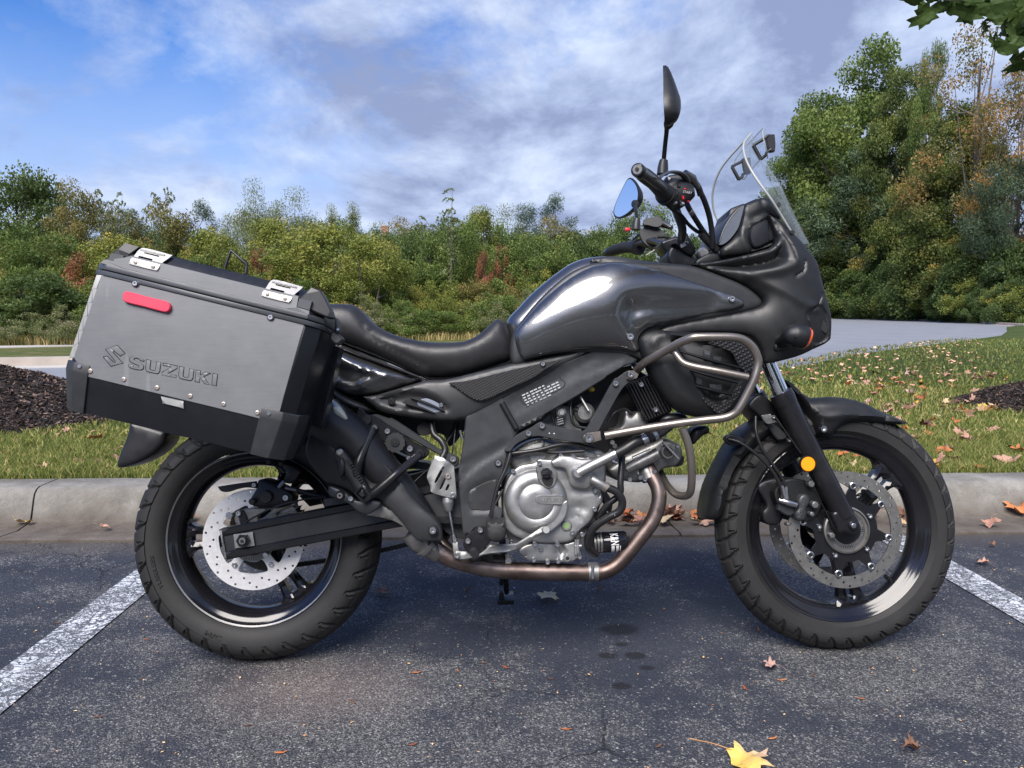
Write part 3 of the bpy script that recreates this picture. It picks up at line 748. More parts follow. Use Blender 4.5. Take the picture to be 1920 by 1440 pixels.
def brake_disc(c, ro, ri, w, th, parent, m, nh, rows, hr=.0032, name='brake_disc'):
    holes = []
    for i in range(nh):
        a = 2*pi*i/nh; r = ri+(ro-ri)*rows[i % len(rows)]; holes.append([(c[0]+r*cos(a)+hr*cos(q*pi/4), c[1]+r*sin(a)+hr*sin(q*pi/4)) for q in range(8)])
    V = ring_xz(c, ri, 64)
    return flat(name, ring_xz(c, ro, 96), [V]+holes, w, th, parent, m)
# rear disc with its carrier, slotted sensor ring
rd = brake_disc(WR, .130, .094, .0640, .005, rearw, M['steel_disc'], 42, (.22, .5, .8))
car = []
for i in range(144):
    a = 2*pi*i/144; s = .5+.5*cos(5*a+.6); car.append((WR[0]+(.078+.014*min(1, max(0, s*1.6-.2)))*cos(a), WR[1]+(.078+.014*min(1, max(0, s*1.6-.2)))*sin(a)))
wins = []
for i in range(5):
    a0 = radians(72*i-90); pts = []
    for q in (-.45, -.2, 0, .2, .45): pts.append((.088, a0+q))
    for q in (.42, .2, 0, -.2, -.42): pts.append((.058, a0+q))
    wins.append(crom([(WR[0]+r*cos(a), WR[1]+r*sin(a)) for r, a in pts], True, 3))
flat('disc_carrier', ring_xz(WR, .0945, 96), wins+[ring_xz(WR, .040, 40)], .0635, .005, rearw, M['steel_disc'])
for i in range(5):
    a = radians(72*i-54); o = link('bolt', bolt_mesh(.0065), rearw); o.location = (WR[0]+.080*cos(a), -.066, WR[1]+.080*sin(a))
slots = []
for i in range(48):
    a = 2*pi*i/48; u = (cos(a), sin(a)); t = (-u[1], u[0]); slots.append([(WR[0]+u[0]*r+t[0]*q, WR[1]+u[1]*r+t[1]*q) for r, q in ((.0445, -.0011), (.0525, -.0013), (.0525, .0013), (.0445, .0011))])
flat('sensor_ring', ring_xz(WR, .056, 72), slots+[ring_xz(WR, .040, 36)], .071, .002, rearw, M['silver2'])
# front discs
for s in (1, -1):
    brake_disc(WF, .155, .124, .0690*s, .0045*s, frontw, M['steel_disc2'], 54, (.18, .5, .84), .0034)
    star = []
    for i in range(160):
        a = 2*pi*i/160; k = (8*a/(2*pi)) % 1.0; r = .086+.034*sstep(np.array([1-abs(k-.5)*3.6]))[0]; star.append((WF[0]+r*cos(a+.2), WF[1]+r*sin(a+.2)))
    flat('disc_carrier', star, [ring_xz(WF, .052, 48)], .0705*s, .006*s, frontw, M['rim'])
    for i in range(8):
        a = 2*pi*(i+.5)/8+.2
        bm_ = lathe_me('disc_bobbin', (WF[0]+.118*cos(a), WF[1]+.118*sin(a)), [(.0100, .066), (.0100, .0735), (.0085, .0745), (.0062, .0745), (.0062, .0715), (.0001, .0715)], 20, side=s); bb_ = link('disc_bobbin', bm_, frontw, M['bolt']); link('bobbin_hole', lathe_me('bobbin_hole', (WF[0]+.118*cos(a), WF[1]+.118*sin(a)), [(.0056, .0716), (.0001, .0717)], 14, side=s), bb_, M['dark'])
    for i in range(5):
        a = 2*pi*i/5+.5; o = link('bolt', bolt_mesh(.0070), frontw); o.location = (WF[0]+.074*cos(a), -.0715*s, WF[1]+.074*sin(a)); o.rotation_euler = (0, 0, 0 if s > 0 else pi)
link('hub_cover', lathe_me('hub_cover', WF, [(.062, .066), (.062, .078), (.058, .080), (.056, .074), (.050, .074)], 56, cap=False), frontw, M['steel_disc2'])
slots = []
for i in range(60):
    a = 2*pi*i/60; u = (cos(a), sin(a)); t = (-u[1], u[0]); slots.append([(WF[0]+u[0]*r+t[0]*q, WF[1]+u[1]*r+t[1]*q) for r, q in ((.0400, -.0010), (.0490, -.0012), (.0490, .0012), (.0400, .0010))])
flat('sensor_ring', ring_xz(WF, .0525, 72), slots+[ring_xz(WF, .036, 36)], .0760, .002, frontw, M['silver2'])
link('hub_core', lathe_me('hub_core', WF, [(.038, .05), (.038, .077), (.030, .083), (.018, .085)], 36), frontw, M['black_metal'])
tube('valve_stem', 'C', [(935, 1140, .0), (915, 1112, .012), (893, 1092, .022)], [.007, .005, .0055], frontw, M['rubber'], 10)
def side_text(t, c, r, w, a_mid, h, parent, flip=False):
    me = text_mesh(t, 1.0, extrude=.02, offset=.01); co = np.empty(len(me.vertices)*3); me.vertices.foreach_get('co', co); co = co.reshape(-1, 3); mn, mx = co.min(0), co.max(0)
    sc = h/(mx[1]-mn[1])*1.5; ln_ = (mx[0]-mn[0])*sc; a = a_mid+(-1 if not flip else 1)*((co[:, 0]-mn[0])*sc-ln_/2)/r; rr = r+(-h/2+(co[:, 1]-mn[1])/(mx[1]-mn[1])*h)*(1 if not flip else -1)
    P = np.stack([c[0]+rr*np.cos(a), -(w+(co[:, 2]>0)*.0014), c[1]+rr*np.sin(a)], 1); me.vertices.foreach_set('co', P.ravel()); me.update(); return link('sidewall_lettering', me, parent, M['tyre'])
ty_ = [o for o in rearw.children if o.name.startswith('tyre')][0]
side_text('M/C', WR, .262, .0722, radians(-112), .013, ty_, True); side_text('TUBELESS', WR, .258, .0722, radians(198), .010, ty_)
for r_, w_ in ((.246, .0665), (.2495, .0690)): link('sidewall_rib', lathe_me('sidewall_rib', WR, [(r_, w_-.004), (r_, w_+.0012), (r_+.001, w_+.0012), (r_+.001, w_-.004)], 96, cap=False), ty_, M['tyre'])
# ---- drive chain and sprocket (far side)
spr = []
for i in range(47*4):
    a = 2*pi*i/(47*4); r = .113 if i % 4 in (0,) else (.105 if i % 4 in (1, 3) else .101); spr.append((WR[0]+r*cos(a), WR[1]+r*sin(a)))
flat('sprocket', spr, [ring_xz(WR, .055, 40)], -.088, .007, rearw, M['dark'])
def chain():
    P = []; cA = Vector((WR[0], 0, WR[1])); cB = Vector((-.105, 0, .395)); rA, rB = .105, .036
    for i in range(15): a = radians(92+176*i/14); P.append((cA.x+rA*cos(a), cA.z+rA*sin(a)))
    for i in range(1, 34): t = i/34; P.append((cA.x+rA*cos(radians(268))+(cB.x-cA.x)*t, cA.z-rA+(cB.z-rB-(cA.z-rA))*t-.020*sin(pi*t)))
    for i in range(6): a = radians(-86+172*i/5); P.append((cB.x+rB*cos(a), cB.z+rB*sin(a)))
    for i in range(1, 34): t = 1-i/34; P.append((cA.x+(cB.x-cA.x)*t, cA.z+rA+(cB.z+rB-(cA.z+rA))*t))
    vs = []; fs = []
    P2 = resample(P, .0158)
    P2 = [p for i, p in enumerate(P2) if i == 0 or math.hypot(p[0]-P2[i-1][0], p[1]-P2[i-1][1]) > .004]
    for i in range(len(P2)):
        a = Vector((P2[i][0], P2[i][1])); b = Vector((P2[(i+1) % len(P2)][0], P2[(i+1) % len(P2)][1])); t = (b-a); 
        if t.length < 1e-5: continue
        t.normalize(); n_ = Vector((-t.y, t.x)); wd = .012 if i % 2 else .0085
        o = len(vs)
        for (l_, h) in ((-.003, .4), (.003, .95), ((b-a).length*.5, .55), ((b-a).length-.003, .95), ((b-a).length+.003, .4)):
            for sg in (1, -1):
                p = a+t*l_+n_*h*sg*.0078
                vs += [(p.x, .092-wd*.7+.002, p.y), (p.x, .092+wd*.7+.002, p.y)]
        for q in range(4):
            s = o+q*4; fs += [(s, s+4, s+5, s+1), (s+2, s+3, s+7, s+6), (s, s+2, s+6, s+4), (s+1, s+5, s+7, s+3)]
        fs += [(o, o+1, o+3, o+2), (o+16, o+18, o+19, o+17)]
    return link('drive_chain', fixn(pydata('drive_chain', vs, fs, 30)), bike, M['dark'])
chain()

# ---- swingarm
sw = panel('swingarm', '0', [(410, 993, 1), (540, 969, 1), (660, 946, 1), (800, 915, 1), (905, 896, 1), (905, 985, 1), (800, 980, 1), (740, 988, 1), (540, 1026, 1), (422, 1047, 1)], .128, bike, M['frame'], th=.030, poly=True, edge=.003, step=.02)
for pts in ([(414, 991), (540, 966), (660, 943), (800, 912), (905, 893), (905, 905), (800, 927), (660, 958), (540, 981), (416, 1006)], [(424, 1050), (540, 1028), (740, 990), (800, 982), (905, 986), (905, 972), (800, 967), (740, 975), (540, 1012), (420, 1035)]):
    plate('swingarm_rail', '0', [(*p, 1) for p in pts], .134, sw, M['black_metal'], th=.028, edge=.003)
panel('swingarm', '0', [(410, 993, 1), (660, 946, 1), (905, 896, 1), (905, 985, 1), (740, 988, 1), (422, 1047, 1)], -.098, bike, M['frame'], th=.030, poly=True, edge=.003, step=.03)
plate('end_plate', 'A', [(540, 722), (552, 719), (576, 864), (566, 868)], .1345, sw, M['alu'], th=.034)
plate('adjuster_plate', 'A', [(614, 740), (716, 727), (727, 800), (622, 814)], .1365, sw, M['alu'], th=.004, edge=.001)
disc('axle_nut', 'A', 662, 775, .134, .150, .0165, sw, M['black_metal'], 6)
disc('axle_nut', 'A', 660, 776, .150, .158, .0085, sw, M['silver2'], 20)
disc('axle', 'A', 659, 777, .156, .160, .0045, sw, M['dark'], 16)
plate('chain_guard', '0', [(560, 930), (700, 892), (860, 872), (900, 880), (900, 905), (700, 925), (580, 950)], -.075, sw, M['plastic'], th=.03, edge=.004)
panel('swingarm_pivot_block', '0', [(820, 900), (900, 870), (930, 900), (930, 990), (880, 1010), (830, 990)], .10, bike, M['frame'], th=.2, step=.03)

# ---- rear brake
rc = panel('rear_caliper_bracket', 'A', [(620, 640), (660, 610), (720, 600), (800, 600), (880, 585), (945, 568, 1), (958, 600, 1), (900, 625), (840, 650), (760, 670), (700, 690), (650, 695), (625, 680)], .086, bike, M['silver2'], th=.012, edge=.003,
     holes=[[(745, 650), (800, 605), (815, 612), (765, 655)], [(850, 625), (930, 590), (938, 600), (860, 636)]])
panel('rear_caliper', 'A', [(700, 560), (735, 500), (745, 455), (790, 450), (840, 470), (900, 500), (935, 540), (920, 580), (860, 600), (780, 600), (720, 590)], .093, rc, M['blackdeep'], th=.05, bulge=.006, edge=.006)
disc('caliper_piston_cap', 'A', 783, 543, .092, .112, .0168, rc, M['plastic'], 32, .002)
disc('caliper_pin', 'A', 711, 567, .09, .112, .0085, rc, M['rubber'], 20, .003)
bolt('A', 893, 545, .100, rc, .008); bolt('A', 725, 478, .094, rc, .006)
tube('brake_hose_union', 'A', [(855, 490, .11), (885, 458, .112)], .0055, rc, M['silver2'], 10)
panel('guard_plate', 'A', [(530, 487, 1), (640, 470), (735, 458, 1), (748, 500, 1), (690, 492), (640, 500), (590, 515), (550, 512)], .084, rc, M['plastic'], th=.006)
disc('arm_bolt', 'A', 591, 640, .08, .092, .0090, rc, M['bolt'], 20)
panel('torque_bracket', 'A', [(625, 625), (660, 610), (680, 640), (690, 690), (655, 690), (640, 650)], .094, rc, M['black_metal'], th=.006)
bolt('A', 643, 628, .096, rc, .007)
tube('brake_hose', 'A', [(885, 490, .112), (950, 503, .112), (1040, 530, .110), (1110, 540, .112)], .0048, rc, M['hose'])
tube('hose_ferrule', 'A', [(893, 492, .113), (950, 505, .113)], .0055, rc, M['silver2'])
tube('sensor_cable', 'A', [(660, 690, .100), (740, 640, .11), (850, 590, .115), (1000, 552, .118), (1110, 542, .118)], .0022, rc, M['hose'])
disc('sensor', 'A', 783, 850, .07, .085, .0068, rc, M['bolt'], 18)
panel('reservoir_bracket', 'A', [(860, 360), (965, 395), (960, 430), (930, 470), (880, 460), (895, 410)], .088, rc, M['blackdeep'], th=.03, bulge=.004)
for p in ((800, 357), (865, 367)): disc('mount_stud', 'A', *p, .10, .11, .006, rc, M['dark'], 12)

# ---- exhaust: header, collector pipe, silencer
ex = tube('exhaust_pipe', '6', [(1195, 610, .085), (1225, 680, .098), (1262, 760, .108), (1262, 850, .112), (1225, 950, .112), (1160, 1040, .110), (1080, 1140, .108), (1010, 1215, .106), (930, 1255, .104), (830, 1258, .104), (640, 1256, .104), (420, 1250, .106), (270, 1238, .11), (120, 1210, .12), (0, 1170, .13), (-80, 1110, .13)],
    [.0195, .0195, .0195, .0195, .0195, .0195, .0195, .0195, .0200, .0215, .0225, .0225, .0215, .0205, .0205, .0205], bike, M['exhaust'], 24)
tube('pipe_clamp', '6', [(838, 1258, .104), (898, 1257, .104)], .0250, ex, M['silver2'], 28)
tube('pipe_clamp', '6', [(868, 1216, .128), (868, 1296, .128)], .0042, ex, M['bolt'], 10)
tube('pipe_weld', '6', [(905, 1258, .104), (912, 1257, .104)], .0222, ex, M['exhaust'], 28)
tube('pipe_weld', '6', [(826, 1258, .104), (832, 1258, .104)], .0235, ex, M['exhaust'], 28)
tube('exhaust_pipe', 'B', [(1130, 1060, -.02), (1110, 1130, .03), (1090, 1210, .07), (1200, 1300, .07), (1330, 1320, .05), (1500, 1330, .0)], [.019]*6, bike, M['exhaust'], 20)
tube('header_flange', '6', [(1150, 590, .08), (1195, 660, .09), (1215, 700, .097)], [.020, .0235, .0225], bike, M['silver2'], 24)
for q in ((1155, 690), (1240, 655)): disc('flange_nut', '6', *q, .10, .118, .007, bike, M['bolt'], 6)
tube('silencer_inlet', 'B', [(1060, 1290, .13), (1000, 1240, .142), (930, 1190, .150), (880, 1130, .152)], [.0205, .024, .028, .030], bike, M['silver2'], 24)
for a, b in (((985, 1228), (965, 1213)), ((945, 1195), (925, 1180)), ((910, 1160), (893, 1143))):
    tube('band_clamp', 'B', [(*a, .146), (*b, .150)], .0305, bike, M['silver2'], 24)
sil = tube('silencer', 'B', [(1010, 1100, .150), (940, 1020, .152), (800, 860, .155), (640, 680, .158), (480, 500, .16), (320, 370, .165), (100, 240, .17), (-300, 60, .175)], [.026, .036, .046, .052, .056, .058, .058, .056], bike, M['blackdeep'], 28)
panel('silencer_guard', 'B', [(1095, 1190, 1), (1088, 1110), (1040, 1030), (960, 960), (870, 870), (790, 760), (660, 900), (720, 960), (800, 1050), (900, 1170), (960, 1195), (1040, 1195)], .198, sil, M['plastic2'], th=.05, bulge=.009, edge=.005)
disc('guard_bolt', 'B', 1030, 1118, .196, .213, .0125, sil, M['blackdeep'], 28)
bolt('B', 1030, 1116, .212, sil, .0088)
panel('silencer_cover', 'B', [(790, 758), (700, 650), (560, 500), (430, 370, 1), (240, 290, 1), (200, 330, 1), (120, 560), (250, 760), (400, 820), (530, 900), (640, 905), (715, 955), (800, 850)], .200, sil, M['plastic'], th=.06, bulge=.006, edge=.005, lines=[('B', [(560, 500), (700, 660), (800, 770)], .003, .006)], dents=[('B', [(330, 420), (560, 640), (640, 760), (560, 830), (380, 640), (280, 480)], .004, .01)])
panel('silencer_shell', 'B', [(262, 160, 1), (235, 265, 1), (320, 330), (420, 375, 1), (445, 360), (400, 260), (330, 190)], .204, sil, M['goldtin'], th=.06, bulge=.010, edge=.008)
plate('silencer_lug', 'B', [(250, 895), (262, 948), (440, 918), (400, 868)], .150, bike, M['frame'], th=.03)
panel('lower_guard', 'B', [(560, 1000), (640, 930), (740, 960), (850, 1090), (900, 1160), (840, 1105), (760, 1055), (680, 1030), (600, 1015)], .178, sil, M['steel_disc2'], th=.03, bulge=.004)

# ---- main frame, subframe, brackets
fr = panel('frame', '6', [(300, 200, 1), (420, 150, 1), (650, 20, 1), (880, -70, 1), (1060, -60, 1), (1135, -20, 1), (1120, 0, 1), (1060, 20, 1), (955, 82, 1), (940, 98, 1), (760, 210, 1), (585, 310, 1), (560, 335, 1), (430, 385, 1), (412, 412, 1), (380, 400, 1)], .150, bike, M['frame'], th=.03, edge=.003, step=.012,
    lines=[('6', [(360, 300), (560, 200), (800, 60), (1010, -40)], .0016, .006)], dents=[('6', [(340, 240, 1), (420, 170, 1), (880, -70, 1), (1100, -30, 1), (760, 110, 1), (430, 300, 1), (380, 320, 1)], .003, .006)])
lowp = panel('frame_plate', '6', [(108, 300, 1), (322, 190, 1), (418, 415, 1), (385, 470, 1), (362, 530, 1), (335, 640), (310, 740), (285, 840), (262, 930), (245, 975), (220, 990), (170, 990), (130, 1030, 1), (90, 1030, 1), (75, 900), (62, 760), (65, 640), (90, 480)], .152, bike, M['frame'], th=.03, edge=.003, step=.010,
    dents=[('6', [(60, 600, 1), (200, 520, 1), (385, 440, 1), (370, 520, 1), (200, 620, 1), (60, 740, 1)], .003, .008), ('6', [(110, 775), (200, 715), (300, 690), (290, 800), (262, 890), (160, 892), (120, 880)], .005, .004)])
panel('frame_pad', '6', [(122, 783), (200, 730), (292, 704), (283, 790), (255, 882), (165, 884), (130, 872)], .150, lowp, M['plastic2'], th=.01, edge=.002, lines=[('6', [(130, y), (280, y)], -.0022, .0012) for y in (768, 800, 832, 862)])
panel('dark_gap_plate', '6', [(100, 300, 1), (330, 150, 1), (620, 60, 1), (620, 300, 1), (380, 520, 1), (120, 520, 1)], .11, fr, M['blackdeep'], th=.02, poly=True, step=.04)  # added black plate, puts darkness into the open gap behind the frame
tube('frame_rod', '6', [(322, 240, .158), (410, 395, .158)], .0075, fr, M['plastic'], 12)
plate('rod_end', '6', [(400, 380), (435, 375), (565, 312), (560, 335), (430, 402), (412, 415)], .156, fr, M['plastic'], th=.01)
disc('bolt_cup', '6', 302, 604, .150, .155, .0098, lowp, M['blackdeep'], 24); bolt('6', 302, 603, .154, lowp, .0078)
vb = panel('engine_bracket', '3', [(20, 1440), (50, 1400), (90, 1345), (160, 1305), (200, 1285), (260, 1248), (300, 1262), (420, 1290), (530, 1306), (560, 1300), (600, 1240), (740, 985), (780, 950), (850, 905), (885, 930), (880, 970), (800, 1040), (640, 1330), (610, 1390), (575, 1402), (530, 1390), (380, 1370), (250, 1345), (170, 1362), (100, 1400), (60, 1445)], .166, bike, M['frame'], th=.012, edge=.002, step=.012)
bolt('3', 181, 1325, .167, vb, .0078); bolt('3', 271, 1275, .167, vb, .0078); bolt('3', 761, 993, .167, vb, .0078)
for q in ((320, 1324), (352, 1326)): disc('paint_chip', '3', *q, .1655, .1668, .0016, vb, M['white'], 8, .0003)
piv = panel('pivot_bracket', '6', [(108, 1045), (150, 1010), (180, 985), (225, 985), (248, 1010), (262, 1060), (225, 1110), (215, 1150), (195, 1185), (155, 1198), (118, 1180), (105, 1130), (90, 1090)], .168, bike, M['black_metal'], th=.014, edge=.002)
disc('pivot_cap', '6', 158, 1151, .168, .180, .0155, piv, M['blackdeep'], 36, .002); disc('pivot_cap', '6', 158, 1151, .180, .183, .0115, piv, M['plastic'], 32)
bolt('6', 120, 1070, .169, piv, .0072); bolt('6', 194, 1005, .169, piv, .0072)
sub = panel('subframe', 'B', [(620, 290), (720, 320), (760, 330), (1060, 530, 1), (1200, 590), (1212, 640), (1190, 662), (1150, 655), (1120, 620, 1), (1090, 590, 1), (640, 335)], .140, bike, M['frame'], th=.02, edge=.003)
bolt('B', 1173, 609, .141, sub, .0088); 
hang = panel('hanger_bracket', 'B', [(480, 320), (500, 250), (530, 255), (560, 290), (620, 305), (720, 370), (800, 420), (880, 480), (990, 540), (1000, 575), (960, 610), (900, 620), (860, 590), (800, 560), (700, 500), (640, 470), (590, 450), (545, 420), (500, 370)], .150, bike, M['black_metal'], th=.02, edge=.003)
disc('bolt_cup', 'B', 560, 330, .150, .157, .0115, hang, M['blackdeep'], 24); disc('bolt_cup', 'B', 615, 388, .150, .156, .0105, hang, M['blackdeep'], 24)
bolt('B', 615, 388, .156, hang, .0078); bolt('B', 708, 412, .151, hang, .0075); bolt('B', 868, 536, .151, hang, .0082); bolt('B', 858, 602, .148, hang, .0060)
disc('bolt_cup', 'B', 935, 575, .150, .160, .0118, hang, M['blackdeep'], 24); bolt('B', 935, 574, .158, hang, .0085, m=M['black_metal'])
kn = []; kc = L('B', 762, 492, .170)
for i in range(120): a = 2*pi*i/120; r = .0245-.0022*max(0, cos(12*a))**3; kn.append((kc[0]+r*cos(a), kc[1]+r*sin(a)))
flat('preload_knob', kn, [], .172, .024, hang, M['plastic2'])
disc('preload_knob_cap', 'B', 760, 491, .172, .176, .0105, hang, M['plastic'], 28); disc('preload_knob_cap', 'B', 760, 491, .176, .178, .0048, hang, M['dark'], 16)
panel('shock_body', 'B', [(690, 520), (760, 560), (900, 620), (1000, 640), (990, 680), (880, 680), (780, 680), (700, 640)], .05, bike, M['blackdeep'], th=.10, step=.02)
panel('inner_fender', 'B', [(300, 200), (560, 180), (800, 250), (1280, 300), (1240, 420), (1150, 520), (1090, 430), (880, 440), (700, 360), (600, 340)], .04, bike, M['blackdeep'], th=.10, step=.03)
panel('linkage', 'B', [(780, 760), (900, 720), (1000, 700), (1200, 720), (1230, 1000), (1180, 1180), (1100, 1040), (1000, 990), (880, 880)], .03, bike, M['blackdeep'], th=.08, step=.03)
for k, pts in enumerate(([(1020, 350, .11), (1035, 430, .12), (1090, 480, .13), (1118, 545, .135), (1095, 600, .14)], [(1200, 350, .06), (1170, 430, .06), (1130, 490, .06)], [(1190, 400, .10), (1175, 520, .11), (1160, 600, .11)])):
    tube('brake_fluid_hose' if k == 0 else 'cable', 'B', pts, (.0085, .006, .0018)[k], bike, M['hose'])
tube('spring_clip', 'B', [(1225, 405, .12), (1240, 470, .12)], .0045, bike, M['bolt'], 10)
tube('wire', 'B', [(985, 690, .12), (900, 770, .13), (850, 830, .135)], .0022, bike, M['hose']); tube('wire_end', 'B', [(880, 812, .132), (835, 848, .135)], .0042, bike, M['bolt'], 8)
disc('suspension_boot', 'B', 965, 395, .05, .10, .018, bike, M['rubber'], 24)
# ---- heel guard, rear master cylinder, brake pedal, footpegs, side stand
hg = panel('heel_guard', 'B', [(1045, 585, 1), (1105, 600, 1), (1180, 660, 1), (1197, 862), (1180, 890), (1155, 888), (1025, 848), (1010, 800), (988, 745), (990, 715), (1010, 660)], .172, bike, M['alu'], th=.003, edge=.001, step=.012,
    holes=[[(1095, 670), (1108, 678), (1058, 772), (1045, 765)], [(1108, 752), (1120, 752), (1090, 820), (1078, 818)], [(1135, 792), (1147, 796), (1130, 832), (1120, 828)]], lines=[('B', [(1120, 610), (1075, 720), (1020, 850)], .004, .010)])
bolt('B', 1139, 731, .172, hg, .0068, m=M['rivet']); bolt('B', 1171, 866, .172, hg, .0068)
disc('reservoir_cap', 'B', 1050, 640, .12, .165, .012, bike, M['silver'], 24)
tube('master_cylinder', 'B', [(1135, 880, .155), (1138, 915, .155), (1140, 950, .155), (1143, 978, .155)], [.0135, .0150, .0120, .0085], bike, M['silver'], 20)
tube('push_rod', 'B', [(1145, 970, .155), (1185, 1200, .160)], .0034, bike, M['bolt'], 10)
tube('push_rod_nut', 'B', [(1178, 1150, .159), (1186, 1205, .160)], .0065, bike, M['bolt'], 8)
plate('rod_clevis', 'B', [(1170, 1205), (1205, 1200), (1218, 1260), (1216, 1310), (1182, 1312), (1172, 1262)], .167, bike, M['alu'], th=.012, edge=.002)
pd = panel('brake_pedal', '6', [(35, 1150), (50, 1130, 1), (110, 1135, 1), (150, 1160), (205, 1140), (250, 1095, 1), (390, 1088), (430, 1075), (540, 1005), (560, 990), (585, 985), (610, 990), (608, 1012), (580, 1020), (545, 1035), (470, 1090), (410, 1125), (350, 1140), (250, 1150), (180, 1165), (110, 1182), (55, 1180)], .184, bike, M['alu'], th=.010, edge=.003, step=.010,
    lines=[('6', [(250, 1120), (390, 1110), (440, 1092), (560, 1005)], -.0015, .003)])
bolt('6', 55, 1158, .185, pd, .0068)
tube('pedal_pad', '6', [(582, 1003, .185), (590, 1003, .225)], .0085, pd, M['alu'], 8)
plate('rider_footpeg_bracket', '6', [(285, 860), (325, 880), (322, 965), (270, 965), (272, 890)], .185, bike, M['frame'], th=.02, edge=.003)
pg = panel('rider_footpeg', '6', [(232, 965), (250, 952), (270, 962), (290, 950), (312, 962), (332, 955), (345, 970), (350, 1030), (330, 1065), (295, 1080), (262, 1072), (238, 1050), (230, 1010)], .262, bike, M['rubber'], th=.085, bulge=.006, edge=.006, lines=[('6', [(235, 990), (345, 990)], -.002, .002)])
panel('heel_boot', '0', [(880, 1040), (905, 1030), (925, 1045), (915, 1075), (895, 1078)], .12, bike, M['rubber'], th=.05)
st = tube('side_stand', '6', [(325, 1060, -.10), (338, 1200, -.15), (345, 1290, -.19), (352, 1380, -.235)], [.010, .0095, .009, .008], bike, M['black_metal'], 14)
fp = L3('6', 345, 1412, -.25)
link('stand_foot', box_me('stand_foot', fp+Vector((0, .0, .0)), .050, .06, .014, Matrix.Rotation(LEAN+.1, 3, 'X')), st, M['black_metal'])
tube('stand_spring', '6', [(325, 1260, -.16), (318, 1330, -.19)], .006, st, M['dark'], 10)
tube('stand_lever', '6', [(360, 1390, -.23), (395, 1392, -.22), (398, 1350, -.21)], .003, st, M['bolt'], 8)
tube('stand_rubber', '6', [(320, 1375, -.23), (322, 1425, -.24)], [.006, .011], st, M['rubber'], 10)
plate('stand_lug', '6', [(345, 1150), (385, 1160), (395, 1230), (390, 1280), (345, 1275)], .10, bike, M['silver2'], th=.008, edge=.001)
disc('lug_bolt', '6', 363, 1190, .10, .112, .0095, bike, M['bolt'], 6)
# ---------------------------------------------------------------- engine
eng = panel('engine', '6', [(340, 980), (330, 800), (340, 690), (380, 640), (370, 560), (450, 520), (560, 470), (700, 480), (800, 530), (900, 540), (945, 620), (945, 760), (925, 830), (900, 900), (880, 970), (800, 1050), (790, 1170), (760, 1190), (500, 1190), (430, 1130), (370, 1070)], .118, bike, M['silver2'], th=.22, edge=.006, step=.02)
cc_ = panel('clutch_cover', '6', [(335, 960), (328, 820), (345, 720), (390, 650), (440, 615), (520, 600), (545, 575), (620, 580), (680, 550), (760, 560), (860, 570), (905, 560), (940, 620), (945, 700), (920, 760), (930, 830), (895, 880), (850, 960), (790, 1010), (740, 1070), (640, 1085), (520, 1080), (420, 1050), (360, 1010)], .142, eng, M['silver'], th=.03, edge=.006, step=.010,
     dents=[('6', [(750, 845, 1), (840, 835, 1), (825, 905, 1), (745, 895, 1)], .004, .003), ('6', [(740, 905, 1), (820, 925, 1), (790, 950, 1), (732, 925, 1)], .004, .003), ('6', [(730, 800, 1), (920, 795, 1), (920, 808, 1), (730, 812, 1)], .004, .002)],
     lines=[('6', [(640, 640), (690, 640), (720, 700), (740, 770), (800, 780), (880, 770), (925, 790)], -.003, .0025)])
cC = L('6', 530, 835, .165)
link('clutch_dome', lathe_me('clutch_dome', cC, [(.0795, .14), (.0795, .150), (.0765, .157), (.068, .163), (.060, .166), (.046, .1665), (.0445, .1655), (.0435, .1665), (.042, .1685), (.020, .1695), (.0001, .1695)], 96, sharp=60), cc_, M['silver'])
panel('dome_rib', '6', [(560, 960), (600, 935), (700, 830), (722, 850), (705, 930), (650, 990), (600, 1020), (560, 1000)], .164, cc_, M['silver'], th=.01, edge=.004)
panel('badge_plate', '6', [(522, 820), (545, 795), (675, 793, 1), (690, 800), (680, 850), (660, 855, 1), (545, 848)], .1705, cc_, M['silver'], th=.004, edge=.0015)
text_on('badge_lettering', 'SUZUKI', '6', (537, 838), (676, 838), .1708, cc_, M['silver2'], hratio=.19, extrude=.0007, offset=.012)
flat('badge_outline', crom([L('6', *q, .1705) for q in ((532, 820), (550, 802), (610, 800), (682, 799), (684, 846), (610, 848), (550, 845))], True, 5), [crom([L('6', *q, .1705) for q in ((537, 821), (552, 806), (610, 804), (678, 803), (680, 842), (610, 844), (552, 841))], True, 5)], .1712, .001, cc_, M['silver2'])
# pocket, filler cap
panel('filler_pocket', '6', [(530, 628), (560, 630), (640, 650), (658, 668), (640, 735), (600, 755), (570, 740), (540, 700)], .1715, cc_, M['silver2'], th=.012, edge=.002)
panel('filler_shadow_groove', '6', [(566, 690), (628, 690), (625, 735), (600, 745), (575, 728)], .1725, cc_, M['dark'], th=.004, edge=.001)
fc = disc('oil_filler_cap', '6', 590, 662, .165, .186, .0125, cc_, M['blackdeep'], 28, .002)
plate('filler_grip', '6', [(556, 655), (622, 648), (628, 662), (622, 672), (558, 676)], .191, fc, M['blackdeep'], th=.006, edge=.002)
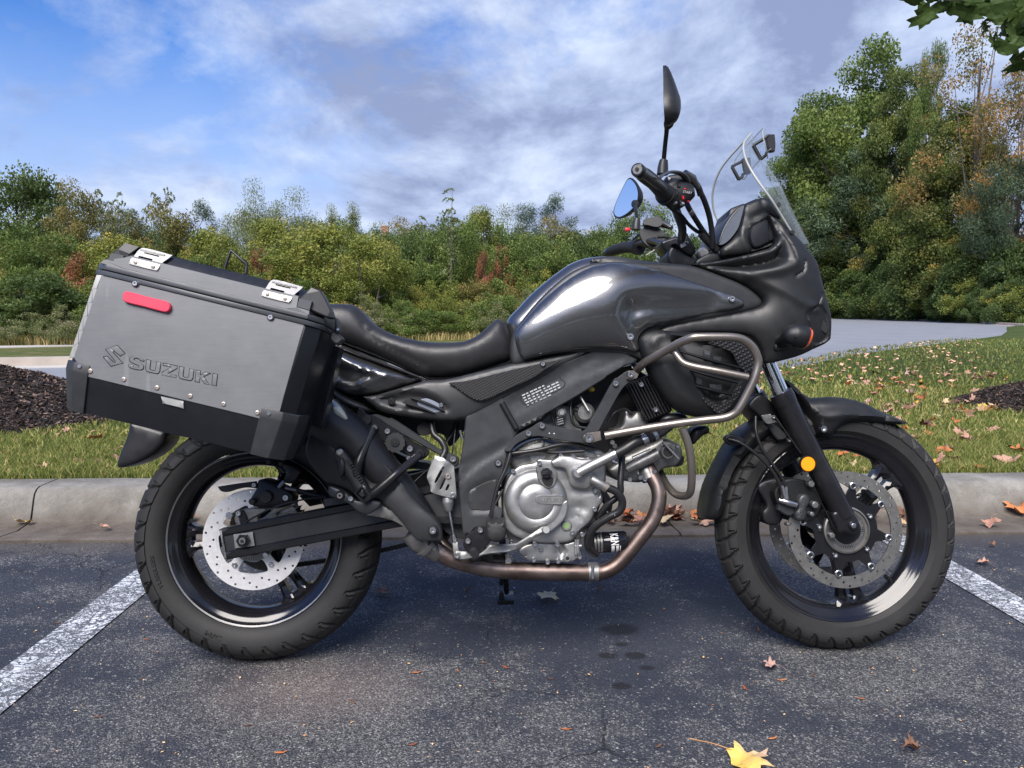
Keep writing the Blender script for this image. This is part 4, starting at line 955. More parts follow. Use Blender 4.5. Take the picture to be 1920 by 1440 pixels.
# water pump
wp = panel('water_pump_cover', '6', [(618, 598), (640, 580), (680, 560), (740, 562), (800, 578), (860, 578), (900, 570), (905, 590), (860, 610), (870, 650), (880, 700), (850, 750), (800, 760), (740, 740), (720, 690), (700, 640), (640, 625)], .158, eng, M['silver'], th=.02, bulge=.006, edge=.005)
tube('coolant_pipe', '6', [(782, 662, .176), (850, 625, .180), (915, 592, .182), (980, 560, .180)], [.0148, .0132, .0128, .0128], wp, M['silver'], 24)
disc('pipe_end', '6', 782, 662, .150, .188, .0150, wp, M['silver'], 28, .004)
tube('hose_clamp', '6', [(982, 560, .180), (1004, 549, .180)], .0145, wp, M['bolt'], 24); tube('clamp_screw', '6', [(985, 590, .19), (1015, 603, .19)], .004, wp, M['bolt'], 8)
tube('coolant_hose', '6', [(985, 558, .180), (1060, 520, .175), (1130, 475, .17), (1200, 455, .16), (1260, 430, .14), (1330, 380, .12)], [.0128, .0135, .0150, .0140, .012, .012], eng, M['hose'], 20)
tube('hose_clamp', '6', [(1162, 470, .168), (1190, 455, .166)], .0155, eng, M['bolt'], 20); tube('hose_clamp', '6', [(1225, 447, .152), (1245, 437, .148)], .0145, eng, M['bolt'], 20)
tube('coolant_pipe', '6', [(862, 700, .172), (905, 722, .176), (940, 745, .176)], [.0118, .0108, .0105], wp, M['silver'], 20)
tube('hose_clamp', '6', [(938, 738, .176), (955, 752, .176)], .0128, wp, M['rivet'], 20)
tube('coolant_hose', '6', [(950, 748, .176), (1010, 775, .176), (1045, 830, .174), (1030, 890, .170), (960, 930, .162), (880, 985, .15), (842, 1050, .14), (845, 1110, .13), (890, 1150, .11)], .0102, eng, M['hose'], 18)
tube('coolant_hose', '6', [(1045, 560, .14), (1040, 640, .145), (1035, 720, .15), (1030, 790, .15), (960, 850, .145), (900, 930, .13)], .0085, eng, M['hose'], 16)
tube('hose', '6', [(905, 760, .12), (960, 850, .12), (920, 940, .12), (850, 1010, .12)], .012, eng, M['hose'], 16)
for q in ((958, 898), (1002, 917)): disc('hose_clip', '6', *q, .17, .178, .0022, eng, M['bolt'], 10)
# oil filter
o0 = L3('6', 915, 1078, .10); o1 = L3('6', 1068, 1066, .10); dx = (o1-o0); ln = dx.length
of = link('oil_filter', lathe_me('oil_filter', o0, [(.024, -.012), (.026, .0), (.0255, .004), (.0268, .006), (.0268, ln-.006), (.024, ln), (.008, ln+.001), (.007, ln+.008)], 48, axis=dx), eng, M['rim'])
for k in range(3): link('filter_gasket', lathe_me('filter_gasket', o0, [(.024, -.020+k*.008), (.0275, -.019+k*.008), (.0275, -.014+k*.008), (.024, -.013+k*.008)], 40, axis=dx), of, M['silver2'])
# wrapped label with lettering, curved round the canister
def wrap_text(s, t0, a0, a1, hl, m, name):
    me = text_mesh(s, 1.0, extrude=.0, offset=.02); co = np.empty(len(me.vertices)*3); me.vertices.foreach_get('co', co); co = co.reshape(-1, 3)
    mn, mx = co.min(0), co.max(0); u = (co[:, 0]-mn[0])/(mx[0]-mn[0]); v = (co[:, 1]-mn[1])/(mx[1]-mn[1])
    ang = a0+(a1-a0)*u; d = dx.normalized(); e1 = Vector((0, -1, 0)); e1 = (e1-d*e1.dot(d)).normalized(); e2 = d.cross(e1)
    r = .0272; ax = t0+v*hl
    P = np.array(o0)+ax[:, None]*np.array(d)+r*(np.cos(ang)[:, None]*np.array(e1)+np.sin(ang)[:, None]*np.array(e2))
    me.vertices.foreach_set('co', P.ravel()); me.update(); link(name, me, of, m)
wrap_text('K&N', ln*.34, -.95, .20, .021, M['white'], 'filter_lettering'); wrap_text('IIIIIIIIIIIIII', ln*.30, .28, 1.2, .024, M['white'], 'filter_stripes') if False else None
def wrap_patch(t0, t1, a0, a1, m, name, cut=0):
    d = dx.normalized(); e1 = Vector((0, -1, 0)); e1 = (e1-d*e1.dot(d)).normalized(); e2 = d.cross(e1); vs = []; n = 8
    for i in range(n+1):
        a = a0+(a1-a0)*i/n
        for t in (t0+cut*i/n, t1): vs.append(o0+d*t+(e1*cos(a)+e2*sin(a))*.02715)
    fs = [(2*i, 2*i+1, 2*i+3, 2*i+2) for i in range(n)]; link(name, pydata(name, vs, fs, 180), of, m)
wrap_patch(ln*.36, ln*.48, .28, 1.25, M['white'], 'filter_stripe'); wrap_patch(ln*.54, ln*.64, .26, 1.2, M['white'], 'filter_stripe')
wrap_patch(ln*.68, ln*.72, .30, 1.1, M['white'], 'filter_stripe')
# lower sump with ribs, bolts, sight glass
smp = panel('sump', '6', [(425, 1130), (470, 1095), (560, 1080), (700, 1085), (760, 1075), (790, 1110), (800, 1160), (770, 1180), (745, 1195), (700, 1200), (640, 1190), (500, 1190), (455, 1165)], .128, eng, M['silver'], th=.12, edge=.004, step=.014,
    dents=[('6', [(650, 1090, 1), (700, 1090, 1), (700, 1160, 1), (652, 1155, 1)], .012, .003), ('6', [(455, 1160, 1), (650, 1155, 1), (760, 1165, 1), (760, 1170, 1), (455, 1168, 1)], .004, .002)])
disc('drain_lug', '6', 717, 1175, .12, .140, .0085, smp, M['silver'], 28); disc('drain_hole', '6', 717, 1175, .139, .1405, .0048, smp, M['dark'], 20, .0003)
disc('sump_plug', '6', 558, 1122, .12, .132, .0060, smp, M['silver2'], 16); bolt('6', 558, 1122, .130, smp, .0046)
sg = disc('sight_glass_rim', '6', 712, 980, .135, .147, .0138, eng, M['silver'], 32, .003); disc('sight_glass', '6', 712, 979, .146, .1478, .0085, sg, M['green'], 8, .0005)
for q in ((548, 603), (676, 556), (835, 578), (780, 732), (882, 768), (880, 880), (806, 1030), (390, 650), (380, 1075), (520, 1088), (655, 1088), (745, 1020), (515, 1183), (662, 1190), (598, 1196), (790, 1165), (905, 565), (750, 560)):
    bolt('6', *q, .150 if q[1] < 1100 else .130, eng, .0062)
for k, (a, b) in enumerate((((768, 1060), (768, 1150)), ((780, 1060), (780, 1140)), ((760, 1100), (800, 1100)))): tube('sump_rib', '6', [(*a, .132), (*b, .132)], .005, smp, M['silver'], 8)
text_on('casting_number', 'Z1 R02M', '6', (622, 1047), (690, 1047), .1425, cc_, M['silver2'], hratio=.2, extrude=.0004) if False else None
# upper crankcase, rear cylinder, throttle bodies
panel('crankcase_top', '6', [(360, 590), (400, 530), (470, 480), (560, 455), (680, 470), (760, 500), (900, 520), (950, 560), (880, 600), (700, 600), (520, 610), (420, 650)], .125, eng, M['silver2'], th=.14, bulge=.01, edge=.008)
panel('casting_web', '6', [(480, 540, 1), (560, 500, 1), (620, 530, 1), (560, 600, 1), (500, 610, 1)], .134, eng, M['silver'], th=.02, edge=.004)
panel('rear_cylinder', '6', [(560, 330), (640, 270), (720, 260), (760, 320), (800, 400), (780, 480), (700, 500), (600, 480), (560, 420)], .09, eng, M['silver2'], th=.16, step=.02)
rc2 = disc('throttle_cap', '6', 682, 300, .09, .135, .0135, eng, M['silver2'], 28, .004); disc('throttle_cap', '6', 684, 300, .13, .139, .0080, eng, M['silver'], 20, .002)
for k in range(4): tube('throttle_rib', '6', [(655+k*2, 332+k*14, .125), (690+k*2, 322+k*14, .128)], .0045, eng, M['frame'], 8)
disc('throttle_body', '6', 822, 300, .06, .115, .026, eng, M['silver2'], 32, .008); tube('throttle_spout', '6', [(760, 280, .10), (790, 290, .11)], .009, eng, M['bolt'], 14)
tube('cable_bracket', '6', [(795, 205, .12), (845, 290, .13)], .004, eng, M['alu'], 8)
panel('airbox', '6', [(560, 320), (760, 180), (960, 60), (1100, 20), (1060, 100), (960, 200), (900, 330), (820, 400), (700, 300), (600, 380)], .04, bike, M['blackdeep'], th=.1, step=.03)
panel('inner_darkness', '6', [(370, 500), (560, 330), (900, 120), (1100, 30), (1300, 200), (1300, 420), (1060, 640), (900, 560), (700, 500), (420, 560)], .0, bike, M['blackdeep'], th=.05, step=.04)  # added black sheet in place of the shade deep behind the engine
disc('yellow_connector', '6', 868, 160, .05, .10, .006, bike, mat('yellow connector', (.65, .5, .05), .4), 8)
for k, pts in enumerate(([(380, 545, .15), (470, 535, .155), (560, 520, .158), (660, 495, .155), (760, 490, .15), (880, 520, .145)], [(400, 560, .145), (520, 525, .15), (640, 540, .15), (820, 530, .15)], [(620, 300, .12), (640, 400, .12), (600, 470, .12)], [(735, 220, .11), (740, 320, .12), (770, 380, .12), (900, 400, .12)], [(960, 360, .13), (1000, 300, .13), (1060, 280, .12), (1110, 310, .12)], [(560, 470, .155), (575, 490, .157), (548, 545, .157)], [(250, 950, .158), (270, 860, .160), (300, 740, .160), (345, 640, .158), (370, 560, .155), (375, 500, .15)], [(262, 950, .162), (275, 870, .164), (330, 760, .162)])):
    tube('wiring_harness', '6', pts, (.0055, .0045, .0035, .004, .0035, .0022, .0055, .0035)[k], bike, M['hose'], 10)
# front cylinder head and barrel, lying forward
frontcyl = panel('front_cylinder', '6', [(960, 640), (1030, 590), (1060, 560), (1250, 470), (1290, 450), (1350, 470), (1400, 500), (1405, 570), (1370, 620), (1290, 640), (1230, 690), (1150, 720), (1060, 710), (1000, 700)], .088, bike, M['silver2'], th=.18, bulge=.012, edge=.010, step=.012,
    lines=[('6', [(1050+k*16, 560-k*7), (1110+k*16, 690-k*12)], -.004, .0022) for k in range(0, 5)])
tube('cylinder_boss', '6', [(1070, 640, .112), (1160, 595, .116), (1260, 545, .118)], [.014, .015, .016], frontcyl, M['silver2'], 20)
tube('cylinder_stud', '6', [(1110, 580, .112), (1220, 530, .114)], .008, frontcyl, M['silver'], 12)
hc = disc('head_cover', '6', 1322, 535, .085, .122, .0190, frontcyl, M['silver2'], 32, .003); disc('head_cover_recess', '6', 1322, 535, .121, .1225, .0135, hc, M['dark'], 24, .0004)
tube('dip_stick', '6', [(1290, 478, .128), (1385, 578, .128)], .0032, hc, M['silver'], 8)
for q in ((1296, 432), (1376, 500), (1180, 700), (1090, 700), (1148, 572), (1097, 632), (1000, 500), (985, 478), (975, 530)): bolt('6', *q, .110, frontcyl, .0065)
panel('cam_cover', '6', [(1100, 320), (1140, 290), (1200, 330), (1180, 400), (1130, 420), (1060, 420), (1010, 440), (990, 400), (1040, 380), (1060, 300), (1070, 270)], .10, bike, M['silver2'], th=.08, bulge=.008, edge=.006)
panel('radiator_pipe', '6', [(1270, 340), (1310, 310), (1380, 300), (1430, 315), (1440, 345), (1380, 365), (1290, 365)], .12, bike, M['blackdeep'], th=.05, bulge=.01, edge=.01)
panel('horn', '6', [(1460, 420), (1490, 385), (1560, 380), (1568, 420), (1530, 440), (1500, 470), (1480, 490), (1460, 460)], .07, bike, M['blackdeep'], th=.06, bulge=.01, edge=.01)
panel('oil_cooler', '6', [(1350, 590), (1410, 560), (1410, 610), (1355, 625)], .05, bike, M['blackdeep'], th=.1)
# finned regulator
reg = panel('regulator', '3', [(832, 1010), (870, 975), (1000, 932), (1020, 940), (1140, 1165), (1130, 1185), (975, 1242), (950, 1240)], .118, bike, M['black_metal'], th=.02, poly=True)
for k in range(9):
    t = (k+.4)/9; a = (840+t*172, 1003-t*66); b = (958+t*172, 1238-t*66)
    plate('cooling_fin', '3', [a, (a[0]+11, a[1]-4), (b[0]+11, b[1]-4), b], .134, reg, M['black_metal'], th=.018, edge=.001)
for q in ((932, 1000), (1028, 1168)):
    plate('fin_land', '3', [(q[0]-22, q[1]-8), (q[0]+10, q[1]-22), (q[0]+26, q[1]+10), (q[0]-6, q[1]+24)], .135, reg, M['frame'], th=.02); bolt('3', *q, .136, reg, .0066)

# ---------------------------------------------------------------- bodywork
tank = panel('fuel_tank', '0', [(950, 604), (975, 572), (1003, 543), (1040, 513), (1072, 491), (1100, 481), (1135, 476.5), (1165, 479), (1200, 486), (1260, 493), (1330, 505), (1380, 545), (1360, 600), (1250, 640), (1150, 670), (1040, 680), (975, 682), (958, 650)], .085, bike, M['paint'], both=True, bulge=.030, edge=.030, step=.014)
panel('tank_top_cover', '0', [(1110, 484), (1150, 478), (1200, 485), (1255, 492), (1330, 505), (1420, 500), (1450, 520), (1400, 560), (1300, 560), (1180, 520), (1125, 500)], .118, bike, M['plastic2'], both=True, bulge=.012, edge=.020, step=.014)
# satin grey edge that runs round the painted side panel
panel('tank_side', '3', [(84, 640), (130, 578), (230, 455), (340, 345), (470, 245), (600, 190), (700, 178), (830, 176), (980, 180), (1120, 186), (1289, 205), (1476, 270), (1609, 323), (1698, 382), (1745, 436), (1733, 476), (1653, 507), (1476, 545), (1253, 587), (1076, 628), (1036, 680), (1038, 764), (1062, 840), (980, 860), (925, 830), (800, 800), (450, 790), (200, 835), (120, 870), (70, 850), (60, 740)], .150, bike, M['plastic2'], th=.08, bulge=.006, edge=.012, step=.009, p=.5)
gp = panel('painted_side_panel', '3', [(98, 642), (140, 590), (250, 462), (390, 340), (510, 258), (620, 208), (740, 192), (880, 200), (1040, 235), (1240, 300), (1400, 350), (1540, 398), (1606, 432), (1622, 462), (1580, 488), (1420, 522), (1250, 556), (1080, 598), (980, 632), (928, 670), (912, 715), (925, 765, 1), (900, 782), (800, 768), (620, 756), (470, 772), (300, 800), (150, 830, 1), (118, 790), (92, 700)],
    .1600, tank, M['paint'], th=.045, bulge=.046, edge=.007, step=.007, p=.72, lines=[('3', [(900, 500), (1000, 470), (1200, 462), (1400, 455)], -.016, .032), ('3', [(870, 480), (850, 560), (900, 640)], -.008, .026)])
bolt('3', 858, 682, .178, gp, .0095); bolt('3', 1535, 430, .166, gp, .0085)
# main side fairing
fair = panel('side_fairing', '5', [(500, 655), (640, 638), (760, 618), (900, 585), (1030, 548), (1085, 515), (1098, 465), (1085, 400), (1062, 330), (1048, 285, 1), (1130, 330, 1), (1200, 400), (1260, 460), (1340, 560), (1400, 640), (1418, 700), (1440, 790), (1470, 900), (1497, 1000), (1512, 1090), (1508, 1180), (1508, 1226, 1), (1460, 1262), (1380, 1298), (1280, 1345), (1180, 1375), (1080, 1398), (1010, 1395), (985, 1310), (930, 1225), (850, 1190), (700, 1175), (480, 1180), (330, 1225), (230, 1290), (200, 1330, 1), (200, 1210), (250, 1140), (450, 1092), (700, 1046), (900, 1004), (985, 970), (998, 930), (945, 872), (850, 805), (700, 742), (560, 690), (480, 657, 1)],
    .150, bike, M['plastic'], th=.03, bulge=.032, edge=.006, step=.0046, p=.5,
    dents=[('5', [(500, 660), (650, 642), (870, 600), (1050, 558), (1125, 510), (1160, 470), (1190, 560), (1200, 620), (1170, 660), (1060, 705), (900, 722), (760, 715), (620, 690)], .030, .030),
           ('5', [(1330, 1030), (1420, 960), (1480, 1010), (1505, 1100), (1500, 1220), (1400, 1270), (1340, 1180), (1340, 1090)], .006, .006)],
    lines=[('5', [(870, 745), (1000, 800), (1150, 870), (1300, 960), (1390, 1000)], .004, .012), ('5', [(900, 742), (1080, 715), (1200, 680), (1245, 640), (1230, 540), (1150, 430)], .006, .014), ('5', [(1316, 640), (1308, 700), (1290, 725), (1240, 755)], -.004, .003), ('5', [(1450, 880), (1432, 935), (1400, 985), (1345, 1010), (1325, 1040), (1332, 1100), (1350, 1180), (1400, 1290)], -.004, .003), ('5', [(1110, 345), (1170, 440), (1220, 540), (1245, 620)], -.003, .003)])
bolt('5', 1294, 772, .166, fair, .0085)
# grey lip round the painted panel
panel('nose_insert', '5', [(1320, 650, 1), (1350, 680), (1400, 790), (1440, 900), (1466, 1000), (1440, 960), (1400, 880), (1360, 780), (1325, 700)], .135, fair, M['plastic2'], th=.03, edge=.004)
hl = panel('headlight', '5', [(1345, 610), (1405, 660), (1428, 760), (1462, 900), (1490, 1010), (1470, 1040), (1400, 1000), (1360, 800)], .075, bike, M['screen_edge'], both=True, bulge=.03, edge=.03, step=.014)
panel('nose_cowl', '5', [(1100, 340), (1180, 400), (1300, 540), (1400, 700), (1480, 960), (1505, 1100), (1500, 1215), (1400, 1280), (1200, 1360), (1050, 1390), (900, 1200), (900, 900), (1000, 600)], .110, bike, M['plastic'], both=True, bulge=.03, edge=.03, step=.02)
panel('air_intake', '5', [(1400, 1090), (1440, 1070), (1475, 1100), (1490, 1150), (1470, 1180), (1420, 1130)], .1655, fair, M['dark'], th=.006, edge=.001)
# indicator in the fairing
ind = tube('indicator', '5', [(1120, 1250, .165), (1165, 1225, .205), (1205, 1203, .222), (1240, 1197, .226), (1285, 1205, .226), (1313, 1213, .225)], [.012, .014, .0245, .0295, .0300, .0285], bike, M['plastic'], 28)
tube('indicator_lens', '5', [(1312, 1213, .225), (1332, 1222, .224), (1348, 1228, .224), (1358, 1232, .224)], [.0285, .0262, .0190, .006], ind, M['amber2'], 28)
panel('indicator_boot', '5', [(1085, 1290, 1), (1100, 1240, 1), (1150, 1215, 1), (1200, 1230), (1240, 1280), (1180, 1310, 1), (1100, 1312, 1)], .176, ind, M['blackdeep'], th=.03, edge=.006)
disc('indicator_hole', '5', 1250, 1200, .2555, .2565, .0028, ind, M['dark'], 12, .0003)
# radiator shroud with its grille
shr = panel('radiator_shroud', '3', [(918, 700), (960, 650), (1040, 632), (1120, 640), (1250, 650), (1500, 660), (1640, 690), (1705, 760), (1715, 870), (1690, 960), (1640, 1050), (1570, 1140), (1500, 1200), (1420, 1225), (1260, 1205), (1170, 1165), (1090, 1085), (1010, 960), (950, 830), (925, 760)], .168, bike, M['plastic'], th=.03, bulge=.034, edge=.012, step=.009, p=.6,
    dents=[('3', [(1120, 690), (1250, 670), (1400, 690), (1540, 730), (1640, 800), (1640, 900), (1600, 1010), (1540, 1090), (1440, 1120), (1360, 1090), (1290, 1010), (1240, 900), (1180, 780)], .030, .016)],
    lines=[('3', [(1020, 720), (1040, 680), (1150, 650)], .006, .010), ('3', [(1080, 880), (1180, 1060), (1330, 1150)], .003, .010)])
panel('grille_insert', '3', [(1380, 722), (1450, 705), (1560, 715), (1650, 770), (1690, 830), (1690, 890), (1640, 925), (1600, 890), (1570, 850), (1540, 790), (1460, 750)], .2005, shr, M['mesh'], th=.004, edge=.001)
panel('grille_insert', '3', [(1335, 1092), (1365, 1090), (1450, 1130), (1520, 1090), (1570, 1010), (1600, 980), (1590, 1060), (1540, 1130), (1480, 1190), (1440, 1190)], .1955, shr, M['mesh'], th=.004, edge=.001)
for a, b in (((1195, 778), (1600, 890)), ((1205, 885), (1575, 985)), ((1262, 998), (1535, 1064))):
    tube('grille_slat', '3', [(*a, .190), ((a[0]+b[0])/2, (a[1]+b[1])/2+4, .197), (*b, .194)], [.004, .0075, .0065], shr, M['plastic'], 10, flat=.6)
for q in ((1375, 800, 22, 30), (1440, 830, 26, 20), (1320, 975, 18, 26), (1430, 1020, 40, 26)): plate('shroud_fitting', '3', [(q[0]-q[2], q[1]-q[3]), (q[0]+q[2], q[1]-q[3]*.8), (q[0]+q[2], q[1]+q[3]), (q[0]-q[2], q[1]+q[3]*.8)], .182, shr, M['frame'], th=.01, edge=.002)
# seat
seat = panel('seat', '2', [(-60, 120), (80, 100), (230, 106), (330, 108), (400, 124), (450, 172), (500, 226), (580, 284), (700, 333), (850, 366), (1000, 377), (1130, 370), (1220, 337), (1300, 275), (1350, 228), (1388, 214), (1430, 240), (1468, 330), (1486, 420), (1470, 495), (1350, 540), (1180, 590), (1080, 612), (960, 624), (880, 616), (800, 590), (600, 488), (400, 402), (300, 375), (100, 310), (-60, 260)], .098, bike, M['vinyl'], both=True, bulge=.030, edge=.020, step=.009, p=.6,
    lines=[('2', [(430, 190), (480, 320), (600, 400), (720, 458), (840, 520), (960, 568), (1100, 604)], -.0035, .0045), ('2', [(330, 120), (420, 210), (480, 320)], -.002, .006), ('2', [(700, 380), (1000, 430), (1300, 330)], .006, .03)])
panel('seat_base', '2', [(300, 380), (600, 500), (880, 625), (1000, 640), (1400, 560), (1480, 520), (1470, 480), (900, 560), (600, 440), (320, 350)], .090, bike, M['blackdeep'], both=True, edge=.004, step=.03)
# tail
tail = panel('tail_panel', '2', [(-420, 340, 1), (-200, 330), (100, 370), (290, 420), (400, 462), (560, 522), (700, 572), (892, 634, 1), (800, 656), (620, 712), (520, 738), (430, 748), (350, 740), (250, 700), (150, 640), (-100, 560), (-420, 520, 1)], .124, bike, M['paint'], th=.05, bulge=.026, edge=.012, step=.008, p=.6,
    dents=[('2', [(240, 520), (330, 535), (440, 560), (560, 600), (480, 640), (380, 690), (250, 640)], .010, .016)], lines=[('2', [(270, 470), (400, 540), (560, 590), (700, 620)], .008, .012), ('2', [(440, 670), (520, 640), (620, 600)], .004, .008)])
panel('tail_panel', '2', [(-420, 340, 1), (100, 370), (400, 462), (892, 634, 1), (620, 712), (430, 748), (150, 640), (-420, 520, 1)], -.110, bike, M['paint'], th=.03, edge=.01, step=.03)
panel('tail_unit', '2', [(-500, 300), (-200, 300), (200, 350), (500, 480), (850, 640), (700, 800), (400, 760), (100, 700), (-400, 560)], .10, bike, M['blackdeep'], both=True, edge=.02, step=.03)
panel('under_tail', '2', [(180, 640), (240, 690), (350, 760), (440, 800), (520, 850), (440, 860), (330, 830), (230, 780), (180, 740)], .130, bike, M['plastic'], th=.06, bulge=.01, edge=.01)
sc_ = panel('side_cover', '2', [(440, 750, 1), (520, 742), (620, 716), (800, 662), (895, 636, 1), (1010, 632), (1120, 610), (1300, 565), (1480, 522), (1580, 508), (1700, 480), (1850, 452), (1985, 425), (2015, 432), (1980, 462), (1860, 530), (1700, 628), (1500, 730), (1350, 815), (1230, 880), (1140, 912), (1000, 920), (800, 900), (620, 868), (540, 838), (490, 800)], .146, bike, M['plastic2'], th=.035, bulge=.014, edge=.010, step=.008, p=.5,
    dents=[('2', [(490, 775), (540, 755), (660, 712), (760, 695), (860, 706), (960, 745), (1050, 815), (1055, 850), (1000, 875), (880, 868), (700, 850), (580, 815)], .016, .020)])
panel('knee_grip', '2', [(1044, 656), (1180, 640), (1500, 562), (1800, 498), (1830, 492), (1720, 560), (1600, 632), (1400, 724), (1290, 774), (1220, 772), (1140, 726), (1080, 682)], .1690, sc_, M['knit'], th=.006, edge=.0015, slope=(0, 0))
bolt('2', 1690, 526, .171, sc_, .0062, m=M['bolt']); disc('screw_cup', '2', 1690, 526, .160, .1705, .0078, sc_, M['plastic'], 24)
disc('screw_cup', '2', 642, 784, .150, .158, .0092, sc_, M['blackdeep'], 24); bolt('2', 640, 784, .156, sc_, .0055, m=M['plastic'])
panel('vent_opening', '2', [(730, 790), (800, 755), (880, 765), (960, 790), (1030, 820), (1040, 840), (1000, 866), (920, 868), (820, 845)], .1515, sc_, M['dark'], th=.004, edge=.001)
panel('fluid_reservoir', '2', [(820, 790), (870, 765), (920, 775), (980, 810), (990, 850), (930, 862), (850, 835)], .1540, sc_, mat('milky reservoir', (.22, .25, .31), .35), th=.004, edge=.001)
disc('reservoir_screw', '2', 985, 812, .153, .158, .0055, sc_, M['bolt'], 14)
for a, b in (((775, 758), (1010, 852)), ((720, 792), (940, 866))): tube('vent_slat', '2', [(*a, .158), ((a[0]+b[0])/2, (a[1]+b[1])/2-6, .161), (*b, .158)], [.0035, .0055, .0035], sc_, M['plastic2'], 10, flat=.6)
panel('cover_gap', '2', [(300, 400), (600, 515), (880, 628), (870, 634), (590, 530), (300, 415)], .146, bike, M['blackdeep'], th=.02, edge=.001)
# specification plate: rows of tiny print
for r in range(5):
    for k in range(int(9-(r in (0, 4))*3)):
        x0 = 1542+k*28+rng.uniform(0, 4); wd = rng.uniform(12, 24); y = 742+r*15-(x0-1542)*.46+r*2; x0 += r*9
        plate('print_mark', '2', [(x0, y), (x0+wd, y-wd*.46), (x0+wd+3, y-wd*.46+9), (x0+3, y+9)], .1522, fr, M['print'], th=.0006, edge=.0001, step=.05) if not (r == 0 and k > 6) else None
lab = [(1538, 740), (1790, 612), (1808, 618), (1838, 680), (1590, 812), (1576, 812)]
ringo = crom([L('2', *q, .1520) for q in lab], True, 3); lab_i = [(1541, 742), (1789, 615), (1806, 620), (1834, 679), (1590, 808), (1578, 808)]
flat('label_border', ringo, [crom([L('2', *q, .1520) for q in lab_i], True, 3)], .1522, .0006, fr, M['plastic'])
# rear mudguard flap
panel('mudguard_flap', 'A', [(60, 150, 1), (100, 150), (250, 195, 1), (252, 215), (238, 262), (180, 318), (110, 358), (50, 380), (8, 388), (-8, 372), (5, 320), (45, 220)], .055, bike, M['blackdeep'], both=True, edge=.012, step=.02)
panel('tail_carrier', 'A', [(60, 165), (250, 210), (700, 250), (900, 180), (800, 0), (300, -60)], .05, bike, M['blackdeep'], both=True, edge=.01, step=.04)

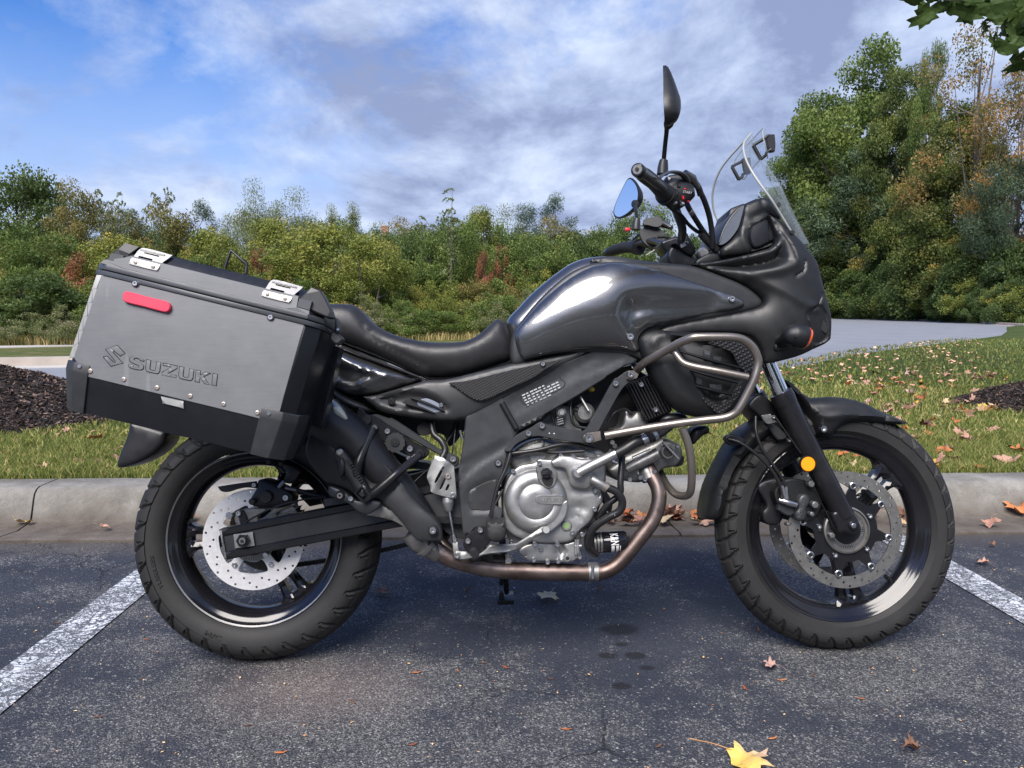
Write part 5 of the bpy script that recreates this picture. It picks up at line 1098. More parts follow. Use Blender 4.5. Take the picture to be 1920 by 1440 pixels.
# ---------------------------------------------------------------- panniers
def pannier(side):
    wo, wi = .500, .262; Z = '1'
    TL = np.array(L(Z, 285, 305, wo)); TR = np.array(L(Z, 1505, 605, wo)); BR = np.array(L(Z, 1300, 1395, wo)); BL = np.array(L(Z, 196, 1140, wo))
    ux = (TR-TL)/np.linalg.norm(TR-TL); vx = (BL-TL)-ux*((BL-TL)@ux); H = np.linalg.norm(vx); vx = vx/H; LEN = np.linalg.norm(TR-TL)
    def W(a, b, w): p = TL+ux*a+vx*b; return (p[0], -w*side, p[1])
    def loft(name, rings, parent, m, cap=True):
        """rings: (b, a0, a1, w0, w1, chamfer_out, chamfer_in)"""
        vs = []; fs = []
        for (b, a0, a1, w0, w1, c, ci) in rings:
            for a, w in ((a0+c, w1), (a1-c, w1), (a1, w1-c), (a1, w0+ci), (a1-ci, w0), (a0+ci, w0), (a0, w0+ci), (a0, w1-c)): vs.append(W(a, b, w))
        n = len(rings)
        for i in range(n-1):
            for k in range(8): a = i*8+k; q = i*8+(k+1) % 8; fs.append((a, q, q+8, a+8))
        fs.append(tuple(range(8))); fs.append(tuple(range((n-1)*8, n*8)))
        me = pydata(name, vs, fs); fixn(me)
        bm = bmesh.new(); bm.from_mesh(me)
        bmesh.ops.bevel(bm, geom=[e for e in bm.edges if e.calc_length() > .01], offset=.0016, segments=2, affect='EDGES', profile=.6); bm.to_mesh(me); bm.free()
        me.polygons.foreach_set('use_smooth', [True]*len(me.polygons)); me.set_sharp_from_angle(angle=radians(50)); return link(name, me, parent, m)
    c = .060; s_ = (L(Z, 1355, 1110, wo)); hb = (np.array(L(Z, 1248, 1170, wo))-TL)@vx     # lower edge of the flat grey face
    e0 = -.014; e1 = LEN+.031
    pn = loft('pannier', [(0, e0-.004, e1, wi, wo, c*.45, .03), (hb, e0-.012, e1-.008, wi, wo, c*.45, .03), (H, e0+.006, e1-.016, wi+.02, wo-.012, c*.4, .03)], bike, M['case_black'])
    if side > 0: pn['label'] = 'grey faced pannier on the near side'
    else: pn['label'] = 'pannier on the far side, mostly hidden'
    def on(pts, w=None): return [L(Z, q[0], q[1], wo if w is None else w)+((1,) if len(q) > 2 else ()) for q in pts]
    def P(name, pts, w, m, th=.004, parent=pn, **k):
        return panel(name, Z, None, w, parent, m, th, xz=on(pts, w), side=side, **k)
    P('face_panel', [(288, 306, 1), (1505, 604, 1), (1358, 1122, 1), (1248, 1170, 1), (188, 912, 1), (122, 800, 1)], wo+.003, M['case_grey'], th=.003, step=.03, edge=.001)
    P('edge_strip', [(258, 305, 1), (288, 306, 1), (124, 800, 1), (92, 805, 1)], wo+.0015, M['alu'], th=.003, step=.03, edge=.001)
    # lid: seal band, side facet, sloping top facet
    pb = np.array(L(Z, 245, 292, wo)); k0 = (pb-TL)@vx
    lid = loft('pannier_lid', [(-.0005, e0-.010, e1+.004, wi-.004, wo+.006, c*.5, .03), (-.010, e0-.010, e1+.004, wi-.004, wo+.006, c*.5, .03)], pn, M['case_band'])
    loft('lid_band', [(-.0125, e0-.009, e1+.003, wi-.004, wo+.005, c*.5, .03), (-.0235, e0-.009, e1+.003, wi-.004, wo+.005, c*.5, .03)], lid, M['case_band'])
    loft('lid_body', [(-.009, e0-.004, e1-.002, wi+.002, wo-.001, c*.5, .03), (-.0265, e0-.004, e1-.002, wi+.002, wo-.001, c*.5, .03), (-.045, e0+.006, e1-.012, wi+.002, wo-.004, c*.5, .03), (-.0745, e0+.040, e1-.050, wi+.035, wo-.024, c*.4, .03)], lid, M['case_black'])
    P('lid_facet', [(428, 200, 1), (470, 190, 1), (700, 246, 1), (1280, 388, 1), (1470, 432, 1), (1460, 500, 1), (1535, 520, 1), (1533, 545, 1), (420, 268, 1), (280, 232, 1), (300, 215, 1)], wo+.0005, M['case_grey'], th=.01, step=.05, edge=.001)
    for pts in ([(345, 180), (425, 112), (510, 135), (415, 232), (325, 215)], [(1470, 455), (1480, 440), (1545, 380), (1600, 395), (1630, 440), (1668, 520), (1680, 560), (1640, 560), (1548, 520), (1462, 498)]):
        P('lid_corner', [(*q, 1) for q in pts], wo-.008, M['case_corner'], th=.03, edge=.003, step=.03)
    P('lid_corner', [(325, 214, 1), (345, 172, 1), (420, 188, 1), (400, 232, 1)], wo+.002, M['case_band'], th=.01, edge=.002, step=.03)
    P('lid_corner', [(1462, 495, 1), (1475, 445, 1), (1550, 462, 1), (1535, 515, 1)], wo+.002, M['case_band'], th=.01, edge=.002, step=.03)
    # latches: bent plates with two slots
    for (x, y) in ((580, 212), (1372, 404)):
        def rel(pts): return [(x+px, y+py) for px, py in pts]
        outer = rel([(-78, -70), (-40, -76), (96, -40), (112, -30), (70, 20), (50, 62), (28, 66), (-108, 32), (-118, 18), (-100, -20)])
        h1 = rel([(-46, -48), (-36, -50), (44, -31), (46, -22), (-44, -38)]); h1 = rel([(-46, -50), (45, -28), (42, -20), (-48, -42)]); h2 = rel([(-72, -20), (-68, -24), (10, -4), (12, 2), (6, 16), (-78, -6)])
        xz = [L(Z, q[0], q[1], wo) for q in outer]; hs = [[L(Z, q[0], q[1], wo) for q in h1], [L(Z, q[0], q[1], wo) for q in h2]]
        rings = [resample(crom(xz, True, 4), .006)]+[resample(h, .006) for h in hs]
        V, F, _ = sheet(rings[0], .007, rings[1:])
        bcoord = (V-TL)@vx; Wd = np.where(bcoord > -.045, wo+.0035, wo+.0035-(-.045-bcoord)*.62); n = len(V)
        near = np.stack([V[:, 0], -Wd*side, V[:, 1]], 1); far = near.copy(); far[:, 1] += .002*side
        fs = [tuple(f) for f in F]+[tuple(f[::-1]+n) for f in F]; ed = {(f[i], f[(i+1) % 3]) for f in F for i in range(3)}
        fs += [(b, a, a+n, b+n) for a, b in ed if (b, a) not in ed]
        lt = link('lid_latch', fixn(pydata('lid_latch', np.concatenate([near, far]), fs, 35)), pn, M['alu'])
        for q in ((-88, 16), (18, 42)):
            cxy = L(Z, x+q[0], y+q[1], wo+.004); o = link('latch_rivet', lathe_me('latch_rivet', (0, 0), [(.0042, 0), (.0040, .0012), (.0001, .0018)], 16, side=side), lt, M['rivet']); o.location = (cxy[0], -(wo+.004)*side, cxy[1])
        for i in range(3):
            tube('lid_hinge_fold', Z, [(x-60+i*1, y-58+i*1, wo-.012), (x+88, y-24, wo-.012)], .0016, lt, M['alu'], 6, side=side) if i == 0 else None
    for q in ((494, 358), (1305, 560)):
        cxy = L(Z, q[0], q[1], wo+.004); disc('screw_boss', Z, q[0], q[1], wo+.001, wo+.0042, .0085, pn, M['case_band'], 24, side=side)
        o = link('bolt', bolt_mesh(.0054), pn); o.location = (cxy[0], -(wo+.0045)*side, cxy[1]); o.rotation_euler = (0, 0, 0 if side > 0 else pi)
    for q in ((222, 883), (423, 933), (622, 983), (822, 1033), (1022, 1081), (1224, 1133)):
        cxy = L(Z, q[0], q[1], wo+.003); rv = link('rivet', lathe_me('rivet', (0, 0), [(.0050, 0), (.0049, .0014), (.0036, .0022), (.0022, .0022), (.0020, .0008), (.0001, .0008)], 18, side=side), pn, M['rivet']); rv.location = (cxy[0], -(wo+.003)*side, cxy[1])
    # corner guards
    for (x0_, x1_, t0, t1) in ((LEN-.040, e1+.002, -.030, -.036), (e0-.016, .030, .0, .006)):
        r_ = x0_ > .1; cc2 = c*.45
        rings = []
        for b_, ins in ((hb-.024, 0.), (hb-.006, 0.), (H+.002, .012)):
            a0_, a1_ = (x0_+(.0 if b_ < hb else -.003), x1_-ins*.9) if r_ else (x0_+ins*1.5, x1_+(0 if b_ < hb else .006)); rings.append((b_, a0_, a1_, wo-.115, wo+.0055-ins, (cc2), .01))
        vs = []
        for (b_, a0_, a1_, w0_, w1_, c_, ci_) in rings:
            if r_: ring = ((a0_, w1_), (a1_-c_, w1_), (a1_, w1_-c_), (a1_, w0_), (a0_, w0_))
            else: ring = ((a0_+c_, w1_), (a1_, w1_), (a1_, w0_), (a0_, w0_), (a0_, w1_-c_))
            vs += [W(a_, b_, w_) for a_, w_ in ring]
        fs = [(i*5+k, i*5+(k+1) % 5, (i+1)*5+(k+1) % 5, (i+1)*5+k) for i in range(2) for k in range(5)]+[(0, 1, 2, 3, 4), (10, 11, 12, 13, 14)]
        me = fixn(pydata('corner_guard', vs, fs)); bm = bmesh.new(); bm.from_mesh(me); bmesh.ops.bevel(bm, geom=list(bm.edges), offset=.0022, segments=2, affect='EDGES', profile=.6); bm.to_mesh(me); bm.free()
        me.polygons.foreach_set('use_smooth', [True]*len(me.polygons)); me.set_sharp_from_angle(angle=radians(50)); link('corner_guard', me, pn, M['case_corner'])
    for q in ((154, 854), (1290, 1138)): disc('guard_rivet', Z, *q, wo+.005, wo+.008, .0045, pn, M['bolt'], 18, side=side)
    # red reflector
    rr = P('reflector', [(414, 440), (420, 415), (445, 405), (560, 435), (670, 462), (697, 480), (699, 505), (685, 524), (655, 526), (540, 496), (432, 468)], wo+.012, M['red_lens'], th=.010, edge=.0018, step=.008)
    P('release_plate', [(644, 1034, 1), (780, 1064, 1), (782, 1108, 1), (655, 1077, 1)], wo+.0025, M['alu'], th=.004, edge=.001, bulge=0)
    # embossed emblem and name
    if side > 0:
        S1 = [(312, 755), (382, 728), (432, 778), (410, 792), (372, 752), (340, 766), (418, 838), (348, 852), (294, 796), (318, 790), (362, 832), (378, 826)]
        for ring in ([(312, 752), (384, 728), (432, 776), (402, 790), (372, 756), (352, 766), (384, 800), (374, 832), (356, 802)], [(296, 796), (318, 790), (366, 832), (376, 826), (352, 786), (384, 762), (418, 834), (348, 854)]): pass
        sx = lambda pts: [L(Z, *q, wo+.003) for q in pts]
        emb = [(300, 797), (322, 791), (367, 832), (375, 830), (372, 822), (313, 752), (384, 727), (431, 776), (403, 792), (361, 758), (358, 768), (418, 835), (346, 853)]
        po = sx(emb); 
        raised = panel('emblem', Z, None, wo+.0042, pn, M['case_grey'], .0015, xz=[(*p, 1) for p in po], edge=.0008, step=.01)
        vv = [Vector((p[0], -(wo+.0036), p[1])) for p in po]+[Vector((po[0][0], -(wo+.0036), po[0][1]))]
        link('emblem_edge', tube_me('emblem_edge', vv, .00085, 5, smooth=False), raised, M['ink'])
        GL = {'S': [(1.0, .80), (.72, .80), (.68, .90, 0), (.4, .92, 0), (.30, .80, 0), (.36, .70, 0), (.8, .58, 0), (1.0, .40, 0), (.98, .12, 0), (.75, 0, 0), (.25, 0, 0), (.02, .10, 0), (0, .28), (.28, .28), (.34, .15, 0), (.62, .14, 0), (.72, .26, 0), (.64, .36, 0), (.2, .48, 0), (.02, .62, 0), (.04, .88, 0), (.25, 1, 0), (.75, 1, 0), (.98, .92, 0)],
              'U': [(0, 1), (.30, 1), (.30, .35), (.36, .20, 0), (.64, .20, 0), (.70, .35), (.70, 1), (1, 1), (1, .28), (.92, .06, 0), (.75, 0, 0), (.25, 0, 0), (.08, .06, 0), (0, .28)],
              'Z': [(0, 1), (1, 1), (1, .80), (.42, .20), (1, .20), (1, 0), (0, 0), (0, .20), (.58, .80), (0, .80)],
              'K': [(0, 1), (.30, 1), (.30, .62), (.66, 1), (1, 1), (.56, .56), (1, 0), (.66, 0), (.30, .44), (.30, 0), (0, 0)],
              'I': [(0, 1), (1, 1), (1, 0), (0, 0)]}
        A0 = np.array(L(Z, 452, 862, wo+.003)); A1 = np.array(L(Z, 978, 972, wo+.003)); X = A1-A0; TLn = np.linalg.norm(X); X /= TLn
        up = np.array(L(Z, 986, 902, wo+.003))-A1; x = 0.0; wid = [1, 1, 1, 1, 1.02, .32]; tot = sum(wid)+.16*5; hh = np.linalg.norm(up)
        for ch, wd in zip('SUZUKI', wid):
            pts = []
            for p in GL[ch]:
                q = A0+X*((x+p[0]*wd)/tot*TLn)+up*p[1]; pts.append((q[0], q[1]) if len(p) > 2 else (q[0], q[1], 1))
            ol = crom(pts, True, 4); lt = panel('letter', Z, None, wo+.0042, pn, M['case_grey'], .0015, xz=[(*p, 1) for p in ol], edge=.0008, step=.008)
            vv = [Vector((p[0], -(wo+.0036), p[1])) for p in ol]; vv.append(vv[0])
            link('letter_edge', tube_me('letter_edge', vv, .00075, 5, smooth=False), lt, M['ink']); x += wd+.16
    # lid carry handle on the inner side, lock on the front end
    tube('carry_handle', Z, [(1030, 262, wo-.17), (1066, 158, wo-.17), (1160, 240, wo-.17), (1155, 300, wo-.17)], .0042, lid, M['plastic'], 10, smooth=False, side=side)
    P('lid_hook', [(1690, 560, 1), (1712, 575), (1722, 640), (1712, 655), (1690, 640)], wo-.06, M['case_band'], th=.015, edge=.003, step=.02)
    disc('hook_screw', Z, 1705, 632, wo-.06, wo-.055, .0035, pn, M['bolt'], 12, side=side)
    P('lid_hook', [(1668, 640, 1), (1700, 655), (1735, 690), (1700, 720), (1660, 690)], wo-.06, M['case_corner'], th=.03, edge=.003, step=.02)
    return pn
pn1 = pannier(1)
pn2 = pannier(-1)
# rack behind the near pannier
rk = panel('pannier_rack', '1', [(1600, 700, 1), (1720, 740, 1), (1610, 1230, 1), (1500, 1190, 1)], .30, bike, M['black_metal'], th=.05, edge=.004, step=.05)
tube('carry_rail', 'B', [(605, 395, .175), (560, 500, .200), (505, 620, .222), (488, 730, .222)], [.0095, .0098, .0118, .0112], bike, M['black_metal'], 16)
tube('carry_rail', 'B', [(930, 585, .170), (850, 650, .195), (770, 715, .220), (690, 785, .225), (610, 850, .225), (560, 870, .22)], [.0098, .0098, .0105, .0118, .0118, .0105], bike, M['black_metal'], 16)
pp = panel('passenger_footpeg', 'B', [(318, 560), (345, 540), (390, 545), (440, 600), (500, 690), (560, 790), (590, 860), (560, 900), (500, 880), (440, 780), (380, 690), (330, 610)], .226, bike, M['plastic'], th=.03, bulge=.006, edge=.006, dents=[('B', [(410, 640), (440, 630), (540, 790), (500, 810)], .003, .004)])
disc('peg_pin', 'B', 365, 562, .226, .235, .0085, pp, M['alu'], 20, .003)
panel('peg_wing', 'B', [(360, 620), (385, 600), (400, 620), (405, 700), (375, 735), (355, 700)], .234, pp, M['blackdeep'], th=.02, bulge=.005, edge=.005)
bk = [(465, 855), (530, 795), (548, 800), (590, 880), (588, 898), (545, 922), (525, 918)]
ho = [(485, 858), (530, 815), (562, 872), (532, 902)]
panel('peg_buckle', 'B', [(*q, 1) for q in bk], .238, pp, M['black_metal'], th=.01, edge=.002, holes=[[(*q, 1) for q in ho]], step=.01)
panel('buckle_core', 'B', [(490, 858, 1), (528, 822, 1), (555, 868, 1), (530, 892, 1)], .235, pp, M['plastic'], th=.01, edge=.003)
panel('peg_mount', 'B', [(300, 800), (400, 840), (480, 900), (600, 900), (660, 930), (580, 1000), (500, 985), (420, 920), (300, 870), (285, 820)], .214, bike, M['frame'], th=.03, edge=.004, bulge=.004)
disc('bolt_cup', 'B', 370, 868, .214, .222, .0115, pp, M['black_metal'], 28, .003); bolt('B', 370, 868, .218, pp, .0075, m=M['rivet']); bolt('B', 448, 890, .220, pp, .0068)
for k in range(9): tube('peg_ridge', 'B', [(435+k*11, 650+k*18, .232), (458+k*11, 636+k*18, .232)], .0028, pp, M['rubber'], 6)
# ---------------------------------------------------------------- fork, front brake, mudguard
for s in (1, -1):
    fk = tube('fork_leg', 'C', [(418, 262, .098), (560, 545, .098), (700, 815, .098)], [.0285, .0290, .0285], frontw if False else bike, M['black_metal'], 32, smooth=False, side=s)
    tube('fork_collar', 'C', [(405, 238, .098), (415, 256, .098), (432, 292, .098)], [.0300, .0315, .0300], fk, M['black_metal'], 32, smooth=False, side=s)
    tube('fork_tube', 'C', [(345, 95, .098), (412, 250, .098)], .0205, fk, M['chrome'], 32, smooth=False, side=s)
    tube('fork_tube', 'C', [(230, -160, .098), (346, 97, .098)], .0205, fk, M['chrome'], 24, smooth=False, side=s)
    panel('axle_clamp', 'C', [(650, 800), (720, 780), (755, 810), (775, 850), (770, 885), (735, 898), (700, 890), (680, 895), (665, 860)], .118, fk, M['black_metal'], th=.05, edge=.006, side=s, bulge=.004)
disc('axle_end', 'C', 748, 858, .118, .128, .0125, fk, M['black_metal'], 28, .003)
disc('axle_bolt', 'C', 749, 859, .126, .132, .0068, fk, M['bolt'], 20, .002)
disc('axle_pinch_bolt', 'C', 648, 904, .09, .108, .0070, fk, M['silver2'], 16)
tube('fork_seam', 'C', [(545, 640, .108), (600, 760, .108), (655, 870, .108)], .0018, fk, M['black_metal'], 6, smooth=False)
# caliper
for s in (1, -1):
    cal = panel('front_caliper', 'C', [(380, 700), (420, 650), (480, 640), (540, 655), (590, 700), (600, 760), (570, 820), (520, 840), (470, 810), (430, 780), (395, 760)], .084, bike, M['plastic'], th=.05, edge=.004, side=s)
    panel('caliper_body', 'C', [(488, 740), (505, 715), (528, 712), (543, 730), (542, 755), (528, 775), (530, 800), (522, 828), (500, 838), (480, 828), (476, 800), (490, 775)], .100, cal, M['frame'], th=.03, edge=.006, side=s, bulge=.003)
text_on('caliper_lettering', 'TOKICO', 'C', (500, 830), (520, 730), .1036, cal, M['plastic'], hratio=.12, extrude=.0006) if False else None
def vtext(s, z, a, b, w, parent, m, h):
    A = L3(z, *a, w); B = L3(z, *b, w); X = B-A; ln_ = X.length; X.normalize(); me = text_mesh(s, 1.0, extrude=.0005); co = np.empty(len(me.vertices)*3); me.vertices.foreach_get('co', co); co = co.reshape(-1, 3)
    mn, mx = co.min(0), co.max(0); co[:, 0] = (co[:, 0]-mn[0])/(mx[0]-mn[0])*ln_; co[:, 1] = (co[:, 1]-mn[1])/(mx[1]-mn[1])*h
    Y = X.cross(Vector((0, -1, 0))) * -1; P = np.array(A)+co[:, :1]*np.array(X)+co[:, 1:2]*np.array(Y)+co[:, 2:3]*np.array((0, -1, 0)); me.vertices.foreach_set('co', P.ravel()); me.update(); return link('caliper_lettering', me, parent, m)
vtext('TOKICO', 'C', (498, 826), (522, 728), .1046, cal, M['silver2'], .006)
for q, r in (((552, 665), .0085), ((570, 762), .0090), ((555, 805), .0060), ((445, 853), .0050)): disc('caliper_bolt', 'C', *q, .09, .112, r, cal, M['silver2'], 12, .002)
panel('caliper_bracket', 'C', [(400, 740, 1), (460, 750), (470, 800), (440, 812), (395, 785, 1)], .088, cal, M['frame'], th=.02, edge=.003)
tube('banjo', 'C', [(398, 738, .095), (440, 750, .100), (480, 762, .100)], [.0065, .0085, .0070], cal, M['bolt'], 14)
panel('caliper_far', 'C', [(300, 680), (345, 645), (420, 650), (430, 780), (400, 850), (340, 850), (322, 800), (340, 760)], .045, bike, M['blackdeep'], th=.05, edge=.006, bulge=.004)
for pts in ([(290, 350, .09), (292, 420, .10), (320, 500, .105), (375, 580, .105), (420, 650, .102), (437, 710, .10), (428, 745, .10)], [(165, 455, .09), (215, 470, .10), (280, 515, .105), (345, 575, .105), (390, 640, .103), (412, 700, .10), (410, 735, .10)]):
    tube('brake_hose', 'C', pts, .0045, bike, M['hose'], 10)
for a, b in (((412, 670), (428, 735)), ((432, 675), (436, 735))): tube('hose_ferrule', 'C', [(*a, .102), (*b, .100)], .0048, bike, M['bolt'], 10)
panel('hose_guide', 'C', [(150, 445), (185, 432), (240, 455), (235, 475), (190, 488), (155, 470)], .085, bike, M['blackdeep'], th=.02, edge=.004)
tube('sensor_wire', 'C', [(380, 350, .12), (430, 420, .125), (500, 520, .125)], .0020, bike, M['hose'], 6)
panel('fork_guard_plate', 'C', [(318, 345, 1), (360, 338, 1), (372, 362), (390, 375, 1), (350, 385), (330, 372)], .102, bike, M['silver2'], th=.006, edge=.001); bolt('C', 372, 352, .104, bike, .0055); bolt('C', 446, 460, .115, bike, .0055)
rf_ = disc('reflector', 'C', 535, 571, .130, .140, .0195, fk, M['amber'], 40, .002)
link('reflector_rim', lathe_me('reflector_rim', L('C', 535, 571, .139), [(.0195, .128), (.0212, .128), (.0212, .139), (.0198, .141), (.0195, .139)], 40, cap=False), rf_, M['plastic'])
panel('fork_brace', 'C', [(255, 300), (300, 250), (340, 260), (420, 330), (430, 400), (380, 420), (300, 340)], .06, bike, M['blackdeep'], th=.12, edge=.006)
# mudguard: ridge along the middle, flanks to both sides
fend = panel('front_mudguard', 'C', [(428, 185), (440, 178), (470, 195), (510, 235), (560, 262), (640, 258), (720, 264), (800, 285), (880, 322), (960, 358), (1016, 383, 1), (960, 388), (880, 384), (800, 378), (740, 380), (690, 394), (660, 425), (640, 446), (590, 446), (575, 430), (540, 345), (515, 285), (470, 230)], .060, bike, M['plastic'], both=True, bulge=.022, edge=.018, step=.007, p=.6,
    lines=[('C', [(440, 200), (520, 280), (600, 350), (700, 345), (850, 350), (1000, 380)], .006, .009), ('C', [(560, 275), (700, 280), (900, 345)], -.004, .010)])
bolt('C', 603, 408, .084, fend, .0098)
rfend = panel('front_mudguard', 'C', [(335, 362), (300, 375), (240, 412), (195, 470), (150, 545), (110, 625), (82, 700), (66, 770), (57, 832, 1), (105, 836, 1), (130, 815), (150, 770), (160, 700), (190, 615), (240, 540), (300, 480), (350, 440), (400, 415), (420, 380, 1), (390, 365)], .052, bike, M['plastic'], both=True, bulge=.022, edge=.022, step=.007, p=.6,
    lines=[('C', [(350, 400), (270, 450), (190, 560), (140, 680), (110, 830)], .005, .010)])
panel('mudguard_stay', 'C', [(330, 370, 1), (372, 380, 1), (440, 440), (400, 460), (370, 430, 1)], .078, rfend, M['plastic2'], th=.01, edge=.003)
# ---------------------------------------------------------------- steering, handlebar, controls
for s in (1, -1):
    hb = tube('handlebar', '4', [(690, 1400, .05), (712, 1340, .085), (716, 1270, .110), (690, 1190, .145), (655, 1100, .190), (610, 1020, .26), (560, 965, .32), (470, 895, .38), (395, 842, .425)], .0112, bike, M['barblack'], 20, side=s)
    tube('handlebar_grip', '4', [(585, 1010, .285), (550, 975, .305), (500, 925, .335), (440, 880, .375), (418, 865, .39)], [.0215, .0185, .0175, .0175, .0165], hb, M['rubber'], 28, smooth=False, side=s)
    tube('grip_flange', '4', [(600, 1030, .272), (585, 1015, .284)], [.0250, .0245], hb, M['blackdeep'], 28, side=s)
    tube('bar_end', '4', [(424, 868, .386), (412, 858, .395), (384, 836, .425), (380, 832, .428)], [.0150, .0158, .0158, .0135], hb, M['black_metal'], 28, smooth=False, side=s)
    tube('bar_end_ring', '4', [(381.5, 833, .427), (378.5, 830.5, .4305)], [.0110, .0105], hb, M['silver2'], 24, smooth=False, side=s)
    tube('bar_end_screw', '4', [(379, 831, .430), (377, 829.6, .4315)], [.0045, .0045], hb, M['dark'], 12, smooth=False, side=s)
    sw_ = panel('switch_housing', '4', [(590, 935), (640, 905), (700, 895), (740, 915), (800, 945), (818, 1000), (815, 1030), (780, 1060), (730, 1090), (690, 1095), (650, 1070), (620, 1040), (600, 1000)], .255, bike, M['plastic'], th=.05, bulge=.010, edge=.010, side=s)
    for (x, y, a, b, m) in ((745, 974, 14, 5, 'redswitch'), (726, 1040, 6, 13, 'redswitch'), (768, 1066, 8, 4, 'redswitch'), (694, 948, 12, 16, 'plastic'), (668, 1000, 18, 22, 'blackdeep'), (722, 1082, 12, 12, 'bolt'), (672, 1076, 10, 10, 'bolt'), (780, 985, 26, 18, 'plastic')):
        panel('switch', '4', [(x-a, y-b), (x+a, y-b+4), (x+a, y+b), (x-a, y+b-3)], .268, sw_, M[m], th=.012, edge=.002, side=s, step=.01)
    lv = tube('brake_lever' if s > 0 else 'clutch_lever', '4', [(760, 930, .24), (720, 870, .27), (650, 850, .30), (590, 862, .34), (540, 900, .385)], [.008, .0085, .0065, .0055, .006], bike, M['barblack'], 14, side=s, flat=.6)
    panel('master_reservoir', '4', [(600, 880), (680, 860), (740, 860), (760, 890), (770, 920), (720, 950), (640, 930), (600, 920)], .225, lv, M['plastic2'], th=.04, bulge=.006, edge=.008, side=s)
    tube('lever_perch', '4', [(735, 858, .24), (790, 900, .225), (835, 970, .205)], [.009, .012, .006], lv, M['barblack'], 14, side=s, smooth=False)
    # mirror: boot, stem, head
    ms = tube('mirror', '4', [(568, 868, .268), (572, 810, .268), (578, 762, .268)], [.0138, .0128, .0100], bike, M['plastic2'], 20, smooth=False, side=s)
    tube('mirror_stem', '4', [(577, 770, .268), (588, 650, .290), (598, 560, .312), (602, 505, .325)], [.0056, .0054, .0054, .0062], ms, M['black_metal'], 14, side=s)
    tube('mirror_neck', '4', [(601, 522, .322), (614, 490, .335), (624, 455, .345)], [.0062, .012, .012], ms, M['plastic'], 14, side=s)
    cen = L3('4', 594, 306 if s > 0 else 298, .395); ang = radians(15 if s > 0 else 40); kz = 1.04 if s > 0 else .84
    if s < 0: cen = Vector((cen.x, -cen.y, cen.z))
    nrm = Vector((-cos(ang), -sin(ang)*(-1 if s > 0 else 1)*-1, -.04)); nrm = Vector((-cos(ang), (sin(ang) if s > 0 else -sin(ang)), -.02)).normalized()
    tv = Vector((0, -s, 0)); tv = (tv-nrm*tv.dot(nrm)).normalized(); uv_ = Vector((0, 0, 1)); uv_ = (uv_-nrm*uv_.dot(nrm)-tv*uv_.dot(tv)).normalized()
    shp = crom([(-.052, -.026), (-.040, -.052), (-.004, -.060), (.040, -.048), (.064, -.018), (.060, .012), (.034, .044), (.006, .070), (-.014, .074), (-.032, .050), (-.048, .012)], True, 5)
    # outline in (lateral, up); outer end higher
    shp = [(a*(.84 if s > 0 else 1.1), (b-.42*a)*kz) for a, b in shp]
    V, F, rings = sheet(shp, .008); d = pdist(V, rings[0]); n = len(V)
    bk_ = .006+.030*np.sqrt(np.clip(1-(1-np.clip(d/.045, 0, 1))**2, 0, 1))*(.9 if s > 0 else 1)
    bk_ = bk_*(.42+.58*np.clip((.082-V[:, 1])/.085, 0, 1)*np.clip((V[:, 1]+.105)/.05, .3, 1))
    A_ = np.array(cen)+V[:, :1]*np.array(tv)+V[:, 1:]*np.array(uv_); fr_ = A_+np.array(nrm)*.004; bk2 = A_-bk_[:, None]*np.array(nrm)
    fs = [tuple(f) for f in F]+[tuple(f[::-1]+n) for f in F]; ed = {(f[i], f[(i+1) % 3]) for f in F for i in range(3)}; fs += [(b, a, a+n, b+n) for a, b in ed if (b, a) not in ed]
    link('mirror_shell', fixn(pydata('mirror_shell', np.concatenate([fr_, bk2]), fs, 40)), ms, M['plastic'])
    cx0 = V[:, 0].mean(); g_ = np.array([(cx0+(a-cx0)*.93, b*.93+.0005) for a, b in shp]); gv = [Vector(cen)+tv*a+uv_*b+nrm*.0046 for a, b in g_]
    gm = pydata('mirror_glass', gv, [tuple(range(len(gv)))]); gm.update()
    if Vector(gm.polygons[0].normal).dot(nrm) < 0: gm.flip_normals()
    link('mirror_glass', gm, ms, M['mirror'])
sx_ = L('4', 715, 1420, 0)[0]
for o_ in list(bike.children):
    nm_ = o_.name.split('.')[0]
    if nm_ in ('handlebar', 'switch_housing', 'clutch_lever', 'mirror') and (o_.name.endswith('.001') or nm_ == 'clutch_lever'):
        o_.rotation_euler = (0, 0, -.17); o_.location = (sx_-sx_*cos(.17), sx_*sin(.17), 0)
text_on('switch_lettering', 'START', '4', (722, 998), (790, 1016), .2705, sw_, M['print'], hratio=.24, extrude=.0003) if False else None
swn = [o for o in bike.children if o.name == 'switch_housing'][0]
text_on('switch_lettering', 'START', '4', (722, 1004), (788, 1018), .2690, swn, M['print'], hratio=.26, extrude=.0004)
plate('warning_sticker', '4', [(606, 880), (632, 895), (618, 912)], .236, swn, M['white'], th=.001)
panel('bar_clamp', '4', [(560, 1380), (620, 1345), (700, 1330), (740, 1370), (760, 1420), (800, 1480), (700, 1500), (620, 1460)], .045, bike, M['black_metal'], both=True, edge=.008, step=.014)
panel('ignition_cover', 'M', [(1060, 1150), (1120, 1120), (1220, 1020), (1260, 1080), (1300, 1150), (1340, 1220), (1320, 1290), (1270, 1290), (1180, 1240), (1120, 1180)], .070, bike, M['plastic'], th=.12, bulge=.008, edge=.006)
plate('sticker', 'M', [(1150, 1165), (1210, 1125), (1250, 1135), (1245, 1160), (1190, 1200), (1160, 1205)], .0785, bike, M['print'], th=.001)
panel('yoke', 'M', [(1020, 1220), (1100, 1200), (1340, 1330), (1440, 1380), (1420, 1440), (1100, 1440), (1000, 1340)], .06, bike, M['blackdeep'], both=True, edge=.008, step=.02)
disc('steering_cap', 'M', 1440, 1270, .02, .05, .016, bike, M['silver'], 24, .004)
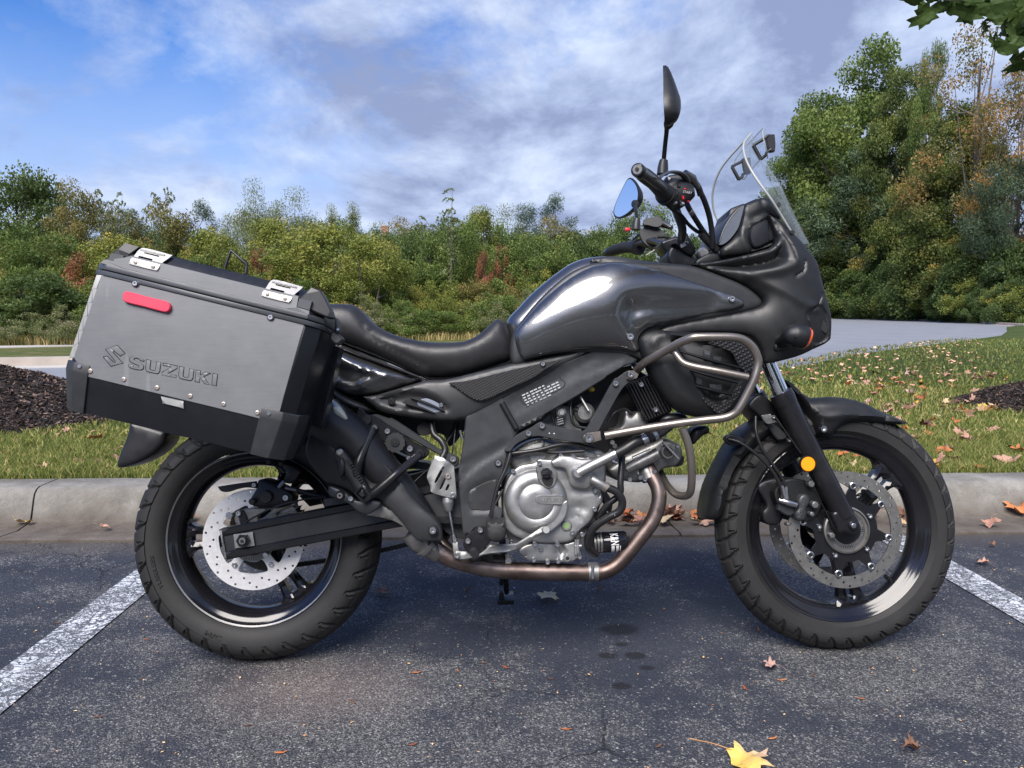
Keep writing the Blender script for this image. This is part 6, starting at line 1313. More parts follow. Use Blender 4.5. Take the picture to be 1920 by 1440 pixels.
for pts, r in (([(950, 650, .22), (1060, 740, .20), (1160, 810, .17), (1240, 910, .14), (1330, 990, .12), (1440, 1060, .11), (1540, 1190, .10), (1590, 1250, .10)], .0050),
               ([(1235, 680, .20), (1265, 740, .19), (1330, 850, .16), (1400, 960, .13), (1480, 1080, .11), (1560, 1220, .10)], .0070),
               ([(1370, 480, .20), (1440, 620, .18), (1500, 800, .15), (1530, 960, .13), (1545, 1100, .12), (1540, 1210, .11)], .0072),
               ([(1200, 330, .22), (1300, 380, .21), (1370, 470, .20), (1400, 560, .19)], .0085),
               ([(1400, 1030, .115), (1480, 1120, .11), (1600, 1240, .10)], .0105)):
    tube('control_cable', 'M', pts, r, bike, M['hose'], 12)
for a, b in (((1228, 660), (1245, 700)), ((1248, 705), (1270, 755)), ((1275, 760), (1292, 795))): tube('cable_adjuster', 'M', [(*a, .195), (*b, .185)], .0062, bike, M['silver2'], 10)
tube('cable_tie', 'M', [(1385, 1055, .14), (1410, 1035, .12), (1460, 1005, .11)], .0035, bike, M['blackdeep'], 8)
panel('upper_panel', 'M', [(1340, 1370), (1420, 1310), (1560, 1250), (1640, 1240), (1700, 1250), (1700, 1340), (1500, 1400), (1360, 1420)], .10, bike, M['plastic'], both=True, edge=.006, step=.02)
bolt('M', 1648, 1268, .104, bike, .0080)
tube('tie_end', 'M', [(905, 1185, -.18), (810, 1250, -.17), (728, 1300, -.15)], .0018, bike, M['screen_edge'], 6)
tube('far_bar_clamp', 'M', [(870, 1075, -.1), (930, 1072, -.1), (1010, 1080, -.1)], .005, bike, M['hose'], 8)
# red hazard switch on the far control
hz = L3('M', 500, 985, -.30); link('hazard_switch', box_me('hazard_switch', hz, .016, .014, .010, bev=.003), bike, M['redswitch'])
# ---------------------------------------------------------------- instruments and cockpit
cp = panel('cockpit_cover', '5', [(866, 206, 1), (940, 172), (1000, 158), (1040, 158), (1062, 175), (1100, 240), (1145, 300), (1130, 330, 1), (1050, 290), (1082, 390), (1098, 465), (1085, 515), (1030, 548), (900, 585), (760, 600), (700, 600), (690, 540), (760, 480), (815, 400), (838, 320), (850, 260)], .122, bike, M['plastic'], both=True, bulge=.014, edge=.012, step=.008, p=.6,
    dents=[('5', [(905, 395), (960, 345), (1050, 310), (1080, 380), (1092, 470), (1070, 505), (990, 540), (920, 555), (890, 480)], .008, .006)], lines=[('5', [(930, 310), (1030, 270), (1080, 268), (1140, 320)], -.006, .008), ('5', [(990, 170), (1010, 260)], -.003, .006), ('5', [(870, 215), (850, 320), (840, 400), (860, 500), (900, 580)], .005, .008)])
panel('cockpit_hood', '5', [(736, 335), (745, 275), (765, 240), (820, 216), (870, 203), (860, 260), (800, 330)], .06, cp, M['plastic'], both=True, edge=.01, step=.02)
panel('storage_lid', '5', [(912, 400), (960, 352), (1035, 326), (1045, 345), (1052, 480), (1030, 505), (960, 535), (925, 520), (905, 460)], .1345, cp, M['dash_glass'] if False else M['case_black'], th=.01, edge=.003, bulge=.002)
panel('storage_edge', '5', [(1046, 330), (1062, 345), (1085, 440), (1086, 470), (1062, 490), (1050, 480), (1052, 400)], .1345, cp, M['case_black'], th=.01, edge=.003)
ins = panel('instrument_cluster', '5', [(668, 500), (690, 420), (735, 335), (790, 262), (835, 226), (872, 208), (868, 240), (850, 280), (835, 340), (780, 420), (720, 480), (680, 515)], .112, bike, M['blackdeep'], both=True, edge=.004, step=.02)
ia, ib = L('5', 676, 505, .10), L('5', 862, 222, .10); ic = L('5', 838, 330, .10)
def quad_glass():
    A = Vector((ia[0], 0, ia[1])); B = Vector((ib[0], 0, ib[1])); d = (B-A); n_ = Vector((-d.z, 0, d.x)).normalized()
    if n_.x > 0: n_ = -n_
    vs = [];
    for t in (.04, .96):
        for w in (-.098, .098): p = A+d*t+n_*.006; vs.append((p.x, -w, p.z))
    return pydata('instrument_glass', vs, [(0, 1, 3, 2)])
link('instrument_glass', quad_glass(), ins, M['dash_glass'])
panel('instrument_side', '5', [(684, 500), (700, 430), (740, 360), (800, 280), (850, 228), (862, 226), (840, 320), (812, 400), (750, 480), (700, 515), (672, 512)], .1245, ins, mat('grey cluster side lens', (.09, .10, .12), .12, coat=1.), th=.004, edge=.001)
# ---------------------------------------------------------------- windscreen, a single curved sheet
cL = [(1232, 562), (1268, 650), (1320, 775), (1375, 880), (1425, 970), (1475, 1080), (1520, 1175), (1585, 1300), (1650, 1420)]
nE = [(1222, 575), (1178, 640), (1186, 730), (1235, 840), (1310, 955), (1380, 1050), (1450, 1160), (1530, 1290), (1600, 1390)]
Wd_ = [.018, .090, .135, .165, .180, .182, .170, .155, .142]
cl = np.array([L('4', *q, 0) for q in cL]); ne = np.array([L('4', *q, w) for q, w in zip(nE, Wd_)])
def cr1(A, n): 
    A = np.asarray(A, float); A = A if A.ndim > 1 else A[:, None]; out = []
    for i in range(len(A)-1):
        p0, p1, p2, p3 = A[max(i-1, 0)], A[i], A[i+1], A[min(i+2, len(A)-1)]
        for k in range(n):
            t = k/n; out.append(.5*((2*p1)+(-p0+p2)*t+(2*p0-5*p1+4*p2-p3)*t*t+(-p0+3*p1-3*p2+p3)*t**3))
    out.append(A[-1]); return np.array(out)
cs = cr1(cl, 5); es = cr1(ne, 5); ws = cr1(Wd_, 5)[:, 0]; T_ = np.linspace(-1, 1, 25); grid = []
for c0, e0_, w0 in zip(cs, es, ws):
    for t in T_: q = c0+(e0_-c0)*abs(t)**1.9; grid.append((q[0], -w0*t, q[1]))
nr = len(cs); fs = [(i*25+j, i*25+j+1, (i+1)*25+j+1, (i+1)*25+j) for i in range(nr-1) for j in range(24)]
scr = link('windscreen', pydata('windscreen', grid, fs, 180), bike, M['screen'])
me_ = scr.data
sol = scr.modifiers.new('thickness', 'SOLIDIFY'); sol.thickness = .002
for j in (0, 24):
    link('screen_edge', tube_me('screen_edge', [grid[i*25+j] for i in range(0, nr, 1)], .0030, 8, smooth=False), scr, M['screen_edge'])
link('screen_edge', tube_me('screen_edge', [grid[j] for j in range(25)], .0022, 8, smooth=False), scr, M['screen_edge'])
for q in ((1440, 1092), (1545, 1300)): disc('screen_screw', '4', *q, .155, .166, .006, scr, M['dark'], 14)
# clear deflector on two brackets
for s in (1, -1):
    br = tube('deflector_bracket', '4', [(1250, 652, .088), (1306, 755, .088)], .0052, bike, M['plastic'], 10, side=s)
    tube('bracket_arm', '4', [(1250, 650, .088), (1300, 620, .092), (1340, 596, .096), (1358, 578, .098)], .0042, br, M['plastic'], 8, side=s, smooth=False)
    tube('bracket_arm', '4', [(1306, 755, .088), (1342, 725, .092), (1352, 700, .096), (1385, 680, .098)], .0042, br, M['plastic'], 8, side=s, smooth=False)
    panel('bracket_clip', '4', [(1346, 575, 1), (1360, 566), (1412, 566, 1), (1418, 640), (1414, 692, 1), (1384, 698, 1), (1362, 668)], .100, br, M['plastic'], th=.012, edge=.002, side=s)
dc = [(1400, 560), (1425, 610), (1440, 660), (1430, 710), (1405, 740)]
de = [(1372, 478), (1345, 530), (1345, 600), (1375, 670), (1402, 705)]
dcl = cr1([L('4', *q, 0.0) for q in [(1300, 545), (1318, 590), (1330, 640), (1330, 690), (1318, 740)]], 4); dne = cr1([L('4', *q, .135) for q in de], 4); gd = []
hw_ = np.sin(np.linspace(.18, pi-.18, len(dcl)))
for c0, e0_, h_ in zip(dcl, dne, hw_):
    for t in T_: q = c0+(e0_-c0)*abs(t)**2; gd.append((q[0], -.120*t*(.70+.30*h_), q[1]))
nd = len(dcl); dfl = link('wind_deflector', pydata('wind_deflector', gd, [(i*25+j, i*25+j+1, (i+1)*25+j+1, (i+1)*25+j) for i in range(nd-1) for j in range(24)], 180), bike, M['screen'])
dfl.modifiers.new('thickness', 'SOLIDIFY').thickness = .0025
bd = [gd[j] for j in range(25)]+[gd[i*25+24] for i in range(1, nd)]+[gd[(nd-1)*25+j] for j in range(23, -1, -1)]+[gd[i*25] for i in range(nd-2, -1, -1)]
link('deflector_edge', tube_me('deflector_edge', bd, .0013, 6, smooth=False), dfl, M['screen_edge'])
# ---------------------------------------------------------------- crash bars
for s in (1, -1):
    cb = tube('crash_bar', '3', [(905, 905, .145), (960, 850, .185), (1100, 770, .235), (1190, 720, .265), (1270, 688, .285), (1330, 682, .29), (1440, 682, .292), (1540, 684, .292), (1610, 700, .290), (1670, 745, .286), (1702, 800, .284), (1712, 860, .282), (1690, 950, .280), (1655, 1030, .276), (1590, 1150, .268), (1550, 1195, .262), (1480, 1222, .254), (1350, 1237, .240), (1150, 1262, .215), (900, 1302, .195), (690, 1340, .185)], .0102, bike, M['bar'], 20, side=s, n=8)
    plate('bar_foot', '3', [(838, 928), (850, 908), (880, 905), (915, 930), (905, 955), (860, 968), (836, 958)], .178, cb, M['bar'], th=.006, edge=.001, side=s)
    plate('bar_foot', '3', [(550, 1340), (575, 1322), (660, 1310), (668, 1368), (600, 1388), (560, 1382), (548, 1362)], .184, cb, M['bar'], th=.006, edge=.001, side=s)
    tube('crash_bar_strut', '3', [(1148, 768, .238), (1175, 812, .246), (1215, 855, .252), (1290, 880, .260), (1440, 908, .272), (1645, 950, .280)], .0088, cb, M['bar'], 18, side=s)
    tube('crash_bar_strut', '6', [(1405, 395, .225), (1432, 460, .222), (1452, 540, .218), (1462, 640, .210), (1460, 740, .195), (1448, 785, .18), (1415, 800, .16), (1365, 788, .13), (1318, 740, .09), (1290, 690, .05), (1265, 640, .02)], .0098, cb, M['bar'], 18, side=s)
    tube('weld_bead', '3', [(1136, 768, .236), (1160, 778, .242)], .0105, cb, M['bar'], 12, side=s)
bolt('3', 860, 934, .179, cb, .0088, m=None); bolt('3', 583, 1356, .185, cb, .0115)
# ---------------------------------------------------------------- vegetation
def leafmat(name, stops, trans=.30, rough=.55):
    g = NB(name); a = g.n('ShaderNodeAttribute'); a.attribute_name = 'rv'
    oi = g.n('ShaderNodeObjectInfo'); f = g.math('ADD', a.outputs['Fac'], g.math('MULTIPLY', g.math('SUBTRACT', oi.outputs['Random'], .5), .22))
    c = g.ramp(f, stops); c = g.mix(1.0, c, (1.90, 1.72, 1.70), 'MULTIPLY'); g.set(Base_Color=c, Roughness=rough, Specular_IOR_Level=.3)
    tl = g.n('ShaderNodeBsdfTranslucent'); cc = g.mix(.5, c, (.16, .20, .03)); g.l(cc, tl.inputs[0])
    ms = g.n('ShaderNodeMixShader'); ms.inputs[0].default_value = trans; g.l(g.b.outputs[0], ms.inputs[1]); g.l(tl.outputs[0], ms.inputs[2]); g.l(ms.outputs[0], g.out.inputs[0]); return g.m
LM = {
 'oak': leafmat('dark oak leaves', [(.0, (.020, .038, .012)), (.5, (.038, .066, .018)), (1., (.075, .11, .035))]),
 'green': leafmat('green leaves', [(.0, (.034, .060, .014)), (.5, (.062, .10, .022)), (1., (.11, .15, .04))]),
 'grey': leafmat('grey green leaves', [(.0, (.045, .066, .03)), (.5, (.085, .115, .05)), (1., (.14, .17, .085))]),
 'lime': leafmat('yellow green leaves', [(.0, (.060, .080, .016)), (.5, (.10, .13, .026)), (.85, (.17, .18, .04)), (1., (.24, .20, .04))]),
 'olive': leafmat('olive leaves', [(.0, (.05, .055, .018)), (.5, (.090, .092, .028)), (1., (.16, .13, .04))]),
 'pine': leafmat('dark pine needles', [(.0, (.014, .028, .015)), (.5, (.028, .050, .026)), (1., (.05, .08, .042))], .1),
 'rust': leafmat('russet leaves', [(.0, (.06, .035, .02)), (.5, (.15, .065, .035)), (1., (.26, .12, .07))]),
 'gold': leafmat('turning orange leaves', [(.0, (.07, .08, .025)), (.35, (.09, .088, .03)), (.65, (.16, .105, .036)), (1., (.24, .14, .042))]),
 'mixed': leafmat('early autumn leaves', [(.0, (.035, .055, .016)), (.45, (.07, .10, .025)), (.72, (.105, .115, .028)), (1., (.23, .165, .035))]),
 'pale': leafmat('seeding goldenrod', [(.0, (.05, .07, .025)), (.5, (.10, .12, .05)), (.8, (.18, .17, .11)), (1., (.34, .32, .26))]),
 'straw': leafmat('dry tall grass', [(.0, (.08, .085, .03)), (.5, (.17, .155, .06)), (1., (.30, .25, .12))]),
}
M['bark'] = mat('grey bark', (.12, .105, .09), .85, var=.35, vscale=8, grain=.8, gscale=60)
M['bark_dark'] = mat('dark bark', (.045, .038, .032), .9, var=.35, vscale=8)
def cards(P, size, aspect=.62, seed=0, up=0.0):
    r = np.random.default_rng(seed); n = len(P)
    a = r.normal(size=(n, 3)); a[:, 2] = a[:, 2]*.8+up; a /= np.linalg.norm(a, axis=1)[:, None]
    b = r.normal(size=(n, 3)); b -= (b*a).sum(1)[:, None]*a; b /= np.linalg.norm(b, axis=1)[:, None]
    s = size*r.uniform(.55, 1.3, n)[:, None]
    V = np.stack([P-a*s*.5, P+b*s*.5*aspect, P+a*s*.5, P-b*s*.5*aspect], 1).reshape(-1, 3)
    F = np.arange(4*n).reshape(-1, 4); return V, F
def crown(seed, w, h, z0, ncl, nleaf, leaf, shape='round', rc=.16, gap=.55, aspect=.62, jit=1.):
    r = np.random.default_rng(seed); C_ = []
    while len(C_) < ncl:
        p = r.uniform(-1, 1, 3); q = p[0]**2+p[1]**2+p[2]**2
        if q > 1 or q < gap**2 and r.random() < .7: continue
        zz = (p[2]+1)/2
        if shape == 'cone': k = (1-zz)**.8*1.2+.08
        elif shape == 'vase': k = .35+.75*zz if zz < .75 else 1.0
        elif shape == 'mound': k = 1.15-.5*zz*zz
        else: k = 1.
        C_.append((p[0]*k*w/2, p[1]*k*w/2, z0+zz*h))
    C_ = np.array(C_); rr = rc*w*r.uniform(.55, 1.25, ncl); per = (rr**2); per = per/per.sum(); cnt = np.maximum(8, (per*nleaf).astype(int))
    idx = np.repeat(np.arange(ncl), cnt); n = len(idx); d = r.normal(size=(n, 3)); d /= np.linalg.norm(d, axis=1)[:, None]; rad = r.uniform(0, 1, n)**.5
    P = C_[idx]+d*(rad*rr[idx])[:, None]*np.array([1, 1, .72])*jit
    P[:, 2] = np.maximum(P[:, 2], .03)
    V, F = cards(P, leaf*1.08, aspect, seed+5)
    rv = np.clip(.25+.5*r.random(ncl)[idx]*.9+.25*r.random(n)+.0, 0, 1); rv = np.clip(.62*r.random(ncl)[idx]+.26*r.random(n)+.22*d[:, 2]*rad, 0, 1)  # clump tops coloured lighter, undersides darker: light from above put into the colour
    return npmesh('crown', V, F, False, rv), C_
def trunk_mesh(seed, h, r0, C_, nl=8, lean=.05, multi=1):
    r = random.Random(seed); bm = bmesh.new(); mes = []
    for m_ in range(multi):
        a = r.uniform(0, 6.3); sp_ = .0 if multi == 1 else h*.16
        top = Vector((cos(a)*sp_+r.uniform(-1, 1)*lean*h, sin(a)*sp_+r.uniform(-1, 1)*lean*h, h)); P = [Vector((cos(a)*sp_*.1, sin(a)*sp_*.1, -.1)), top*.33+Vector((r.uniform(-.1, .1)*r0*4, 0, 0)), top*.66, top]
        mes.append(tube_me('t', P, [r0/multi**.5, r0*.75/multi**.5, r0*.5/multi**.5, r0*.15], 7, n=3))
        for k in range(nl//multi):
            t = r.uniform(.3, .9); c = Vector(C_[r.randrange(len(C_))]); s = P[0].lerp(top, t)
            if c.z < s.z-.1*h: continue
            mes.append(tube_me('t', [s, s.lerp(c, .5)+Vector((0, 0, -.03*h)), c], [r0*.42*(1-t*.6), r0*.25*(1-t*.5), r0*.06], 5, n=3))
    for me in mes: bm.from_mesh(me); bpy.data.meshes.remove(me)
    out = bpy.data.meshes.new('trunk'); bm.to_mesh(out); bm.free(); out.polygons.foreach_set('use_smooth', [True]*len(out.polygons)); return out
TREES = {}
def kind(name, seed, w, h, z0, ncl, nleaf, leaf, mt, shape='round', rc=.16, gap=.5, th=None, r0=.12, nl=8, bark='bark_dark', multi=1, aspect=.62):
    cm, C_ = crown(seed, w, h-z0, z0, ncl, int(nleaf*1.6), leaf, shape, rc, gap, aspect); cm.materials.append(LM[mt])
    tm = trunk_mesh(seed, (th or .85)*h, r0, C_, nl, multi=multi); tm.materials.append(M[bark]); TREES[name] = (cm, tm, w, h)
kind('oak', 1, 5.0, 5.5, .7, 60, 13000, .115, 'oak')
kind('broad', 2, 4.6, 5.0, .4, 60, 12000, .105, 'green')
kind('willow', 3, 4.4, 5.2, .3, 52, 12000, .095, 'grey', multi=4, nl=12, bark='bark', aspect=.35)
kind('young', 4, 3.6, 5.0, .2, 55, 10000, .095, 'lime', shape='mound', multi=3, bark='bark')
kind('olive', 5, 4.4, 5.0, .5, 48, 11000, .10, 'olive')
kind('pinetree', 6, 4.2, 6.5, 1.0, 70, 12000, .13, 'pine', rc=.13, aspect=.22)
kind('cedar', 7, 2.2, 5.0, .2, 60, 8000, .09, 'grey', shape='cone', rc=.17, aspect=.3)
kind('russet', 8, 2.6, 3.0, .2, 36, 5500, .085, 'rust', shape='mound')
kind('bush', 9, 2.6, 2.0, .0, 40, 7000, .075, 'green', shape='mound', r0=.03, multi=3)
kind('limebush', 10, 2.6, 2.2, .0, 36, 6500, .072, 'lime', shape='mound', r0=.03, multi=3)
kind('olivebush', 11, 2.4, 1.8, .0, 36, 6000, .07, 'olive', shape='mound', r0=.03, multi=3)
kind('goldenrod', 12, 2.2, 1.4, .1, 46, 4200, .05, 'pale', shape='mound', rc=.11, r0=.015, multi=3)
kind('tall', 13, 9.0, 15.0, 2.0, 95, 34000, .19, 'mixed', rc=.13, gap=.35, r0=.26, nl=22, bark='bark')
kind('tallgreen', 14, 9.0, 14.0, 1.0, 90, 34000, .19, 'green', rc=.14, gap=.4, r0=.26, nl=18)
kind('thin', 15, 9.0, 14.0, 2.5, 70, 7500, .15, 'gold', rc=.12, gap=.2, r0=.22, nl=34, bark='bark')
kind('autumn', 16, 8.0, 9.5, .3, 90, 26000, .17, 'mixed', shape='mound', rc=.14, r0=.18, nl=14, multi=3)
kind('golden', 17, 5.0, 6.0, .3, 55, 12000, .14, 'mixed', shape='mound', rc=.15, r0=.1, nl=10, multi=2)
kind('darkbush', 18, 4.0, 3.0, .0, 50, 9500, .12, 'oak', shape='mound', r0=.05, multi=3)
kind('pinewide', 19, 7.0, 9.0, 2.0, 70, 16000, .20, 'pine', rc=.12, r0=.2, nl=24, aspect=.2)
# open sumac: arching fronds with paired leaflets
def sumac_mesh(seed, h, nst, spread, leaf):
    r = np.random.default_rng(seed); P = []; D = []; stems = []
    for s in range(nst):
        a = r.uniform(0, 2*pi); top = np.array([cos(a)*spread*r.uniform(.2, 1), sin(a)*spread*r.uniform(.2, 1), h*r.uniform(.75, 1.)]); stems.append(tube_me('t', [Vector((0, 0, 0)), Vector(top*np.array([.4, .4, .55])), Vector(top)], [.035, .025, .008], 5, n=3))
        for k in range(9):
            t = .45+.55*k/8; b = top*np.array([t**1.3, t**1.3, t]); fa = r.uniform(0, 2*pi); fl = r.uniform(.45, .75)*h*.14
            for j in range(14):
                q = j/13; c = b+np.array([cos(fa)*fl*q, sin(fa)*fl*q, fl*(.55*q-.75*q*q)])
                for sg in (-1, 1):
                    side_ = np.array([-sin(fa), cos(fa), -.25])*sg*leaf*.55; P.append(c+side_)
    P = np.array(P); V, F = cards(P, leaf, .34, seed)
    cm = npmesh('crown', V, F, False, r.random(len(P))); cm.materials.append(LM['grey']); bm = bmesh.new()
    for me in stems: bm.from_mesh(me)
    tm = bpy.data.meshes.new('trunk'); bm.to_mesh(tm); bm.free(); tm.materials.append(M['bark']); return cm, tm, 2*spread+h*.2, h
TREES['sumac'] = sumac_mesh(3, 5.5, 8, 1.6, .20)
TREES['shoot'] = sumac_mesh(5, 5.5, 2, .22, .20)
NAMEOF = {'oak': ('oak_tree', 'tree'), 'broad': ('leafy_tree', 'tree'), 'willow': ('willow_tree', 'tree'), 'young': ('young_tree', 'tree'), 'olive': ('olive_green_tree', 'tree'), 'pinetree': ('pine_tree', 'tree'), 'cedar': ('cedar_tree', 'tree'),
 'russet': ('russet_tree', 'tree'), 'bush': ('bush', 'bush'), 'limebush': ('bush', 'bush'), 'olivebush': ('bush', 'bush'), 'goldenrod': ('goldenrod_clump', 'wildflowers'), 'tall': ('tall_tree', 'tree'), 'tallgreen': ('tall_tree', 'tree'),
 'thin': ('thin_tree', 'tree'), 'autumn': ('autumn_tree', 'tree'), 'golden': ('autumn_tree', 'tree'), 'darkbush': ('bush', 'bush'), 'pinewide': ('pine_tree', 'tree'), 'sumac': ('sumac_tree', 'tree'), 'shoot': ('sumac_tree', 'tree')}
def plant(k, u, vtop, wpx, d, label, group=None, zb=.05, rot=None, dense=None):
    cm, tm, w, h = TREES[k]; top = depth_at(u, vtop, d); base = Vector((top[0], d, zb)); hh = (top[2]-zb)*1.02; ww = wpx/FPX*d
    nm, cat = NAMEOF[k]; root = empty(nm, label, cat, base, group); root.rotation_euler = (0, 0, random.uniform(0, 6.28) if rot is None else rot); root.scale = (ww/w, ww/w, hh/h)
    link('trunk', tm, root); link('crown', cm, root); return root
random.seed(11)
specs = [
 ('oak', 25, 312, 190, 44, 'tall dark oak at the left edge of the tree line'),
 ('pinetree', 118, 372, 60, 50, 'dark pine behind the gap right of the big left oak'),
 ('olive', 130, 362, 120, 38, 'olive green rounded tree right of the dark oak at the left edge'),
 ('sumac', 125, 340, 100, 42, 'pale thin topped tree peeking above the olive tree at left'),
 ('sumac', 205, 340, 90, 38, 'pale feathery sumac above the trees at upper left'),
 ('sumac', 298, 338, 105, 36, 'tallest open sumac with spreading fronds over the pannier'),
 ('pinetree', 365, 384, 105, 55, 'dark flat topped pine right of the open sumac'),
 ('pinetree', 238, 400, 120, 46, 'dark pine below and left of the open sumac'),
 ('olive', 315, 402, 130, 31, 'tawny olive tree standing above the pannier lid'),
 ('young', 395, 428, 130, 27, 'bright yellow green sapling above the pannier handle'),
 ('broad', 60, 432, 190, 30, 'green tree in the second row at the left edge'),
 ('young', 210, 440, 150, 27, 'light green young tree left of the pannier lid'),
 ('willow', 466, 358, 110, 40, 'tall grey green willow behind the carry handle'),
 ('willow', 545, 368, 140, 37, 'broad grey green willow above the near latch'),
 ('young', 515, 410, 150, 30, 'yellow green tree in front of the two willows'),
 ('cedar', 622, 388, 60, 36, 'narrow pointed cedar left of the pair'),
 ('cedar', 662, 384, 66, 35, 'narrow pointed cedar right of the pair'),
 ('young', 600, 420, 200, 26, 'wide yellow green thicket tree in front of the cedars'),
 ('young', 690, 440, 150, 24, 'low yellow green tree above the seat rear'),
 ('oak', 745, 425, 110, 48, 'dark tree in the dip of the tree line'),
 ('broad', 700, 430, 90, 44, 'green tree just left of the brick chimney'),
 ('shoot', 843, 353, 60, 27, 'single tall sumac shoot rising above the seat'),
 ('sumac', 820, 392, 110, 30, 'sumac clump at the foot of the tall shoot'),
 ('broad', 850, 408, 140, 30, 'green tree under the tall sumac shoot'),
 ('young', 897, 390, 96, 34, 'light green tree right of the tall sumac shoot'),
 ('broad', 800, 425, 130, 34, 'green tree left of the sumac clump'),
 ('pinetree', 975, 392, 110, 52, 'dark pine at the left of the central pair'),
 ('pinetree', 1042, 376, 110, 50, 'tallest dark pine above the fuel tank'),
 ('oak', 940, 428, 130, 36, 'dark rounded tree in front of the central pines'),
 ('oak', 1080, 440, 120, 60, 'dark far tree right of the central pines'),
 ('broad', 1010, 440, 150, 30, 'green tree in front of the tall central pine'),
 ('oak', 1108, 430, 90, 70, 'far tree behind the utility poles'),
 ('broad', 1206, 382, 125, 40, 'rounded green tree behind the handlebar'),
 ('oak', 1140, 440, 100, 45, 'low dark tree left of the handlebar'),
 ('oak', 1335, 425, 90, 62, 'small blue green far tree below the windscreen'),
 ('oak', 1420, 440, 130, 66, 'dark far tree behind the cockpit'),
 ('tallgreen', 1545, 195, 190, 52, 'tall green tree at the left end of the right hand wood'),
 ('tallgreen', 1620, 98, 230, 50, 'highest green tree of the wood on the right'),
 ('tall', 1700, 150, 150, 47, 'tall tree with turning leaves behind the highest green one'),
 ('tallgreen', 1752, 96, 70, 52, 'narrow treetop right of the highest green tree'),
 ('tall', 1520, 282, 130, 44, 'mid height tree at the left edge of the wood'),
 ('thin', 1850, 48, 260, 40, 'sparse orange leaved tree with bare branches at upper right'),
 ('thin', 1930, 120, 200, 43, 'second sparse orange tree cut by the right edge'),
 ('tall', 1800, 215, 200, 42, 'greenish orange tree below the sparse one'),
 ('pinewide', 1640, 275, 250, 40, 'soft grey green pine in the middle of the wood'),
 ('autumn', 1545, 352, 200, 38, 'brownish green tree low at the left of the wood'),
 ('golden', 1665, 378, 110, 33, 'small tree with turning leaves in the middle of the wood'),
 ('autumn', 1790, 335, 210, 34, 'broad tree with ochre leaves right of centre in the wood'),
 ('pinewide', 1905, 300, 170, 30, 'dark pine at the right edge of the wood'),
 ('autumn', 1850, 430, 190, 31, 'green and ochre tree low at the right edge'),
 ('autumn', 1600, 440, 200, 36, 'low dark green tree beside the fairing nose'),
 ('tallgreen', 1470, 310, 90, 58, 'green tree showing just behind the windscreen'),
]
def fdep(u): return float(np.interp(u, [1460, 1560, 1600, 1700, 1800, 1920, 2000], [80, 79, 72, 62, 50, 42, 42]))
for i in range(17):
    u = 10+i*68+random.uniform(-18, 18); specs.append((('oak', 'broad', 'willow', 'olive')[i % 4], u, random.uniform(402, 428)+(12 if 660 < u < 780 else 0), random.uniform(110, 150), 46+(i % 3)*4, ('dark', 'green', 'grey green', 'tawny')[i % 4]+' tree in the back row '+('over the pannier' if u < 330 else 'between the pannier and the seat' if u < 640 else 'over the seat' if u < 930 else 'over the fuel tank')))
for s_ in specs:
    s_ = list(s_)
    if s_[1] > 1450: s_[4] = max(s_[4]*.2+fdep(s_[1])*1.0, fdep(s_[1])+3)
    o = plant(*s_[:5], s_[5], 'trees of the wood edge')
    if s_[0] in ('thin',): o.rotation_euler.z = 1.0
lab_b = {'bush': 'green bush', 'limebush': 'yellow green bush', 'olivebush': 'olive brown bush', 'goldenrod': 'pale seeding goldenrod clump', 'russet': 'russet bush', 'darkbush': 'dark green bush'}
special = [('russet', 150, 478, 90, 26, 'russet bush left of the pannier corner'), ('russet', 905, 476, 42, 27, 'dark red bush above the middle of the seat'), ('russet', 940, 464, 40, 30, 'red tinged sapling left of the fuel tank'), ('russet', 487, 472, 60, 28, 'reddish bush between the pannier latches'),
 ('darkbush', 50, 520, 190, 21, 'dark glossy bush at the left edge in front of the trees'), ('goldenrod', 118, 575, 90, 19, 'pale goldenrod clump against the pannier edge'), ('goldenrod', 60, 590, 110, 19, 'pale goldenrod clump low at the left edge'), ('goldenrod', 985, 548, 70, 24, 'large pale goldenrod clump beside the fuel tank'),
 ('goldenrod', 930, 570, 80, 22, 'pale goldenrod clump left of the fuel tank'), ('goldenrod', 700, 585, 60, 22, 'small goldenrod clump above the seat rear'), ('goldenrod', 770, 590, 60, 22, 'small goldenrod clump above the seat middle')]
for s_ in special: plant(*s_)
rows = [(31, 470, 30, ('bush', 'limebush', 'bush', 'darkbush', 'olivebush')), (27, 495, 34, ('bush', 'limebush', 'olivebush', 'bush')), (24, 530, 36, ('limebush', 'bush', 'limebush', 'bush', 'olivebush')), (21.5, 568, 34, ('bush', 'olivebush', 'goldenrod', 'limebush', 'bush', 'limebush'))]
for ri, (d, vt, n, ks) in enumerate(rows):
    for i in range(n):
        u = -40+1230*(i+.5)/n+random.uniform(-14, 14); k = ks[random.randrange(len(ks))]
        if u < 140 and ri == 3 and k != 'goldenrod': vt_ = vt+8
        else: vt_ = vt
        dd = d+random.uniform(-1.2, 1.2)+(max(0, u-500)/700)*4.5
        where = ('at the left edge' if u < 130 else 'behind the pannier' if u < 600 else 'seen above the seat' if u < 960 else 'behind the fuel tank')
        wpx_ = random.uniform(70, 130); vr = random.uniform(-22, 16); plant(k, u, vt_+vr+((dd-d)*-.5), wpx_, dd, ('tall ' if vr < -10 else 'low ' if vr > 6 else '')+('narrow ' if wpx_ < 88 else 'wide ' if wpx_ > 112 else '')+lab_b[k]+' in the thicket '+where+(', %s row' % ('back', 'third', 'second', 'front')[ri]), 'bushes of the thicket '+where)
